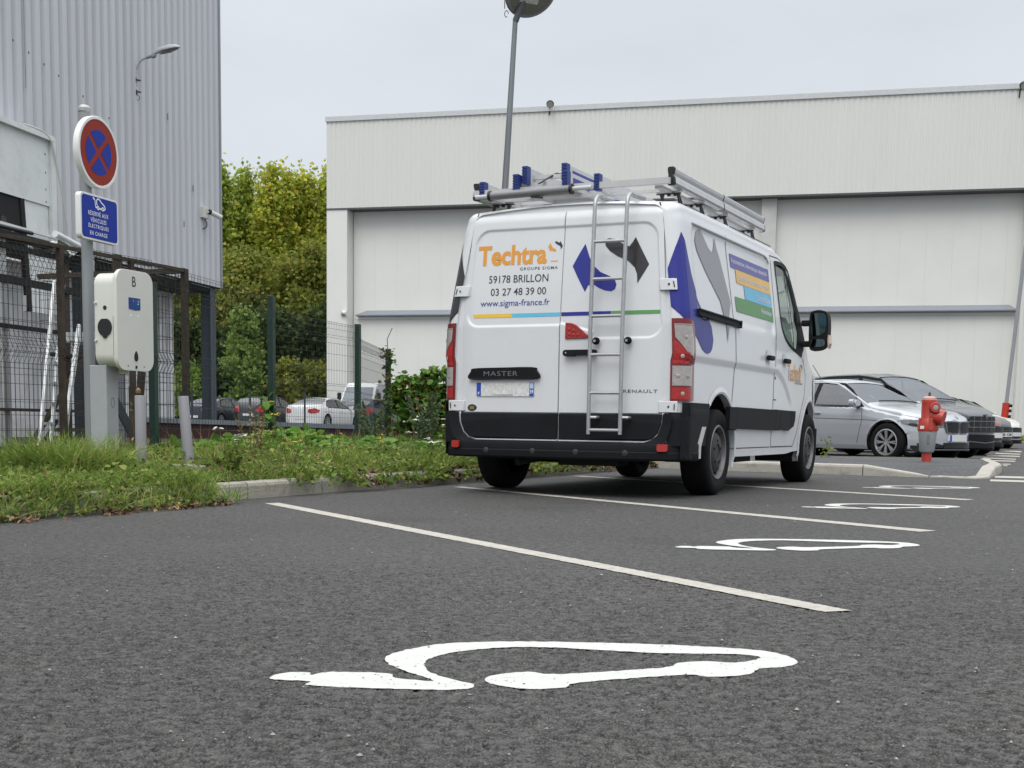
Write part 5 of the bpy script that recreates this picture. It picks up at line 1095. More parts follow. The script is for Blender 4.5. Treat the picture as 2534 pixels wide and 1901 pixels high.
# ------------------------------------------------------------------ lamp post behind the van
LPT = thing('lamp_post', 'tall slightly leaning grey lamp post behind the van with a round lamp head', 'street lamp', (-.165, 22.0, .05))
mb = MB(); mb.tube([(0, 0, -.1), (.085, 0, 1.5), (.235, 0, 4.27), (.365, 0, 6.95)], [.075, .068, .054, .040], 16); mb.build('pole', pm('pole_grey', (.21, .225, .24), .5, metal=.4, var=.12, scale=3, stretch=(1, 1, .3)), LPT)
hdx = Vector((.60, -.10, 7.32)); ax_ = Vector((.30, -.62, -.72)).normalized()
mb = MB(); mb.lathe([(0, .16), (.2, .15), (.36, .08), (.425, .02), (.43, -.02), (.40, -.05), (.37, -.045)], hdx, -ax_, 36); mb.build('lamp_head', pm('lamp_dark_grey', (.24, .255, .275), .45, var=.08), LPT)
mb = MB(); mb.lathe([(.375, -.0), (0, .0)], hdx+ax_*.045, ax_, 36); mb.build('lens', pm('lamp_olive_lens', (.20, .21, .175), .3, var=.15), LPT)
xa = ax_.cross(Vector((0, 0, 1))).normalized(); ya = ax_.cross(xa)
mb = MB(); c_ = hdx+ax_*.052; mb.add([c_+xa*sx*.16+ya*sy for sx, sy in ((-1, -.05), (1, -.05), (1, .16), (-1, .16))], [(0, 1, 2, 3)]); mb.build('led_module', pm('led_pale', (.62, .62, .57), .5, var=.35, scale=20), LPT)
mb = MB(); mb.tube([(.365, 0, 6.9), (.42, -.02, 7.05), (.52, -.05, 7.28)], .05, 10); mb.tube([(.22+.03*cos(a), -.05, 7.0+.05*sin(a)) for a in np.linspace(0, 5.2, 12)], .007, 6); mb.bar((.19, -.05, 7.08), (.19, -.05, 7.25), .015, .015); mb.build('bracket', pm('pole_dark', (.10, .105, .11), .5), LPT)
# low dark red wall with a grey rail beyond the fence
RW = thing('dark_red_wall', 'low dark red wall with a grey steel coping beyond the mesh fence', 'wall', (0, 0, 0))
w0 = np.array((-6.2, 20.6)); w1 = np.array((-.5, 25.6))
mb = MB(); mb.bar((*w0, .20), (*w1, .06), .18, .62); mb.build('wall_face', pm('dark_red', (.050, .012, .014), .75, var=.25, scale=2, dirt=('2a2422', .6, 5)), RW)
mb = MB(); mb.bar((w0[0], w0[1], .545), (w1[0], w1[1], .40), .26, .075); mb.build('coping', pm('coping_grey', (.16, .19, .22), .5, var=.12, scale=4), RW)
for k in range(7):
    q = w0+(w1-w0)*(k+.5)/7; mb = MB(); mb.box((*q, .75), (.03, .03, .6)); mb.build('rail_stanchion', M_STEEL, RW)
# ------------------------------------------------------------------ hydrant
HY = thing('fire_hydrant', 'red fire hydrant with a grey skirt on the island in front of the silver car', 'hydrant', (5.91, 18.25, .10), -radians(18))
M_HR = pm('hydrant_red', (.40, .038, .024), .45, coat=.2, var=.10, scale=9); M_HG = pm('hydrant_grey', (.33, .345, .36), .45, metal=.2, var=.08)
MB().lathe([(.066, -.05), (.066, .14)], (0, 0, 0), (0, 0, 1), 20).build('foot', M_HR, HY)
MB().lathe([(.085, .135), (.10, .16), (.122, .40), (.125, .425), (0, .425)], (0, 0, 0), (0, 0, 1), 24).build('skirt', M_HG, HY)
mb = MB(); mb.lathe([(.126, .42), (.130, .435), (.128, .52), (.105, .585), (.098, .60), (.098, .80), (.102, .835), (.098, .85), (0, .85)], (0, 0, 0), (0, 0, 1), 24); mb.build('barrel', M_HR, HY, sharp=50)
MB().lathe([(.098, .848), (.094, .878), (.05, .90), (0, .90)], (0, 0, 0), (0, 0, 1), 24).build('bonnet', pm('hydrant_faded', (.52, .30, .27), .55, var=.1), HY)
mb = MB(); mb.box((0, 0, .922), (.032, .032, .055)); mb.box((0, 0, .90), (.06, .05, .012)); mb.build('spindle', pm('brass_dark', (.10, .075, .045), .5, metal=.6), HY)
mb = MB(); mb.tube([(.06, -.06, .745), (.085, -.135, .745)], [.070, .066], 20); mb.tube([(.084, -.134, .745), (.088, -.15, .745)], [.072, .066], 20); op = mb.build('upper_outlet', M_HR, HY)
MB().lathe([(.035, .0), (.02, .002), (0, .004)], (.089, -.154, .745), (.15, -1, 0), 16).build('cap_nut', M_HG, op)
mb = MB(); mb.tube([(.04, -.02, .63), (.15, -.05, .61), (.19, -.06, .60)], [.085, .098, .100], 24); mb.tube([(.15, -.05, .61), (.20, -.063, .598)], [.110, .104], 24); mb.build('side_outlet', M_HR, HY)
for a in (.3, -1.27, 1.9, 3.4): mb = MB(); mb.bar((.125*cos(a), .125*sin(a), .43), (.112*cos(a), .112*sin(a), .60), .05, .03, up=(cos(a), sin(a), 0)); mb.build('rib', M_HR, HY, bevel=.006)
mb = MB(); mb.box((-.075, -.106, .475), (.055, .012, .042), Matrix.Rotation(-.6, 3, 'Z')); mb.build('white_label', D_WINK, HY)
mb = MB(); mb.box((.01, -.118, .32), (.03, .012, .12)); mb.build('skirt_slot', pm('slot_grey', (.16, .165, .17), .5), HY)
# ------------------------------------------------------------------ cars
CM = {}
def paint(name, col, metal=0.0, rough=.35): return pm(name, col, rough, metal=metal, coat=.8, var=.02, scale=2)
M_CGL = glass('car_glass', (.30, .34, .34), .10)
M_CHR = MATS['chrome']; M_HL = pm('headlamp_glass', (.13, .145, .16), .12, coat=.5, var=.5, scale=14); M_TL = pm('tail_glass', (.42, .02, .02), .12, coat=1, var=.25, scale=25)
M_PLT = pm('plate_face', (.64, .64, .63), .4, var=.10, scale=60); M_ALLOY = pm('alloy', (.42, .43, .44), .35, metal=.6, var=.08)
def car(name, label, center, az, sp, pcol, group):
    """lofted car: sp has L, W, H, wb, fo, top [(y,z)], belt [(y,z)], windows; az heading clockwise from +Y"""
    R = thing(name, label, sp.get('cat', 'car'), (center[0], center[1], center[2] if len(center) > 2 else 0), -radians(az), group)
    Lc, Wc, wb, fo = sp['L'], sp['W'], sp['wb'], sp['fo']; yf = Lc/2-fo; yr = yf-wb; Y1 = Lc/2; Y0 = -Lc/2; hw = Wc/2; rw = sp.get('rw', .33)
    ty = [q[0] for q in sp['top']]; tz = [q[1] for q in sp['top']]; by = [q[0] for q in sp['belt']]; bz = [q[1] for q in sp['belt']]
    top = lambda y: float(np.interp(y, ty, tz)); belt = lambda y: float(np.interp(y, by, bz))
    cf, crr = sp.get('cf', .42), sp.get('cr', .30)
    def w(y):
        v = 1.0
        if y > Y1-cf: v = min(v, ((Y1-y)/cf)**(1/2.4)) if y < Y1 else 0
        if y < Y0+crr: v = min(v, ((y-Y0)/crr)**(1/2.6)) if y > Y0 else 0
        return v*hw
    def prof(y, z):
        b = belt(y); return float(np.interp((z-.18)/max(b-.18, .05), [0, .10, .35, .62, .82, 1], [.955, .985, 1.0, 1.0, .985, .945]))
    def xs(y, z):
        b = belt(y); t = top(y)
        if z <= b or t <= b+.06: return w(y)*prof(y, min(z, b))
        f = (z-b)/max(H0-b, .1); return w(y)*.945-.02-(hw*.945-.02-hw*sp.get('rf', .66))*f**1.05*min(1, w(y)/hw*1.0)
    H0 = max(tz)-.03
    def section(y):
        t = top(y); b = belt(y); zb = .20+.06*float(sstep(abs(y), Lc/2-.5, Lc/2)); pts = []
        rr = min(.07, .3*(t-zb)); zs = t-rr-.02
        for k in range(44): z = zb+(zs-zb)*k/43; pts.append((xs(y, z), y, z))
        x0 = pts[-1][0]
        for k in range(1, 11):
            if k <= 6: a = pi/2*k/6; pts.append((max(x0-rr*1.3*(1-cos(a)), 0), y, zs+rr*sin(a)*.9))
            else: f = (k-6)/4; pts.append((max(x0-rr*1.3, 0)*(1-f), y, zs+rr*.9+(.02+rr*.1)*(1-(1-f)**2)))
        return pts
    ystat = sorted(set([Y0+crr*q for q in (.0, .002, .012, .05, .12, .25, .45, .7, 1)]+[Y1-cf*q for q in (.0, .002, .012, .05, .12, .25, .45, .7, 1)]+list(np.arange(Y0+crr, Y1-cf, .045))+list(np.arange(Y1-cf, Y1-cf*.35, .03))))
    ar = rw+.055; AR = [(yr, rw, ar), (yf, rw, ar)]
    mb = MB(); SEC = [section(y) for y in ystat]
    nr = len(SEC[0])
    win = sp['win']; win2 = [[(sum(p[0] for p in q)/len(q)+(y-sum(p[0] for p in q)/len(q))*1.07, sum(p[1] for p in q)/len(q)+(z-sum(p[1] for p in q)/len(q))*1.14) for y, z in q] for q in win]; ws = sp['ws']; rwn = sp['rwin']
    for sg in (1, -1):
        P = np.array(SEC); P[:, :, 0] *= sg
        for cy, cz, r in AR:
            d = np.hypot(P[:, :44, 1]-cy, P[:, :44, 2]-cz); m = np.abs(d-r) < .02; f_ = np.where(m, r/np.maximum(d, 1e-6), 1)
            P[:, :44, 1] = cy+(P[:, :44, 1]-cy)*f_; P[:, :44, 2] = cz+(P[:, :44, 2]-cz)*f_
        fs = []
        for i in range(len(ystat)-1):
            for j in range(nr-1):
                c = (P[i, j]+P[i+1, j]+P[i, j+1]+P[i+1, j+1])/4
                if j < 43 and any(hypot(c[1]-cy, c[2]-cz) < r for cy, cz, r in AR): continue
                if c[2] > belt(c[1]) and j < 43 and any(inpoly(q, c[1], c[2]) for q in win2): continue
                if j >= 46 and (ws[0] < c[1] < ws[1] or rwn[0] < c[1] < rwn[1]) : continue
                f = (i*nr+j, (i+1)*nr+j, (i+1)*nr+j+1, i*nr+j+1); fs.append(f if sg > 0 else f[::-1])
        mb.add(P.reshape(-1, 3), fs, True)
    body = mb.build('body', pcol, R, weld=False, sharp=40)
    mb = MB(); mb.box((0, 0, .23), (Wc*.86, Lc*.88, .10)); mb.build('floor_pan', M_UNDER, R)
    fx = lambda sg, o: (lambda u, v: (sg*(xs(u, v)+o), u, v))
    for sg in (1, -1):
        for k, q in enumerate(win):
            flat(q, fx(sg, -.006), .12).build('side_window', M_CGL, R, weld=False)
        allw = sp['dlo']; cx_, cz_ = np.mean([q[0] for q in allw]), np.mean([q[1] for q in allw])
        flat([(cx_+(y-cx_)*1.03, cz_+(z-cz_)*1.10) for y, z in allw], fx(sg, .004), .10, holes=[q for q in win]).build('window_trim', M_PLAS, R, weld=False)
        for cy, cz, r in AR:
            Q_ = []; P = []
            for i in range(31):
                a = -.25+(pi+.5)*i/30; al = .42+(pi-.75)*i/30; y, z = cy+r*cos(a), cz+r*sin(a); x = xs(min(max(y, Y0+.05), Y1-.05), max(z, .22)); Q_.append([(sg*(x-.03), y, z), (sg*(x-.30), y, z)])
                xl = xs(min(max(cy+r*cos(al), Y0+.05), Y1-.05), cz+r*sin(al)); P.append([(sg*(xs(min(max(cy+(r+.03)*cos(al), Y0+.05), Y1-.05), cz+(r+.03)*sin(al))+.003), cy+(r+.03)*cos(al), cz+(r+.03)*sin(al)), (sg*(xl+.007), cy+r*cos(al), cz+r*sin(al)), (sg*(xl-.04), cy+(r-.004)*cos(al), cz+(r-.004)*sin(al))])
            mb = MB(); mb.grid(Q_); b = [q[1] for q in Q_]; mb.add(b, [tuple(range(len(b)))]); mb.build('wheel_well', M_UNDER, R)
            mb = MB(); mb.grid(P); mb.build('arch_lip', pcol if not sp.get('clad') else M_PLAS, R)
        for ln in sp.get('seams', []):
            mb = MB(); pts = dense(ln, 6); Rr = []
            for i, p in enumerate(pts):
                p = np.array(p); d = np.array(pts[min(i+1, len(pts)-1)])-np.array(pts[max(i-1, 0)]); d = d/np.linalg.norm(d); n = np.array((-d[1], d[0]))*.005; Rr.append([fx(sg, .002)(*(p-n)), fx(sg, .002)(*(p+n))])
            mb.grid(Rr); mb.build('door_seam', M_SEAM, R, weld=False)
        my, mz = sp['mirror']; x = xs(my, mz); mb = MB()
        mb.prism(rrect(.20, .13, .05, 4, sg*(x+.13), mz+.05), lambda u, v, h: (u, my+h, v), -.04, .05, True); mb.prism(rrect(.15, .09, .04, 4, sg*(x+.13), mz+.05), lambda u, v, h: (u, my+h, v), .05, .09, True); mr_ = mb.build('door_mirror', pcol, R, bevel=.012)
        mb = MB(); mb.bar((sg*(x-.02), my+.02, mz-.01), (sg*(x+.12), my, mz-.005), .06, .035); mb.build('mirror_foot', M_PLAS, mr_)
        for y in sp.get('handles', []): MB().box((sg*(xs(y, belt(y)-.13)+.012), y, belt(y)-.13), (.03, .17, .026)).build('door_handle', pcol, R, bevel=.006)
        flat(sp['hl'], fx(sg, .006), .05).build('headlamp', M_HL, R, weld=False)
        if 'hld' in sp: flat(sp['hld'], fx(sg, .009), .05).build('headlamp_inset', M_BLK, R, weld=False)
        for yy_, zz_, r_ in sp.get('lens', []):
            q = fx(sg, .012)(yy_, zz_); q2 = fx(sg, .012)(yy_+.03, zz_); nn = (sg*.03, -(q2[0]-q[0])*sg*-1 if 0 else abs(q2[0]-q[0]), 0); MB().lathe([(0, .012), (r_*.8, .008), (r_, 0)], q, nn, 16).build('lamp_lens', pm('bright_lens', (.55, .57, .58), .1, coat=1), R)
        flat(sp['tl'], fx(sg, .006), .05).build('tail_lamp', M_TL, R, weld=False)
        # sill trim strip
        flat([(yr+ar+.05, .21), (yf-ar-.05, .21), (yf-ar-.05, .27), (yr+ar+.05, .27)], fx(sg, .004), .15).build('sill_trim', M_PLAS if sp.get('clad') else pcol, R, weld=False)
    def tsurf(y, u):
        s = section(y); x0 = s[43][0]; rr_ = min(.07, .3*(top(y)-.2)); xm = max(x0-rr_*.55, 0); x = u*xm; t = top(y); return (x, y, t-.008-.035*abs(u)**2.5)
    for nm_, (a, b) in (('windscreen', ws), ('rear_window', rwn)):
        mb = MB(); mb.grid([[tsurf(y, u) for u in np.linspace(-1, 1, 13)] for y in np.linspace(a-.03, b+.03, 10)]); mb.build(nm_, M_CGL, R)
    if sp.get('wiper'):
        a = ws[1]; mb = MB(); mb.tube([tuple(np.array(tsurf(a-.02, u))+(0, .01, .02)) for u in np.linspace(-.8, .6, 8)], .012, 6); mb.build('wiper', M_BLK, R)
    # interior
    mb = MB(); ci = (ws[0]+rwn[1])/2; mb.box((0, ci-.1, belt(0)*.62), (Wc*.80, (ws[1]-rwn[0])*.70, .30)); mb.build('interior', M_INT, R)
    for y in (ci+.35, ci-.55):
        for x in (-.36, .36): mb = MB(); mb.box((x, y, .90), (.42, .14, .50), Matrix.Rotation(.2, 3, 'X')); mb.box((x, y-.06, 1.21), (.24, .09, .17)); mb.build('seat', M_SEAT, R, bevel=.03)
    mb = MB(); mb.prism([(ws[1]-.45, belt(ws[1])-.28), (ws[1]-.40, belt(ws[1])-.07), (ws[1]-.05, belt(ws[1])-.06), (ws[1], belt(ws[1])-.28)], lambda u, v, h: (h, u, v), -hw*.78, hw*.78); mb.build('dashboard', M_INT, R)
    # front and rear faces
    yfr = lambda x: Y1-cf*min(abs(x)/hw, 1)**2.4; yre = lambda x: Y0+crr*min(abs(x)/hw, 1)**2.6
    def face(name, poly, mat, off, rear=False, thick=.02, bevel=0, par=None):
        fn = (lambda u, v, h: (u, yre(u)-off-h, v)) if rear else (lambda u, v, h: (u, yfr(u)+off+h, v))
        pp = rough_edge(poly, .08, 0); mb = flat(pp, lambda u, v: fn(u, v, thick), .10); k = len(pp); mb.add([fn(u, v, thick) for u, v in pp]+[fn(u, v, -.03) for u, v in pp], [(i, (i+1) % k, (i+1) % k+k, i+k) for i in range(k)]); return mb.build(name, mat, par if par is not None else R, weld=False)
    sp['front'](face, R, yfr)
    z = sp.get('rp', .60); pl_ = face('rear_plate', rrect(.52, .11, .01, 2, 0, z), M_PLT, .015, True, .006); 
    if 'rear' in sp: sp['rear'](face, R)
    # wheels
    for sg in (1, -1):
        for y in (yr, yf):
            wv = thing('wheel', None, None); wv.parent = R; wv.location = (sg*(hw-.105), y, rw); wv.rotation_euler = (0, 0, 0 if sg > 0 else pi); key = (rw, sp.get('spokes', 5))
            if key not in CM:
                r = rw; r1 = r*.68; mb = MB(); mb.lathe([(r1, -.09), (r1+.02, -.10), (r-.02, -.095), (r, -.07), (r, .07), (r-.02, .095), (r1+.02, .10), (r1, .09)], (0, 0, 0), (1, 0, 0), 40); t_ = mb.build('tyre', M_RUB, None, sharp=50)
                mb = MB(); mb.lathe([(r1+.005, .092), (r1-.012, .098), (r1-.022, .085), (r1-.03, .02)], (0, 0, 0), (1, 0, 0), 40); mb.lathe([(0, .075), (.05, .075), (.06, .05)], (0, 0, 0), (1, 0, 0), 20)
                for k in range(key[1]):
                    for da in (-.10, .10):
                        a = 2*pi*k/key[1]; mb.bar((.072, .045*cos(a), .045*sin(a)), (.085, (r1-.01)*cos(a+da), (r1-.01)*sin(a+da)), .020, .028, up=(1, 0, 0))
                rm_ = mb.build('rim', M_ALLOY, None, weld=False)
                mb = MB(); mb.lathe([(r1, .0), (0, .0)], (0, 0, 0), (1, 0, 0), 30); mb.lathe([(.14, .03), (.14, .02), (.05, .02)], (0, 0, 0), (1, 0, 0), 30); bd_ = mb.build('brake_disc', M_UNDER, None)
                CM[key] = [q.data for q in (t_, rm_, bd_)]
                for q in (t_, rm_, bd_): q.parent = wv
            else:
                for nm_, me_ in zip(('tyre', 'rim', 'brake_disc'), CM[key]): q = bpy.data.objects.new(nm_, me_); COL.objects.link(q); q.parent = wv
    return R
def u_of(az): return np.array((sin(radians(az)), cos(radians(az))))
# --- silver saloon
def front_saloon(face, R, yfr):
    for sg in (1, -1):
        g = face('grille_surround', [(sg*x, z) for x, z in catmull([(.035, .50), (.03, .66), (.06, .685), (.30, .69), (.335, .66), (.31, .53), (.27, .485), (.08, .475)], 3)], M_CHR, .012, thick=.012)
        g2 = face('kidney_grille', [(sg*x, z) for x, z in catmull([(.055, .51), (.05, .655), (.075, .67), (.29, .672), (.312, .65), (.29, .54), (.26, .502), (.09, .495)], 3)], M_BLK, .014, thick=.018)
        face('fog_intake', [(sg*x, z) for x, z in [(.38, .245), (.36, .29), (.50, .325), (.66, .335), (.72, .31), (.68, .255), (.60, .245)]], M_BLK, .010, thick=.012)
        q = yfr(.66); MB().lathe([(0, .012), (.045, .008), (.055, 0)], (sg*.66, q+.018, .295), (sg*.35, 1, 0), 18).build('fog_lamp', M_HL, R)
    face('lower_intake', [(-.36, .235), (.36, .235), (.34, .33), (-.34, .33)], M_BLK, .012, thick=.012)
    p = face('number_plate', rrect(.52, .11, .008, 2, 0, .405), M_PLT, .03, thick=.01); face('blue_band', [(.22, .352), (.258, .352), (.258, .458), (.22, .458)], MATS['plate_blue'], .032, thick=.0105, par=p); face('blue_band', [(-.258, .352), (-.22, .352), (-.22, .458), (-.258, .458)], MATS['plate_blue'], .032, thick=.0105, par=p)
    MB().lathe([(0, .012), (.036, .008), (.041, 0)], (0, yfr(0)-.06, .745), (0, .55, .83), 20).build('bonnet_badge', M_CHR, R)
    for sg in (1, -1):
        for yy_, zz_, r_ in ((2.0, .645, .032), (2.14, .622, .030)): pass
    face('chrome_lip', [(-.80, .205), (.80, .205), (.80, .222), (-.80, .222)], M_CHR, .014, thick=.016)
SAL = dict(L=4.63, W=1.81, wb=2.81, fo=.80, rw=.325, cf=.55, cr=.40, rf=.64, spokes=8, mirror=(.88, .93), handles=[.05, -1.0], wiper=True,
  top=[(-2.315, .80), (-2.30, .99), (-2.2, 1.05), (-1.85, 1.09), (-1.62, 1.12), (-1.0, 1.37), (-.5, 1.425), (0, 1.43), (.28, 1.40), (.55, 1.28), (1.12, .985), (1.2, .965), (1.7, .89), (2.05, .80), (2.22, .73), (2.29, .66), (2.315, .50)],
  belt=[(-2.315, .80), (-1.9, .97), (-1.3, .97), (0, .945), (1.0, .905), (1.5, .80), (2.1, .70), (2.315, .5)],
  win=[[(.93, .945), (.62, 1.19), (.42, 1.30), (-.06, 1.345), (-.06, .965)], [(-.14, .965), (-.14, 1.345), (-.55, 1.335), (-.98, 1.24), (-1.18, 1.06), (-1.10, .985)]],
  dlo=[(.98, .935), (.63, 1.215), (.42, 1.32), (-.1, 1.365), (-.55, 1.355), (-1.0, 1.26), (-1.25, 1.05), (-1.12, .965), (0, .95)],
  ws=(.36, 1.06), rwin=(-1.58, -.98), seams=[[(.98, .90), (1.02, .70), (.93, .30)], [(-.10, .95), (-.10, .30)], [(-1.15, .95), (-1.25, .70), (-1.10, .40)], [(2.1, .66), (1.0, .70), (-.5, .735), (-2.0, .76)]],
  hl=catmull([(1.73, .675), (1.80, .705), (1.98, .70), (2.16, .67), (2.25, .635), (2.245, .575), (2.12, .565), (1.92, .60)], 2), hld=[(1.88, .615), (2.05, .58), (2.235, .585), (2.235, .61), (2.05, .64), (1.90, .645)],
  lens=[(2.02, .64, .036), (2.15, .615, .034)], tl=[(-2.25, .78), (-2.05, .86), (-1.95, .85), (-2.0, .72), (-2.22, .68)], front=front_saloon)
M_SIL = paint('silver_paint', (.44, .46, .49), .45, .38)
GRP = 'cars parked in a row beyond the island'
SIL = car('silver_saloon', 'silver saloon parked nose out behind the fire hydrant, nearest of its row', (6.32, 24.14), 142, SAL, M_SIL, GRP)
mb = MB(); mb.tube([(-.25, -.75, 1.41), (-.25, -1.0, 1.72)], .006, 6); mb.build('aerial', M_BLK, SIL)
mb = MB(); mb.box((.40, .84, 1.10), (.07, .004, .09), Matrix.Rotation(.9, 3, 'X')); mb.build('windscreen_sticker', D_WINK, SIL)
# --- grey suv
def front_suv(face, R, yfr):
    g = face('grille', [(-.42, .50), (.42, .50), (.46, .74), (.40, .80), (-.40, .80), (-.46, .74)], M_BLK, .010, thick=.015)
    for x in (-.33, -.165, 0, .165, .33): face('grille_bar', [(x-.006, .52), (x+.006, .52), (x+.006, .79), (x-.006, .79)], M_CHR, .02, thick=.012, par=g)
    for z in (.60, .71): face('grille_bar', [(-.44, z-.007), (.44, z-.007), (.44, z+.007), (-.44, z+.007)], M_CHR, .02, thick=.012, par=g)
    face('grille_frame', [(-.46, .485), (.46, .485), (.46, .50), (-.46, .50)], M_CHR, .014, thick=.014, par=g)
    face('badge', catmull([(-.05, .775), (-.02, .765), (.03, .79), (.055, .835), (.0, .845), (-.045, .81)], 2), M_CHR, .018, thick=.012)
    face('lower_bumper', [(-.80, .22), (.80, .22), (.84, .46), (-.84, .46)], M_PLAS, .006, thick=.02); pass
    face('chrome_smile', [(-.5, .335), (0, .30), (.5, .335), (.5, .35), (0, .318), (-.5, .35)], M_CHR, .02, thick=.014)
SUV = dict(L=4.37, W=1.84, wb=2.61, fo=.93, rw=.34, cf=.5, cr=.3, rf=.68, spokes=5, mirror=(.85, 1.06), handles=[.1, -.85], clad=True, wiper=True,
  top=[(-2.185, .7), (-2.17, 1.0), (-2.05, 1.25), (-1.75, 1.52), (-1.4, 1.60), (-.6, 1.64), (0, 1.63), (.25, 1.58), (.6, 1.42), (1.22, 1.08), (1.3, 1.06), (1.75, .98), (2.0, .90), (2.12, .82), (2.17, .70), (2.185, .5)],
  belt=[(-2.185, .8), (-1.9, 1.1), (0, 1.03), (.9, 1.0), (1.5, .9), (2.0, .80), (2.185, .55)],
  win=[[(.92, 1.03), (.62, 1.28), (.35, 1.46), (-.1, 1.53), (-.1, 1.06)], [(-.18, 1.06), (-.18, 1.53), (-.9, 1.52), (-1.0, 1.10)], [(-1.08, 1.11), (-1.0, 1.50), (-1.5, 1.44), (-1.62, 1.17)]],
  dlo=[(1.0, 1.02), (.62, 1.31), (.33, 1.49), (-.2, 1.56), (-.9, 1.55), (-1.55, 1.47), (-1.72, 1.15), (-1.0, 1.08), (0, 1.04)],
  ws=(.26, 1.16), rwin=(-2.02, -1.74), seams=[[(1.0, 1.0), (1.02, .5), (.95, .3)], [(-.14, 1.04), (-.14, .3)]],
  hl=catmull([(1.55, .88), (1.75, .86), (2.05, .76), (2.06, .66), (1.9, .66), (1.7, .74)], 2), tl=[(-2.12, .85), (-2.05, 1.15), (-1.95, 1.15), (-1.9, .92)], front=front_suv)
nz = lambda n, az, L: tuple(np.array(n)-u_of(az)*L/2)
car('grey_suv', 'tall dark grey car with a grid grille, second in its row', nz((9.05, 24.7), 142, 4.37), 142, SUV, paint('dark_grey_paint', (.055, .062, .075), .3), GRP)
# --- small hatchbacks
def front_hatch(plate, grille_chrome):
    def f(face, R, yfr):
        g = face('grille', catmull([(-.40, .34), (.40, .34), (.44, .48), (.36, .62), (-.36, .62), (-.44, .48)], 2), M_BLK, .010, thick=.015)
        if grille_chrome:
            for z in (.40, .47, .54): face('grille_bar', [(-.40, z-.005), (.40, z-.005), (.40, z+.005), (-.40, z+.005)], M_CHR, .02, thick=.010, par=g)
            face('grille_frame', [(-.46, .325), (.46, .325), (.46, .345), (-.46, .345)], M_CHR, .014, thick=.014, par=g)
        p = face('number_plate', rrect(.52, .11, .008, 2, 0, .44), M_PLT, .035, thick=.01)
        if plate:
            mb = MB(); text(mb, plate, lambda u, v: (-u, yfr(u)+.0465, v), -.19, .19, .405, .475, .03); mb.build('plate_letters', D_INK, p)
        else: face('blue_band', [(.22, .387), (.258, .387), (.258, .493), (.22, .493)], MATS['plate_blue'], .038, thick=.0105, par=p)
        face('lower_lip', [(-.75, .22), (.75, .22), (.75, .29), (-.75, .29)], M_PLAS, .006, thick=.014)
    return f
HAT = dict(L=4.05, W=1.74, wb=2.54, fo=.82, rw=.31, cf=.55, cr=.28, rf=.66, spokes=5, mirror=(.75, .95), handles=[.0], 
  top=[(-2.025, .6), (-2.01, .9), (-1.9, 1.15), (-1.6, 1.38), (-1.2, 1.45), (-.4, 1.48), (.05, 1.46), (.3, 1.38), (1.05, .99), (1.15, .96), (1.6, .87), (1.85, .78), (1.96, .70), (2.01, .6), (2.025, .45)],
  belt=[(-2.025, .75), (-1.7, 1.0), (0, .95), (.9, .91), (1.4, .82), (1.8, .72), (2.025, .5)],
  win=[[(.82, .95), (.55, 1.16), (.3, 1.32), (-.25, 1.38), (-.25, .98)], [(-.33, .98), (-.33, 1.38), (-1.15, 1.34), (-1.35, 1.04)]],
  dlo=[(.88, .94), (.55, 1.19), (.28, 1.35), (-.3, 1.405), (-1.2, 1.365), (-1.45, 1.02), (0, .955)],
  ws=(.16, 1.0), rwin=(-1.86, -1.58), seams=[[(.9, .92), (.92, .5), (.85, .3)], [(-.29, .96), (-.29, .3)]],
  hl=catmull([(1.42, .80), (1.55, .80), (1.86, .68), (1.88, .58), (1.75, .57), (1.55, .68)], 2), tl=[(-1.96, .78), (-1.9, 1.02), (-1.72, 1.0), (-1.75, .80)])
car('red_hatchback', 'dark red hatchback, third in its row, mostly hidden by the tall dark grey car', nz((10.72, 28.6), 142, 4.05), 142, dict(HAT, front=front_hatch(None, False)), paint('dark_red_paint', (.17, .022, .022), .15), GRP)
car('dark_hatchback', 'dark blue-grey hatchback with a white number plate, fourth in its row', nz((13.02, 34.0), 142, 4.05), 142, dict(HAT, front=front_hatch('8 CM', True)), paint('dark_blue_paint', (.028, .034, .048), .25), GRP)
car('cream_hatchback', 'cream white small car at the far end of its row', nz((14.55, 37.3), 142, 4.05), 142, dict(HAT, front=front_hatch(None, False)), paint('cream_paint', (.60, .61, .55), 0), GRP)
# --- far car park beyond the mesh fence
G2 = 'cars in the far car park beyond the mesh fence'
def rear_plain(face, R): face('rear_bumper', [(-.78, .24), (.78, .24), (.80, .40), (-.80, .40)], M_PLAS, .006, True, .02)
def rear_lights(col):
    def f(face, R):
        for sg in (1, -1): face('rear_lamp', [(sg*x, z) for x, z in ((.42, .74), (.74, .70), (.78, .88), (.70, .92), (.44, .86))], M_TL, .012, True, .02)
    return f
ctr = lambda rc, az, L: tuple(np.array(rc)+u_of(az)*L/2)+(.2,)
car('white_coupe', 'white saloon seen from behind through the mesh fence', ctr((-8.85, 59.3), 21, 4.63), 21, dict(SAL, rear=rear_lights(0), rp=.48), paint('white_car_paint', (.66, .67, .68), 0), G2)
car('dark_saloon', 'dark blue saloon at the left end, partly behind the steel column', ctr((-14.2, 62.0), 21, 4.63), 21, dict(SAL, rear=rear_lights(0), rp=.48), paint('night_blue_paint', (.020, .026, .045), .2), G2)
car('dark_hatchback', 'dark hatchback with pale rear window between the dark saloon and the white saloon', ctr((-11.55, 61.4), 21, 4.05), 21, dict(HAT, front=front_hatch(None, False), rear=rear_lights(0)), paint('black_blue_paint', (.025, .028, .034), .2), G2)
car('blue_hatchback', 'dark blue hatchback right of the white saloon, partly behind weeds', ctr((-6.75, 63.0), 21, 3.9), 21, dict(HAT, front=front_hatch(None, False), rear=rear_lights(0)), paint('petrol_blue_paint', (.022, .045, .075), .2), G2)
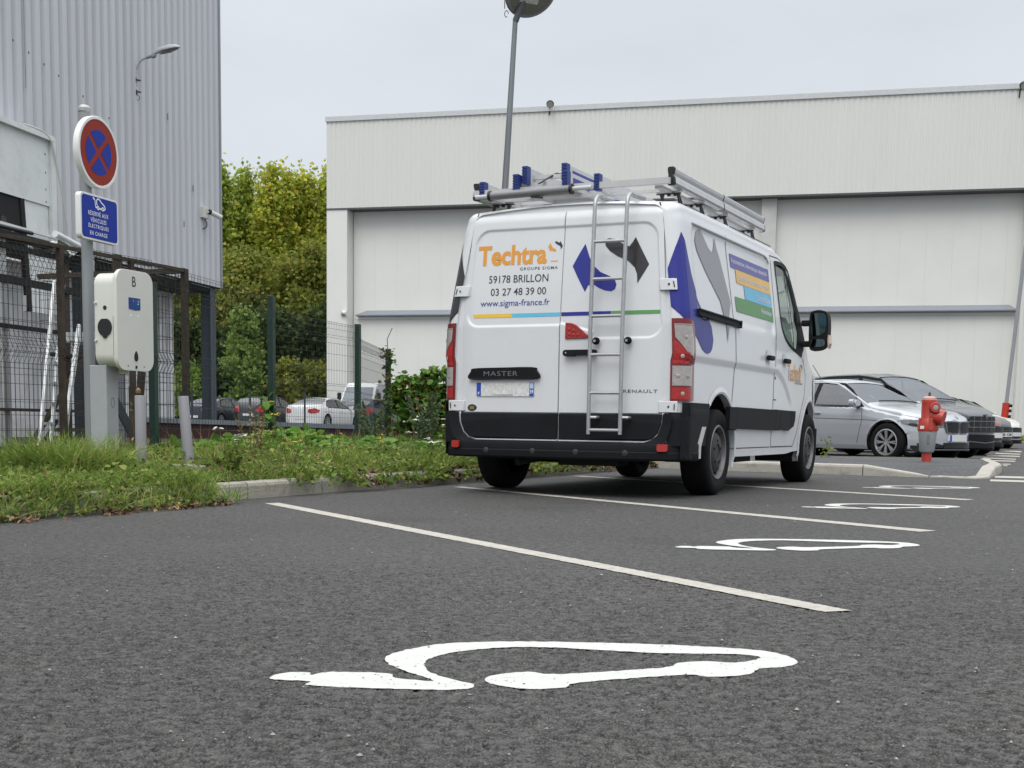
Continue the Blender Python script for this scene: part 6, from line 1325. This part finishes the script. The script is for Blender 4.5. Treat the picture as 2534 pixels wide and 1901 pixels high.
FV = thing('white_van', 'white van facing the camera at the foot of the warehouse behind the mesh fence', 'van', (-6.95, 71, .2), -radians(197), None)
mb = MB(); pr = [(-2.2, .35), (2.3, .35), (2.35, .8), (2.2, 1.1), (1.55, 1.28), (.95, 2.15), (.6, 2.38), (-2.1, 2.42), (-2.2, 2.3)]
mb.prism(pr, lambda u, v, h: (h*(1-.10*float(sstep(v, 1.2, 2.4))), u, v), -.98, .98); mb.build('body', paint('far_van_white', (.62, .63, .64)), FV, bevel=.06)
mb = MB(); mb.add([(-.82, 1.50, 1.36), (.82, 1.50, 1.36), (.76, .99, 2.13), (-.76, .99, 2.13)], [(0, 1, 2, 3)]); mb.v = [(x, y+.03, z+.02) for x, y, z in mb.v]; mb.build('windscreen', pm('far_glass', (.12, .15, .18), .08, coat=1, var=.3, scale=1.5), FV)
for sg in (1, -1):
    MB().box((sg*1.12, 1.15, 1.65), (.20, .14, .42)).build('door_mirror', M_BLK, FV, bevel=.03); MB().bar((sg*.9, 1.15, 1.5), (sg*1.1, 1.15, 1.55), .06, .05).build('mirror_arm', M_BLK, FV)
    mb = MB(); mb.add([(sg*.955, 1.35, 1.36), (sg*.955, .55, 1.36), (sg*.915, .62, 2.05), (sg*.915, .98, 2.05)], [(0, 1, 2, 3)]); mb.build('side_window', MATS['far_glass'], FV)
    for y in (-1.4, 1.5): MB().lathe([(0, .02), (.2, .02), (.22, 0), (.34, .0), (.34, -.2)], (sg*.98, y, .34), (sg, 0, 0), 24).build('wheel', M_RUB, FV)
    mb = MB(); mb.box((sg*.72, 2.3, .95), (.36, .08, .22)); mb.build('headlamp', M_HL, FV, bevel=.02)
mb = MB(); mb.box((0, 2.33, .62), (1.7, .1, .38)); mb.build('front_bumper', M_PLAS, FV, bevel=.03)
# ------------------------------------------------------------------ vegetation
def leafmat(name, c0, c1, c2=None, rough=.6, trans=.35, brown=None):
    """leaf colours differ from leaf to leaf (per mesh island)"""
    m = bpy.data.materials.new(name); m.use_nodes = True; t = m.node_tree; n = t.nodes; l = t.links.new; b = n['Principled BSDF']
    g = n.new('ShaderNodeNewGeometry'); cr = n.new('ShaderNodeValToRGB'); e = cr.color_ramp.elements
    e[0].color = (*c0, 1); e[1].color = (*c1, 1); e[1].position = .8
    if c2: q = e.new(.90); q.color = (*c2, 1); e[1].position = .78
    l(g.outputs['Random Per Island'], cr.inputs['Fac'])
    no = n.new('ShaderNodeTexNoise'); no.inputs['Scale'].default_value = 1.1; no.inputs['Detail'].default_value = 3; l(g.outputs['Position'], no.inputs['Vector'])
    mr = n.new('ShaderNodeMapRange'); mr.inputs['From Min'].default_value = .3; mr.inputs['From Max'].default_value = .7; mr.inputs['To Min'].default_value = .75; mr.inputs['To Max'].default_value = 1.25; l(no.outputs['Fac'], mr.inputs['Value'])
    sc = n.new('ShaderNodeVectorMath'); sc.operation = 'SCALE'; l(cr.outputs[0], sc.inputs[0]); l(mr.outputs[0], sc.inputs['Scale'])
    b.inputs['Roughness'].default_value = rough; b.inputs['Specular IOR Level'].default_value = .25; l(sc.outputs[0], b.inputs['Base Color'])
    tl = n.new('ShaderNodeBsdfTranslucent'); l(sc.outputs[0], tl.inputs['Color']); ms = n.new('ShaderNodeMixShader'); ms.inputs[0].default_value = trans
    o = n['Material Output']; l(b.outputs[0], ms.inputs[1]); l(tl.outputs[0], ms.inputs[2]); l(ms.outputs[0], o.inputs['Surface']); return m
def mesh_np(name, V, F, mat, parent=None, nper=4):
    me = bpy.data.meshes.new(name); V = V.reshape(-1, 3).astype(np.float32); F = F.astype(np.int32)
    me.vertices.add(len(V)); me.vertices.foreach_set('co', V.ravel()); me.loops.add(F.size); me.loops.foreach_set('vertex_index', F.ravel())
    me.polygons.add(len(F)); me.polygons.foreach_set('loop_start', np.arange(0, F.size, F.shape[1], dtype=np.int32)); me.update(calc_edges=True)
    me.materials.append(mat); o = bpy.data.objects.new(name, me); COL.objects.link(o)
    if parent is not None: o.parent = parent
    return o
def rand_dirs(n): v = rng.normal(size=(n, 3)); return v/np.linalg.norm(v, axis=1, keepdims=True)
def leaves(C, size, aspect=.6, updir=.3, bend=0):
    """leaf quads (diamond shaped) at centres C"""
    n = len(C); d = rand_dirs(n); d[:, 2] = d[:, 2]*.6-updir*.3; d /= np.linalg.norm(d, axis=1, keepdims=True)
    r = rand_dirs(n); r[:, 2] *= .5; s = np.cross(d, r); s /= np.linalg.norm(s, axis=1, keepdims=True)+1e-9
    L = (size*rng.uniform(.6, 1.25, n))[:, None]; nrm = np.cross(d, s)
    a = C-d*L*.5; b = C+s*L*aspect*.5+nrm*L*.06; c = C+d*L*.5; e = C-s*L*aspect*.5+nrm*L*.06
    V = np.stack([a, b, c, e], 1); F = np.arange(4*n).reshape(n, 4); return V, F
def blades(P, h, w, lean_=.35, curl=.5):
    """tapered grass blades: two quads and a tip each, rooted at P"""
    n = len(P); az = rng.uniform(0, 2*pi, n); ln = np.abs(rng.normal(0, lean_, n))+.05; H = h*rng.uniform(.55, 1.2, n)
    dx, dy = np.cos(az)*ln, np.sin(az)*ln; az2 = az+rng.uniform(-1.2, 1.2, n)+pi/2; wx, wy = np.cos(az2)*w*.5, np.sin(az2)*w*.5
    def lvl(f, k): q = P+np.stack([dx*H*(f+curl*f*f), dy*H*(f+curl*f*f), H*f*(1-.35*curl*ln*f)], 1); o = np.stack([wx*k, wy*k, 0*wx], 1); return q-o, q+o
    a0, a1 = lvl(0, 1); b0, b1 = lvl(.45, .9); c0, c1 = lvl(.78, .6); t, _ = lvl(1.0, .05); _, t1 = lvl(1.0, .05)
    V = np.stack([a0, a1, b0, b1, c0, c1, t, t1], 1); i = np.arange(n)[:, None]*8
    F = np.concatenate([i+np.array([[0, 1, 3, 2]]), i+np.array([[2, 3, 5, 4]]), i+np.array([[4, 5, 7, 6]])], 0); return V, F
def broad(C, size, tilt=.5):
    """broad lobed leaves of seven points, folded a little along the midrib"""
    n = len(C); az = rng.uniform(0, 2*pi, n); ti = rng.normal(0, tilt, n)+.25; L = size*rng.uniform(.6, 1.2, n)
    f = np.stack([np.cos(az)*np.cos(ti), np.sin(az)*np.cos(ti), -np.sin(ti)], 1); s = np.stack([-np.sin(az), np.cos(az), rng.normal(0, .3, n)], 1); u = np.cross(f, s)
    prof = [(0, 0, 0), (.10, .38, .06), (.42, .48, .10), (.78, .28, .04), (1, 0, -.12), (.78, -.28, .04), (.42, -.48, .10), (.10, -.38, .06)]
    V = np.stack([C+(f*a+s*b+u*c)*L[:, None] for a, b, c in prof], 1); i = np.arange(n)[:, None]*8
    F = np.concatenate([i+np.array([[0, 1, 2, 3]]), i+np.array([[0, 3, 4, 5]]), i+np.array([[0, 5, 6, 7]])], 0); return V, F
def kps(s, o): return np.stack([K0[0]+KD[0]*s+KN[0]*o, K0[1]+KD[1]*s+KN[1]*o], 1)
def vzs(s, o): return .105+.085*sstep(o, 0, 1.1)+.05*sstep(o, 1.1, 2.6)+.025*np.sin(s*1.7+o)+.02*np.sin(o*3.1-s*.9)
def clumpy(n, s0, s1, o0, o1, cell=.35, thr=.35, k=3):
    out = []
    while sum(len(q) for q in out) < n:
        s = rng.uniform(s0, s1, n*2); o = rng.uniform(o0, o1, n*2); v = vnoise(s, o, cell, k)*.65+vnoise(s, o, cell*.35, k+1)*.35
        m = v > thr+.25*(rng.random(n*2)-.5); out.append(np.stack([s[m], o[m]], 1))
    A = np.concatenate(out)[:n]; return A[:, 0], A[:, 1]
G_GR = leafmat('grass_leaf', (.09, .165, .025), (.25, .37, .065), (.38, .35, .13))
G_DRY = leafmat('dry_grass', (.20, .15, .07), (.36, .29, .14), (.12, .08, .045), trans=.2)
G_WEED = leafmat('weed_leaf', (.075, .135, .024), (.22, .31, .06), (.33, .32, .09))
G_BROAD = leafmat('broad_leaf', (.07, .17, .028), (.18, .36, .065), (.32, .34, .08))
G_DEAD = leafmat('dead_leaf', (.055, .030, .018), (.15, .075, .038), (.27, .19, .09), trans=.1)
G_GREY = leafmat('grey_green_leaf', (.075, .115, .060), (.15, .20, .11), trans=.3)
G_IVY = leafmat('ivy_leaf', (.045, .115, .020), (.15, .29, .055), (.28, .15, .055))
Vs, Fs = [], []
def acc(V, F, store): store.append((V.reshape(-1, 3), F))
def emit(store, name, mat, parent=None):
    o = 0; A, B = [], []
    for V, F in store: A.append(V); B.append(F+o); o += len(V)
    return mesh_np(name, np.concatenate(A), np.concatenate(B), mat, parent)
def P3(s, o, dz=0): return np.concatenate([kps(s, o), (vzs(s, o)+dz)[:, None]], 1)
# short and long grass all over the verge
st = []
s, o = clumpy(45000, -4.5, 9.5, .10, 3.0, .4, .26); acc(*blades(P3(s, o), .085, .0055, .8, .7), st)
s, o = clumpy(11000, -4.5, 9.5, .10, 2.6, .45, .50, 6); acc(*blades(P3(s, o), .15, .006, .7, .8), st)
s, o = clumpy(1200, -.35, .25, .55, 1.1, .2, .42, 8); acc(*blades(P3(s, o), .26, .0075, .75, 1.0), st)          # the tall tuft by the pedestal
s, o = clumpy(1500, -3.5, -.2, .9, 1.9, .3, .50, 9); acc(*blades(P3(s, o), .20, .007, .7, 1.0), st)
s, o = clumpy(6000, 2.6, 9.5, .05, 1.2, .4, .42, 11); acc(*blades(P3(s, o), .12, .006, .8, .9), st)
s, o = clumpy(1600, 4.6, 7.0, .30, .75, .25, .50, 12); acc(*blades(P3(s, o), .20, .006, .8, 1.0), st)
s, o = clumpy(7000, -4.5, .45, -.22, .35, .2, .35, 14); q_ = kps(s, o); z_ = np.where(o < .12, np.clip(.135*(o+.24)/.28, .0, .135), vzs(s, np.maximum(o, 0))); acc(*blades(np.concatenate([q_, z_[:, None]], 1), .11, .006, .9, 1.0), st)
tag(emit(st, 'grass', G_GR), 'rough green grass growing over the verge', 'grass', kind='stuff')
st = []
s, o = clumpy(3500, -4.5, 10, .1, 2.8, .6, .52, 13); acc(*blades(P3(s, o), .12, .004, .7, .8), st)
s, o = clumpy(500, 2.0, 10, .6, 2.4, .5, .45, 15); acc(*blades(P3(s, o), .28, .004, .35, .3), st)
tag(emit(st, 'dry_grass', G_DRY), 'dry straw coloured stalks among the grass', 'grass', kind='stuff')
# low leafy weeds, heaviest where they spill over the kerb at the left
st = []
def drape(s, o, lift): z_ = P3(s, np.maximum(o, .02), 0); z_[:, :2] = kps(s, o); z_[:, 2] = np.where(o < .12, np.clip(.135*(o+.24)/.28, .010, .135), z_[:, 2])+lift*np.clip((o+.34)/.25, .25, 1); return z_
s, o = clumpy(8500, -4.5, .30, -.27, .9, .22, .36, 17); acc(*leaves(drape(s, o, rng.uniform(0, .10, len(s))), .032, .6), st)
s, o = clumpy(16000, -4.5, 10, .12, 2.6, .3, .36, 19); acc(*leaves(drape(s, o, rng.uniform(.01, .10, len(s))), .026, .65), st)
s, o = clumpy(3000, -4.5, 10, .12, 1.6, .30, .55, 20); acc(*broad(drape(s, o, rng.uniform(.02, .13, len(s))), .042, .6), st)
s, o = clumpy(2600, 1.35, 6.6, -.16, .28, .18, .55, 21); acc(*leaves(drape(s, o, rng.uniform(0, .07, len(s))), .045, .7), st)
s, o = clumpy(4500, 4.2, 10.5, -.16, .5, .20, .38, 23); acc(*leaves(drape(s, o, rng.uniform(0, .12, len(s))), .045, .65), st)
tag(emit(st, 'weeds', G_WEED), 'low leafy weeds spilling over the kerb', 'weeds', kind='stuff')
# broad leaved ground creeper in front of the fence
st = []
s, o = clumpy(3600, 3.0, 5.7, 1.2, 2.4, .4, .22, 25); h_ = .15*np.exp(-((s-4.3)/.95)**2)*np.exp(-((o-1.9)/.5)**2)+.05; C = P3(s, o, 0); C[:, 2] += h_*rng.uniform(.35, 1.05, len(s)); acc(*broad(C, .105), st)
s, o = clumpy(1100, 5.3, 7.2, 1.2, 2.0, .4, .35, 27); C = P3(s, o, 0); C[:, 2] += .12*np.exp(-((s-6.0)/.7)**2)*rng.uniform(.4, 1.1, len(s))+.03; acc(*broad(C, .10), st)
s, o = clumpy(130, -3.2, -1.1, 1.0, 1.9, .4, .4, 29); C = P3(s, o, 0); C[:, 2] += rng.uniform(.03, .20, len(s)); acc(*broad(C, .22), st)
s, o = clumpy(200, 7.3, 9.3, .5, 1.2, .4, .4, 31); C = P3(s, o, 0); C[:, 2] += rng.uniform(.03, .22, len(s)); acc(*broad(C, .12), st)
tag(emit(st, 'creeper_leaves', G_BROAD), 'bright broad leaves of a creeper below the green fence', 'creeper', kind='stuff')
# dead leaves and litter along the kerb foot
st = []
s, o = clumpy(2600, -4.6, .3, -.34, .22, .12, .48, 33); acc(*broad(drape(s, np.maximum(o, -.36), rng.uniform(0, .05, len(s))), .027, .6), st)
s, o = clumpy(900, 1.9, 10.2, -.17, .10, .2, .50, 35); acc(*broad(drape(s, o, rng.uniform(0, .03, len(s))), .038, .5), st)
s, o = clumpy(700, 7.4, 10.2, -.2, .3, .2, .40, 36); acc(*broad(drape(s, o, rng.uniform(0, .06, len(s))), .045, .6), st)
s, o = clumpy(1600, -4, 9, .1, 2.2, .25, .40, 37); acc(*broad(drape(s, o, rng.uniform(.02, .10, len(s))), .035, .7), st)
tag(emit(st, 'dead_leaves', G_DEAD), 'brown dead leaves lying along the foot of the kerb', 'leaves', kind='stuff')
# tall weeds with stems: each plant its own thing
M_STEM = pm('weed_stem', (.11, .10, .045), .8, var=.2); M_YEL = pm('yellow_petal', (.55, .40, .02), .6); M_UMB = pm('white_umbel', (.55, .56, .48), .7); M_SEED = pm('seed_head', (.20, .13, .06), .9)
def weed_plant(sx, ox, h, label, leafm, nl, lsize, heads=None, headmat=None, group=None, spread=.12, stems=3):
    q = kp(sx, ox); g = thing('tall_weed', label, 'weed', (q[0], q[1], float(vzs(np.array(sx), np.array(ox)))-.01), rng.uniform(0, 6), group)
    mb = MB(); tips = []; cs = []
    for k in range(stems):
        a = rng.uniform(0, 2*pi); r_ = spread*rng.uniform(.3, 1); hh_ = h*rng.uniform(.7, 1.05); tip = np.array((r_*cos(a), r_*sin(a), hh_)); mid = tip*.5+np.array((rng.uniform(-.02, .02), rng.uniform(-.02, .02), 0))
        mb.tube([(0, 0, 0), tuple(mid), tuple(tip)], [.004, .003, .0015], 5); tips.append(tip)
        for _ in range(nl//stems):
            f = rng.uniform(.08, .98); c = (mid*2*f if f < .5 else mid+(tip-mid)*(f-.5)*2); cs.append(c+rng.normal(0, lsize*.45*(1.15-f), 3))
    mb.build('stem', M_STEM, g)
    if cs: V, F = leaves(np.array(cs), lsize, .38); mesh_np('foliage', V, F, leafm, g)
    if heads:
        for tip in tips[:heads]:
            mb = MB(); r0 = .016 if headmat is M_YEL else (.035 if headmat is M_UMB else .020)
            if headmat is M_SEED: mb.lathe([(0, -.03), (r0, -.015), (r0*1.1, .01), (0, .035)], tip, (0, 0, 1), 8)
            else:
                for k in range(7): mb.lathe([(0, .006), (r0*.5, .002), (0, -.002)], tip+np.array((rng.normal(0, r0*.6), rng.normal(0, r0*.6), rng.normal(0, .004))), (rng.normal(0, .3), rng.normal(0, .3), 1), 6)
            mb.build('flower', headmat, g)
weed_plant(1.75, 1.75, .62, 'dead seed head on a bent dry stem beside the pedestal', G_DRY, 12, .05, 1, M_SEED, None, .16, 2)
for k, (sx, ox, h) in enumerate([(2.95, 1.15, .42), (3.3, .8, .30), (2.35, .62, .32), (4.0, .75, .26), (6.9, .9, .30), (8.0, .8, .28)]):
    weed_plant(sx, ox, h, ['yellow flowered weed right of the leaning bollard', 'short yellow flowered weed a step nearer than the leaning bollard', 'thin yellow flowered weed beside the leaning bollard foot', 'low yellow flowered weed in the middle of the verge', 'small yellow flowered weed left of the grey-green plant', 'yellow flowered weed in front of the ivy bush'][k], G_WEED, 40, .04, 3, M_YEL, 'yellow flowered weeds on the verge', .10, 4)
for k, (sx, ox, h) in enumerate([(1.95, .95, .30), (5.6, 1.25, .42), (6.35, 1.2, .46), (4.9, .6, .24)]):
    weed_plant(sx, ox, h, ['white flowered umbel weed between the two bollards', 'white flowered umbel weed in front of the second fence post', 'tall white flowered umbel weed right of the creeper', 'low white flowered umbel weed near the kerb'][k], G_WEED, 30, .04, 3, M_UMB, 'white umbel weeds on the verge', .12, 3)
for k, (sx, ox, h) in enumerate([(6.9, 1.75, .72), (7.9, 1.5, 1.0), (8.5, 1.9, .95), (6.1, 2.0, .55), (9.2, 1.3, .70)]):
    weed_plant(sx, ox, h, ['feathery grey-green weed in front of the second fence post', 'tallest feathery grey-green weed left of the ivy bush', 'feathery grey-green weed against the ivy bush', 'short feathery grey-green weed beside the creeper', 'feathery grey-green weed near the rear wheel of the van'][k], G_GREY, 900, .055, None, None, 'feathery grey-green weeds by the ivy', .30, 9)
for k, (sx, ox, h) in enumerate([(2.75, 1.3, .5), (3.1, 1.45, .45), (9.0, 1.7, .65), (8.4, 1.1, .5)]):
    weed_plant(sx, ox, h, ['brown withered weed beside the leaning bollard', 'brown withered weed behind the leaning bollard', 'brown withered weed under the ivy bush', 'brown withered weed in front of the ivy bush'][k], G_DRY, 120, .04, None, None, 'withered brown weeds', .16, 6)
weed_plant(1.05, .30, .22, 'dark bushy weed at the left end of the bare kerb', G_WEED, 500, .05, None, None, None, .16, 10)
# ivy bush over the end of the fence
IV = thing('ivy_bush', 'dark green ivy bush grown over the end of the mesh fence beside the van', 'bush', (-.95, 19.3, .1))
Cs = []
for cx_, cy_, cz_, r_, n_ in ((-.35, .1, .85, .34, 900), (.05, .0, .98, .30, 800), (.38, .1, .72, .40, 1100), (-.10, .0, .50, .52, 1300), (.85, .3, .55, .45, 900), (-.52, -.1, .40, .30, 500), (1.3, .6, .6, .5, 700), (.45, -.1, .3, .5, 700), (.25, .1, 1.12, .14, 160)):
    d = rand_dirs(n_); rr_ = r_*(.55+.45*rng.random(n_))[:, None]; q = np.array((cx_, cy_, cz_))+d*rr_*np.array((1, .8, .95)); Cs.append(q[q[:, 2] > .02])
C = np.concatenate(Cs); v = vnoise(C[:, 0]+5, C[:, 2]+C[:, 1], .16, 41); C = C[v > .25]; V, F = broad(C, .085, .8); mesh_np('foliage', V, F, G_IVY, IV)
mb = MB()
for k in range(12):
    a = rng.uniform(-.6, 1.0); mb.tube([(a*.4, .1, 0), (a*.7+rng.normal(0, .1), .1, .5), (a+rng.normal(0, .1), rng.normal(0, .15), 1.0+rng.uniform(0, .25))], [.012, .008, .003], 5)
mb.build('stems', M_STEM, IV)
# climbing strands on the fence posts
IV2 = thing('climbing_vine', 'thin leafy vine climbing the last green fence post', 'vine', (-1.544, 18.72, .1))
h_ = rng.uniform(0, 1.5, 240); C = np.stack([rng.normal(0, .05, 240), rng.normal(-.04, .04, 240), h_], 1); V, F = broad(C, .06, .9); mesh_np('foliage', V, F, G_IVY, IV2)
MB().tube([(0, -.04, 0), (.02, -.04, .8), (-.01, -.04, 1.6), (.06, -.05, 1.75)], .006, 5).build('stem', M_STEM, IV2)
IV3 = thing('climbing_vine', 'short leafy vine at the foot of the tallest green fence post', 'vine', (-2.37, 13.86, .15))
h_ = rng.uniform(0, .65, 70); C = np.stack([rng.normal(-.03, .03, 70), rng.normal(-.04, .03, 70), h_], 1); V, F = broad(C, .075, .9); mesh_np('foliage', V, F, G_BROAD, IV3)
# ------------------------------------------------------------------ trees
M_BARK = pm('bark', (.055, .045, .035), .9, var=.3, scale=3, bump=.4, bscale=8)
T_YEL = leafmat('poplar_yellow', (.24, .30, .045), (.50, .55, .09), (.66, .56, .09), trans=.55)
T_YGR = leafmat('poplar_green', (.18, .26, .045), (.42, .52, .09), (.54, .54, .10), trans=.55)
T_MID = leafmat('mid_green', (.14, .18, .035), (.31, .35, .075), (.40, .35, .08), trans=.5)
T_DRK = leafmat('dark_green', (.035, .060, .020), (.10, .145, .04), trans=.35)
T_LGT = leafmat('light_shrub', (.14, .23, .05), (.28, .40, .10), (.34, .42, .11), trans=.5)
def tree(name, label, cat, base, H, R, z0, nb, leaf, mat, per, group=None, shape='poplar', trunk=.22, thr=.30):
    g = thing(name, label, cat, base, 0, group); mb = MB(); top = np.array((rng.normal(0, .3), rng.normal(0, .3), H*.96)); mid = np.array((rng.normal(0, .15), rng.normal(0, .15), H*.5))
    def tp(f): return mid*2*f if f < .5 else mid+(top-mid)*(f-.5)*2
    mb.tube([(0, 0, -.2), tuple(tp(.25)), tuple(mid), tuple(tp(.75)), tuple(top)], [trunk, trunk*.8, trunk*.55, trunk*.28, .02], 8); Cs = []
    for k in range(nb):
        f = rng.uniform(z0/H, .97); rad = R*(np.interp(f, [0, .15, .35, .6, .85, 1], [.6, .85, 1, .85, .5, .12]) if shape == 'poplar' else np.interp(f, [0, .2, .5, .8, 1], [1, 1, .72, .38, .06]) if shape == 'cone' else np.interp(f, [0, .25, .6, .85, 1], [.75, 1, 1, .72, .25]))
        a = rng.uniform(0, 2*pi); ln = rad*sqrt(rng.random())*1.0; up = ln*(.75 if shape == 'poplar' else .1)
        p0 = tp(max(f-.06, .05)); p1 = tp(f)+np.array((cos(a)*ln, sin(a)*ln, up*.5-.2)); mb.tube([tuple(p0), tuple((p0+p1)/2+np.array((0, 0, -.1*ln))), tuple(p1)], [trunk*.22*(1.1-f), trunk*.14*(1.1-f), .01], 5)
        n = int(per*rng.uniform(.6, 1.4)); t = rng.random(n)**.6; c = p0+(p1-p0)*t[:, None]+rng.normal(0, R*.16, (n, 3))*np.array((1, 1, 1.25 if shape == 'poplar' else .8)); Cs.append(c)
    mb.build('trunk', M_BARK, g, weld=False)
    C = np.concatenate(Cs); C = C[C[:, 2] < H]; v = vnoise(C[:, 0]+11+base[0], C[:, 2]*.7+C[:, 1]*.6, R*.26, 43)*.6+vnoise(C[:, 0]*1.3+base[0], C[:, 2]+C[:, 1], R*.12, 45)*.4; C = C[v > thr]
    V, F = leaves(C, leaf, .75); mesh_np('crown', V, F, mat, g); return g
TG = 'tall yellowing poplars behind the far car park'
for k, (x, y, H, R, m_) in enumerate([(-21.2, 92, 19.0, 2.6, T_YGR), (-19.0, 90, 18.3, 2.1, T_YGR), (-17.0, 92, 18.4, 2.0, T_YGR), (-15.1, 90, 18.1, 2.1, T_YEL), (-13.2, 92, 18.0, 2.3, T_YEL), (-11.3, 93, 18.8, 2.0, T_YEL), (-9.0, 95, 18.2, 2.4, T_YGR)]):
    tree('poplar', ['green poplar half hidden behind the grey workshop corner', 'tall green-yellow poplar just right of the grey workshop', 'green-yellow poplar second right of the workshop', 'yellow poplar in the middle of the gap between the buildings', 'lower yellow poplar in a dip of the tree tops', 'bright yellow poplar next to the white warehouse', 'poplar mostly hidden behind the white warehouse corner'][k], 'tree', (x, y, .2), H, R*1.15, 2.0, 100, .30, m_, 240, TG, 'poplar', .22, .33)
for k, (x, y, H, R, m_, sh) in enumerate([(-20.6, 86, 11.0, 3.2, T_MID, 'round'), (-16.6, 86, 11.8, 3.0, T_MID, 'round'), (-12.6, 86, 12.0, 3.0, T_MID, 'round'), (-9.2, 88, 11.0, 3.0, T_MID, 'round')]):
    tree('broadleaf_tree', ['mid green tree below the poplars at the workshop corner', 'mid green tree below the poplars left of the middle', 'mid green tree below the poplars beside the warehouse', 'mid green tree hidden behind the warehouse pier'][k], 'tree', (x, y, .2), H, R, 1.5, 64, .30, m_, 240, 'mid green trees under the poplars', sh)
for k, (x, y, H, R) in enumerate([(-20.0, 83, 7.6, 2.6), (-17.3, 84, 6.6, 2.4), (-13.6, 83, 7.8, 2.5), (-11.0, 83, 8.2, 2.4), (-8.9, 85, 7.5, 2.4)]):
    tree('dark_shrub', ['dark shrub at the foot of the trees behind the workshop column', 'dark shrub behind the pale green tree', 'dark shrub right of the pale green tree', 'tallest dark shrub beside the warehouse pier', 'dark shrub behind the warehouse pier'][k], 'shrub', (x, y, .2), H, R, .3, 50, .34, T_DRK, 170, 'dark shrubs behind the parked cars', 'round', .12, .12)
tree('pale_green_tree', 'pale green pyramid shaped tree behind the parked dark cars', 'tree', (-15.0, 79.5, .2), 7.5, 1.75, .4, 56, .28, T_LGT, 130, None, 'cone', .14)
tree('small_shrub', 'small yellow-green shrub at the left foot of the pale green tree', 'shrub', (-18.3, 79, .2), 4.0, 1.2, .3, 24, .26, T_LGT, 90, None, 'round', .08)
for k, (x, y) in enumerate([(-12.1, 79.5), (-10.3, 80.5)]):
    tree('low_shrub', ['low olive shrub behind the white saloon', 'low olive shrub against the warehouse pier'][k], 'shrub', (x, y, .2), 4.2, 1.7, .2, 34, .26, T_MID, 100, 'low olive shrubs behind the white saloon', 'round', .08)
# weeds growing on the island and grass by the last car
st = []
C = np.concatenate([np.stack([rng.normal(4.93, .05, 60), rng.normal(19.9, .05, 60), rng.uniform(.1, .42, 60)], 1)]); V, F = leaves(C, .06, .4); o_ = mesh_np('small_weed', V, F, G_WEED); tag(o_, 'small green weed on the island beside the front wheel of the van', 'weed')
n = 1500; C = np.stack([rng.uniform(18.3, 22.5, n), rng.uniform(48, 50, n), np.full(n, .16)], 1); V, F = blades(C, .22, .05, .5, .5); tag(mesh_np('grass_strip', V, F, G_GR), 'strip of short grass on a kerbed island past the parked cars', 'grass', kind='stuff')
mb = MB(); mb.bar((18.2, 47.8, .08), (24, 47.9, .08), .2, .2); mb.bar((18.2, 47.8, .08), (18.2, 50.2, .08), .2, .2); tag(mb.build('far_kerb', M_KERB), 'kerb of the small grass island past the parked cars', 'kerb', kind='structure')
# loose stones and specks on the asphalt
mb = MB(); n = 420
for k in range(n):
    y = 1.9+9.5*rng.random()**1.3; x = y*rng.uniform(-.36, .44)
    if (x+2.083)*-.9107+(y-8.479)*.4131 > -.1 and y > 7: continue
    r_ = .0025+.0035*rng.random()**2; c = np.array((x, y, r_*.4)); v = [tuple(c+np.array((r_*a*rng.uniform(.6, 1.3), r_*b*rng.uniform(.6, 1.3), r_*.8*d))) for a, b, d in ((1, 0, 0), (0, 1, 0), (-1, 0, 0), (0, -1, 0), (0, 0, 1), (0, 0, -1))]
    mb.add(v, [(0, 1, 4), (1, 2, 4), (2, 3, 4), (3, 0, 4), (1, 0, 5), (2, 1, 5), (3, 2, 5), (0, 3, 5)])
tag(mb.build('grit', pm('grit', (.22, .215, .20), .8, island=.75), weld=False), 'loose pale and dark grit scattered on the asphalt', 'grit', kind='stuff')
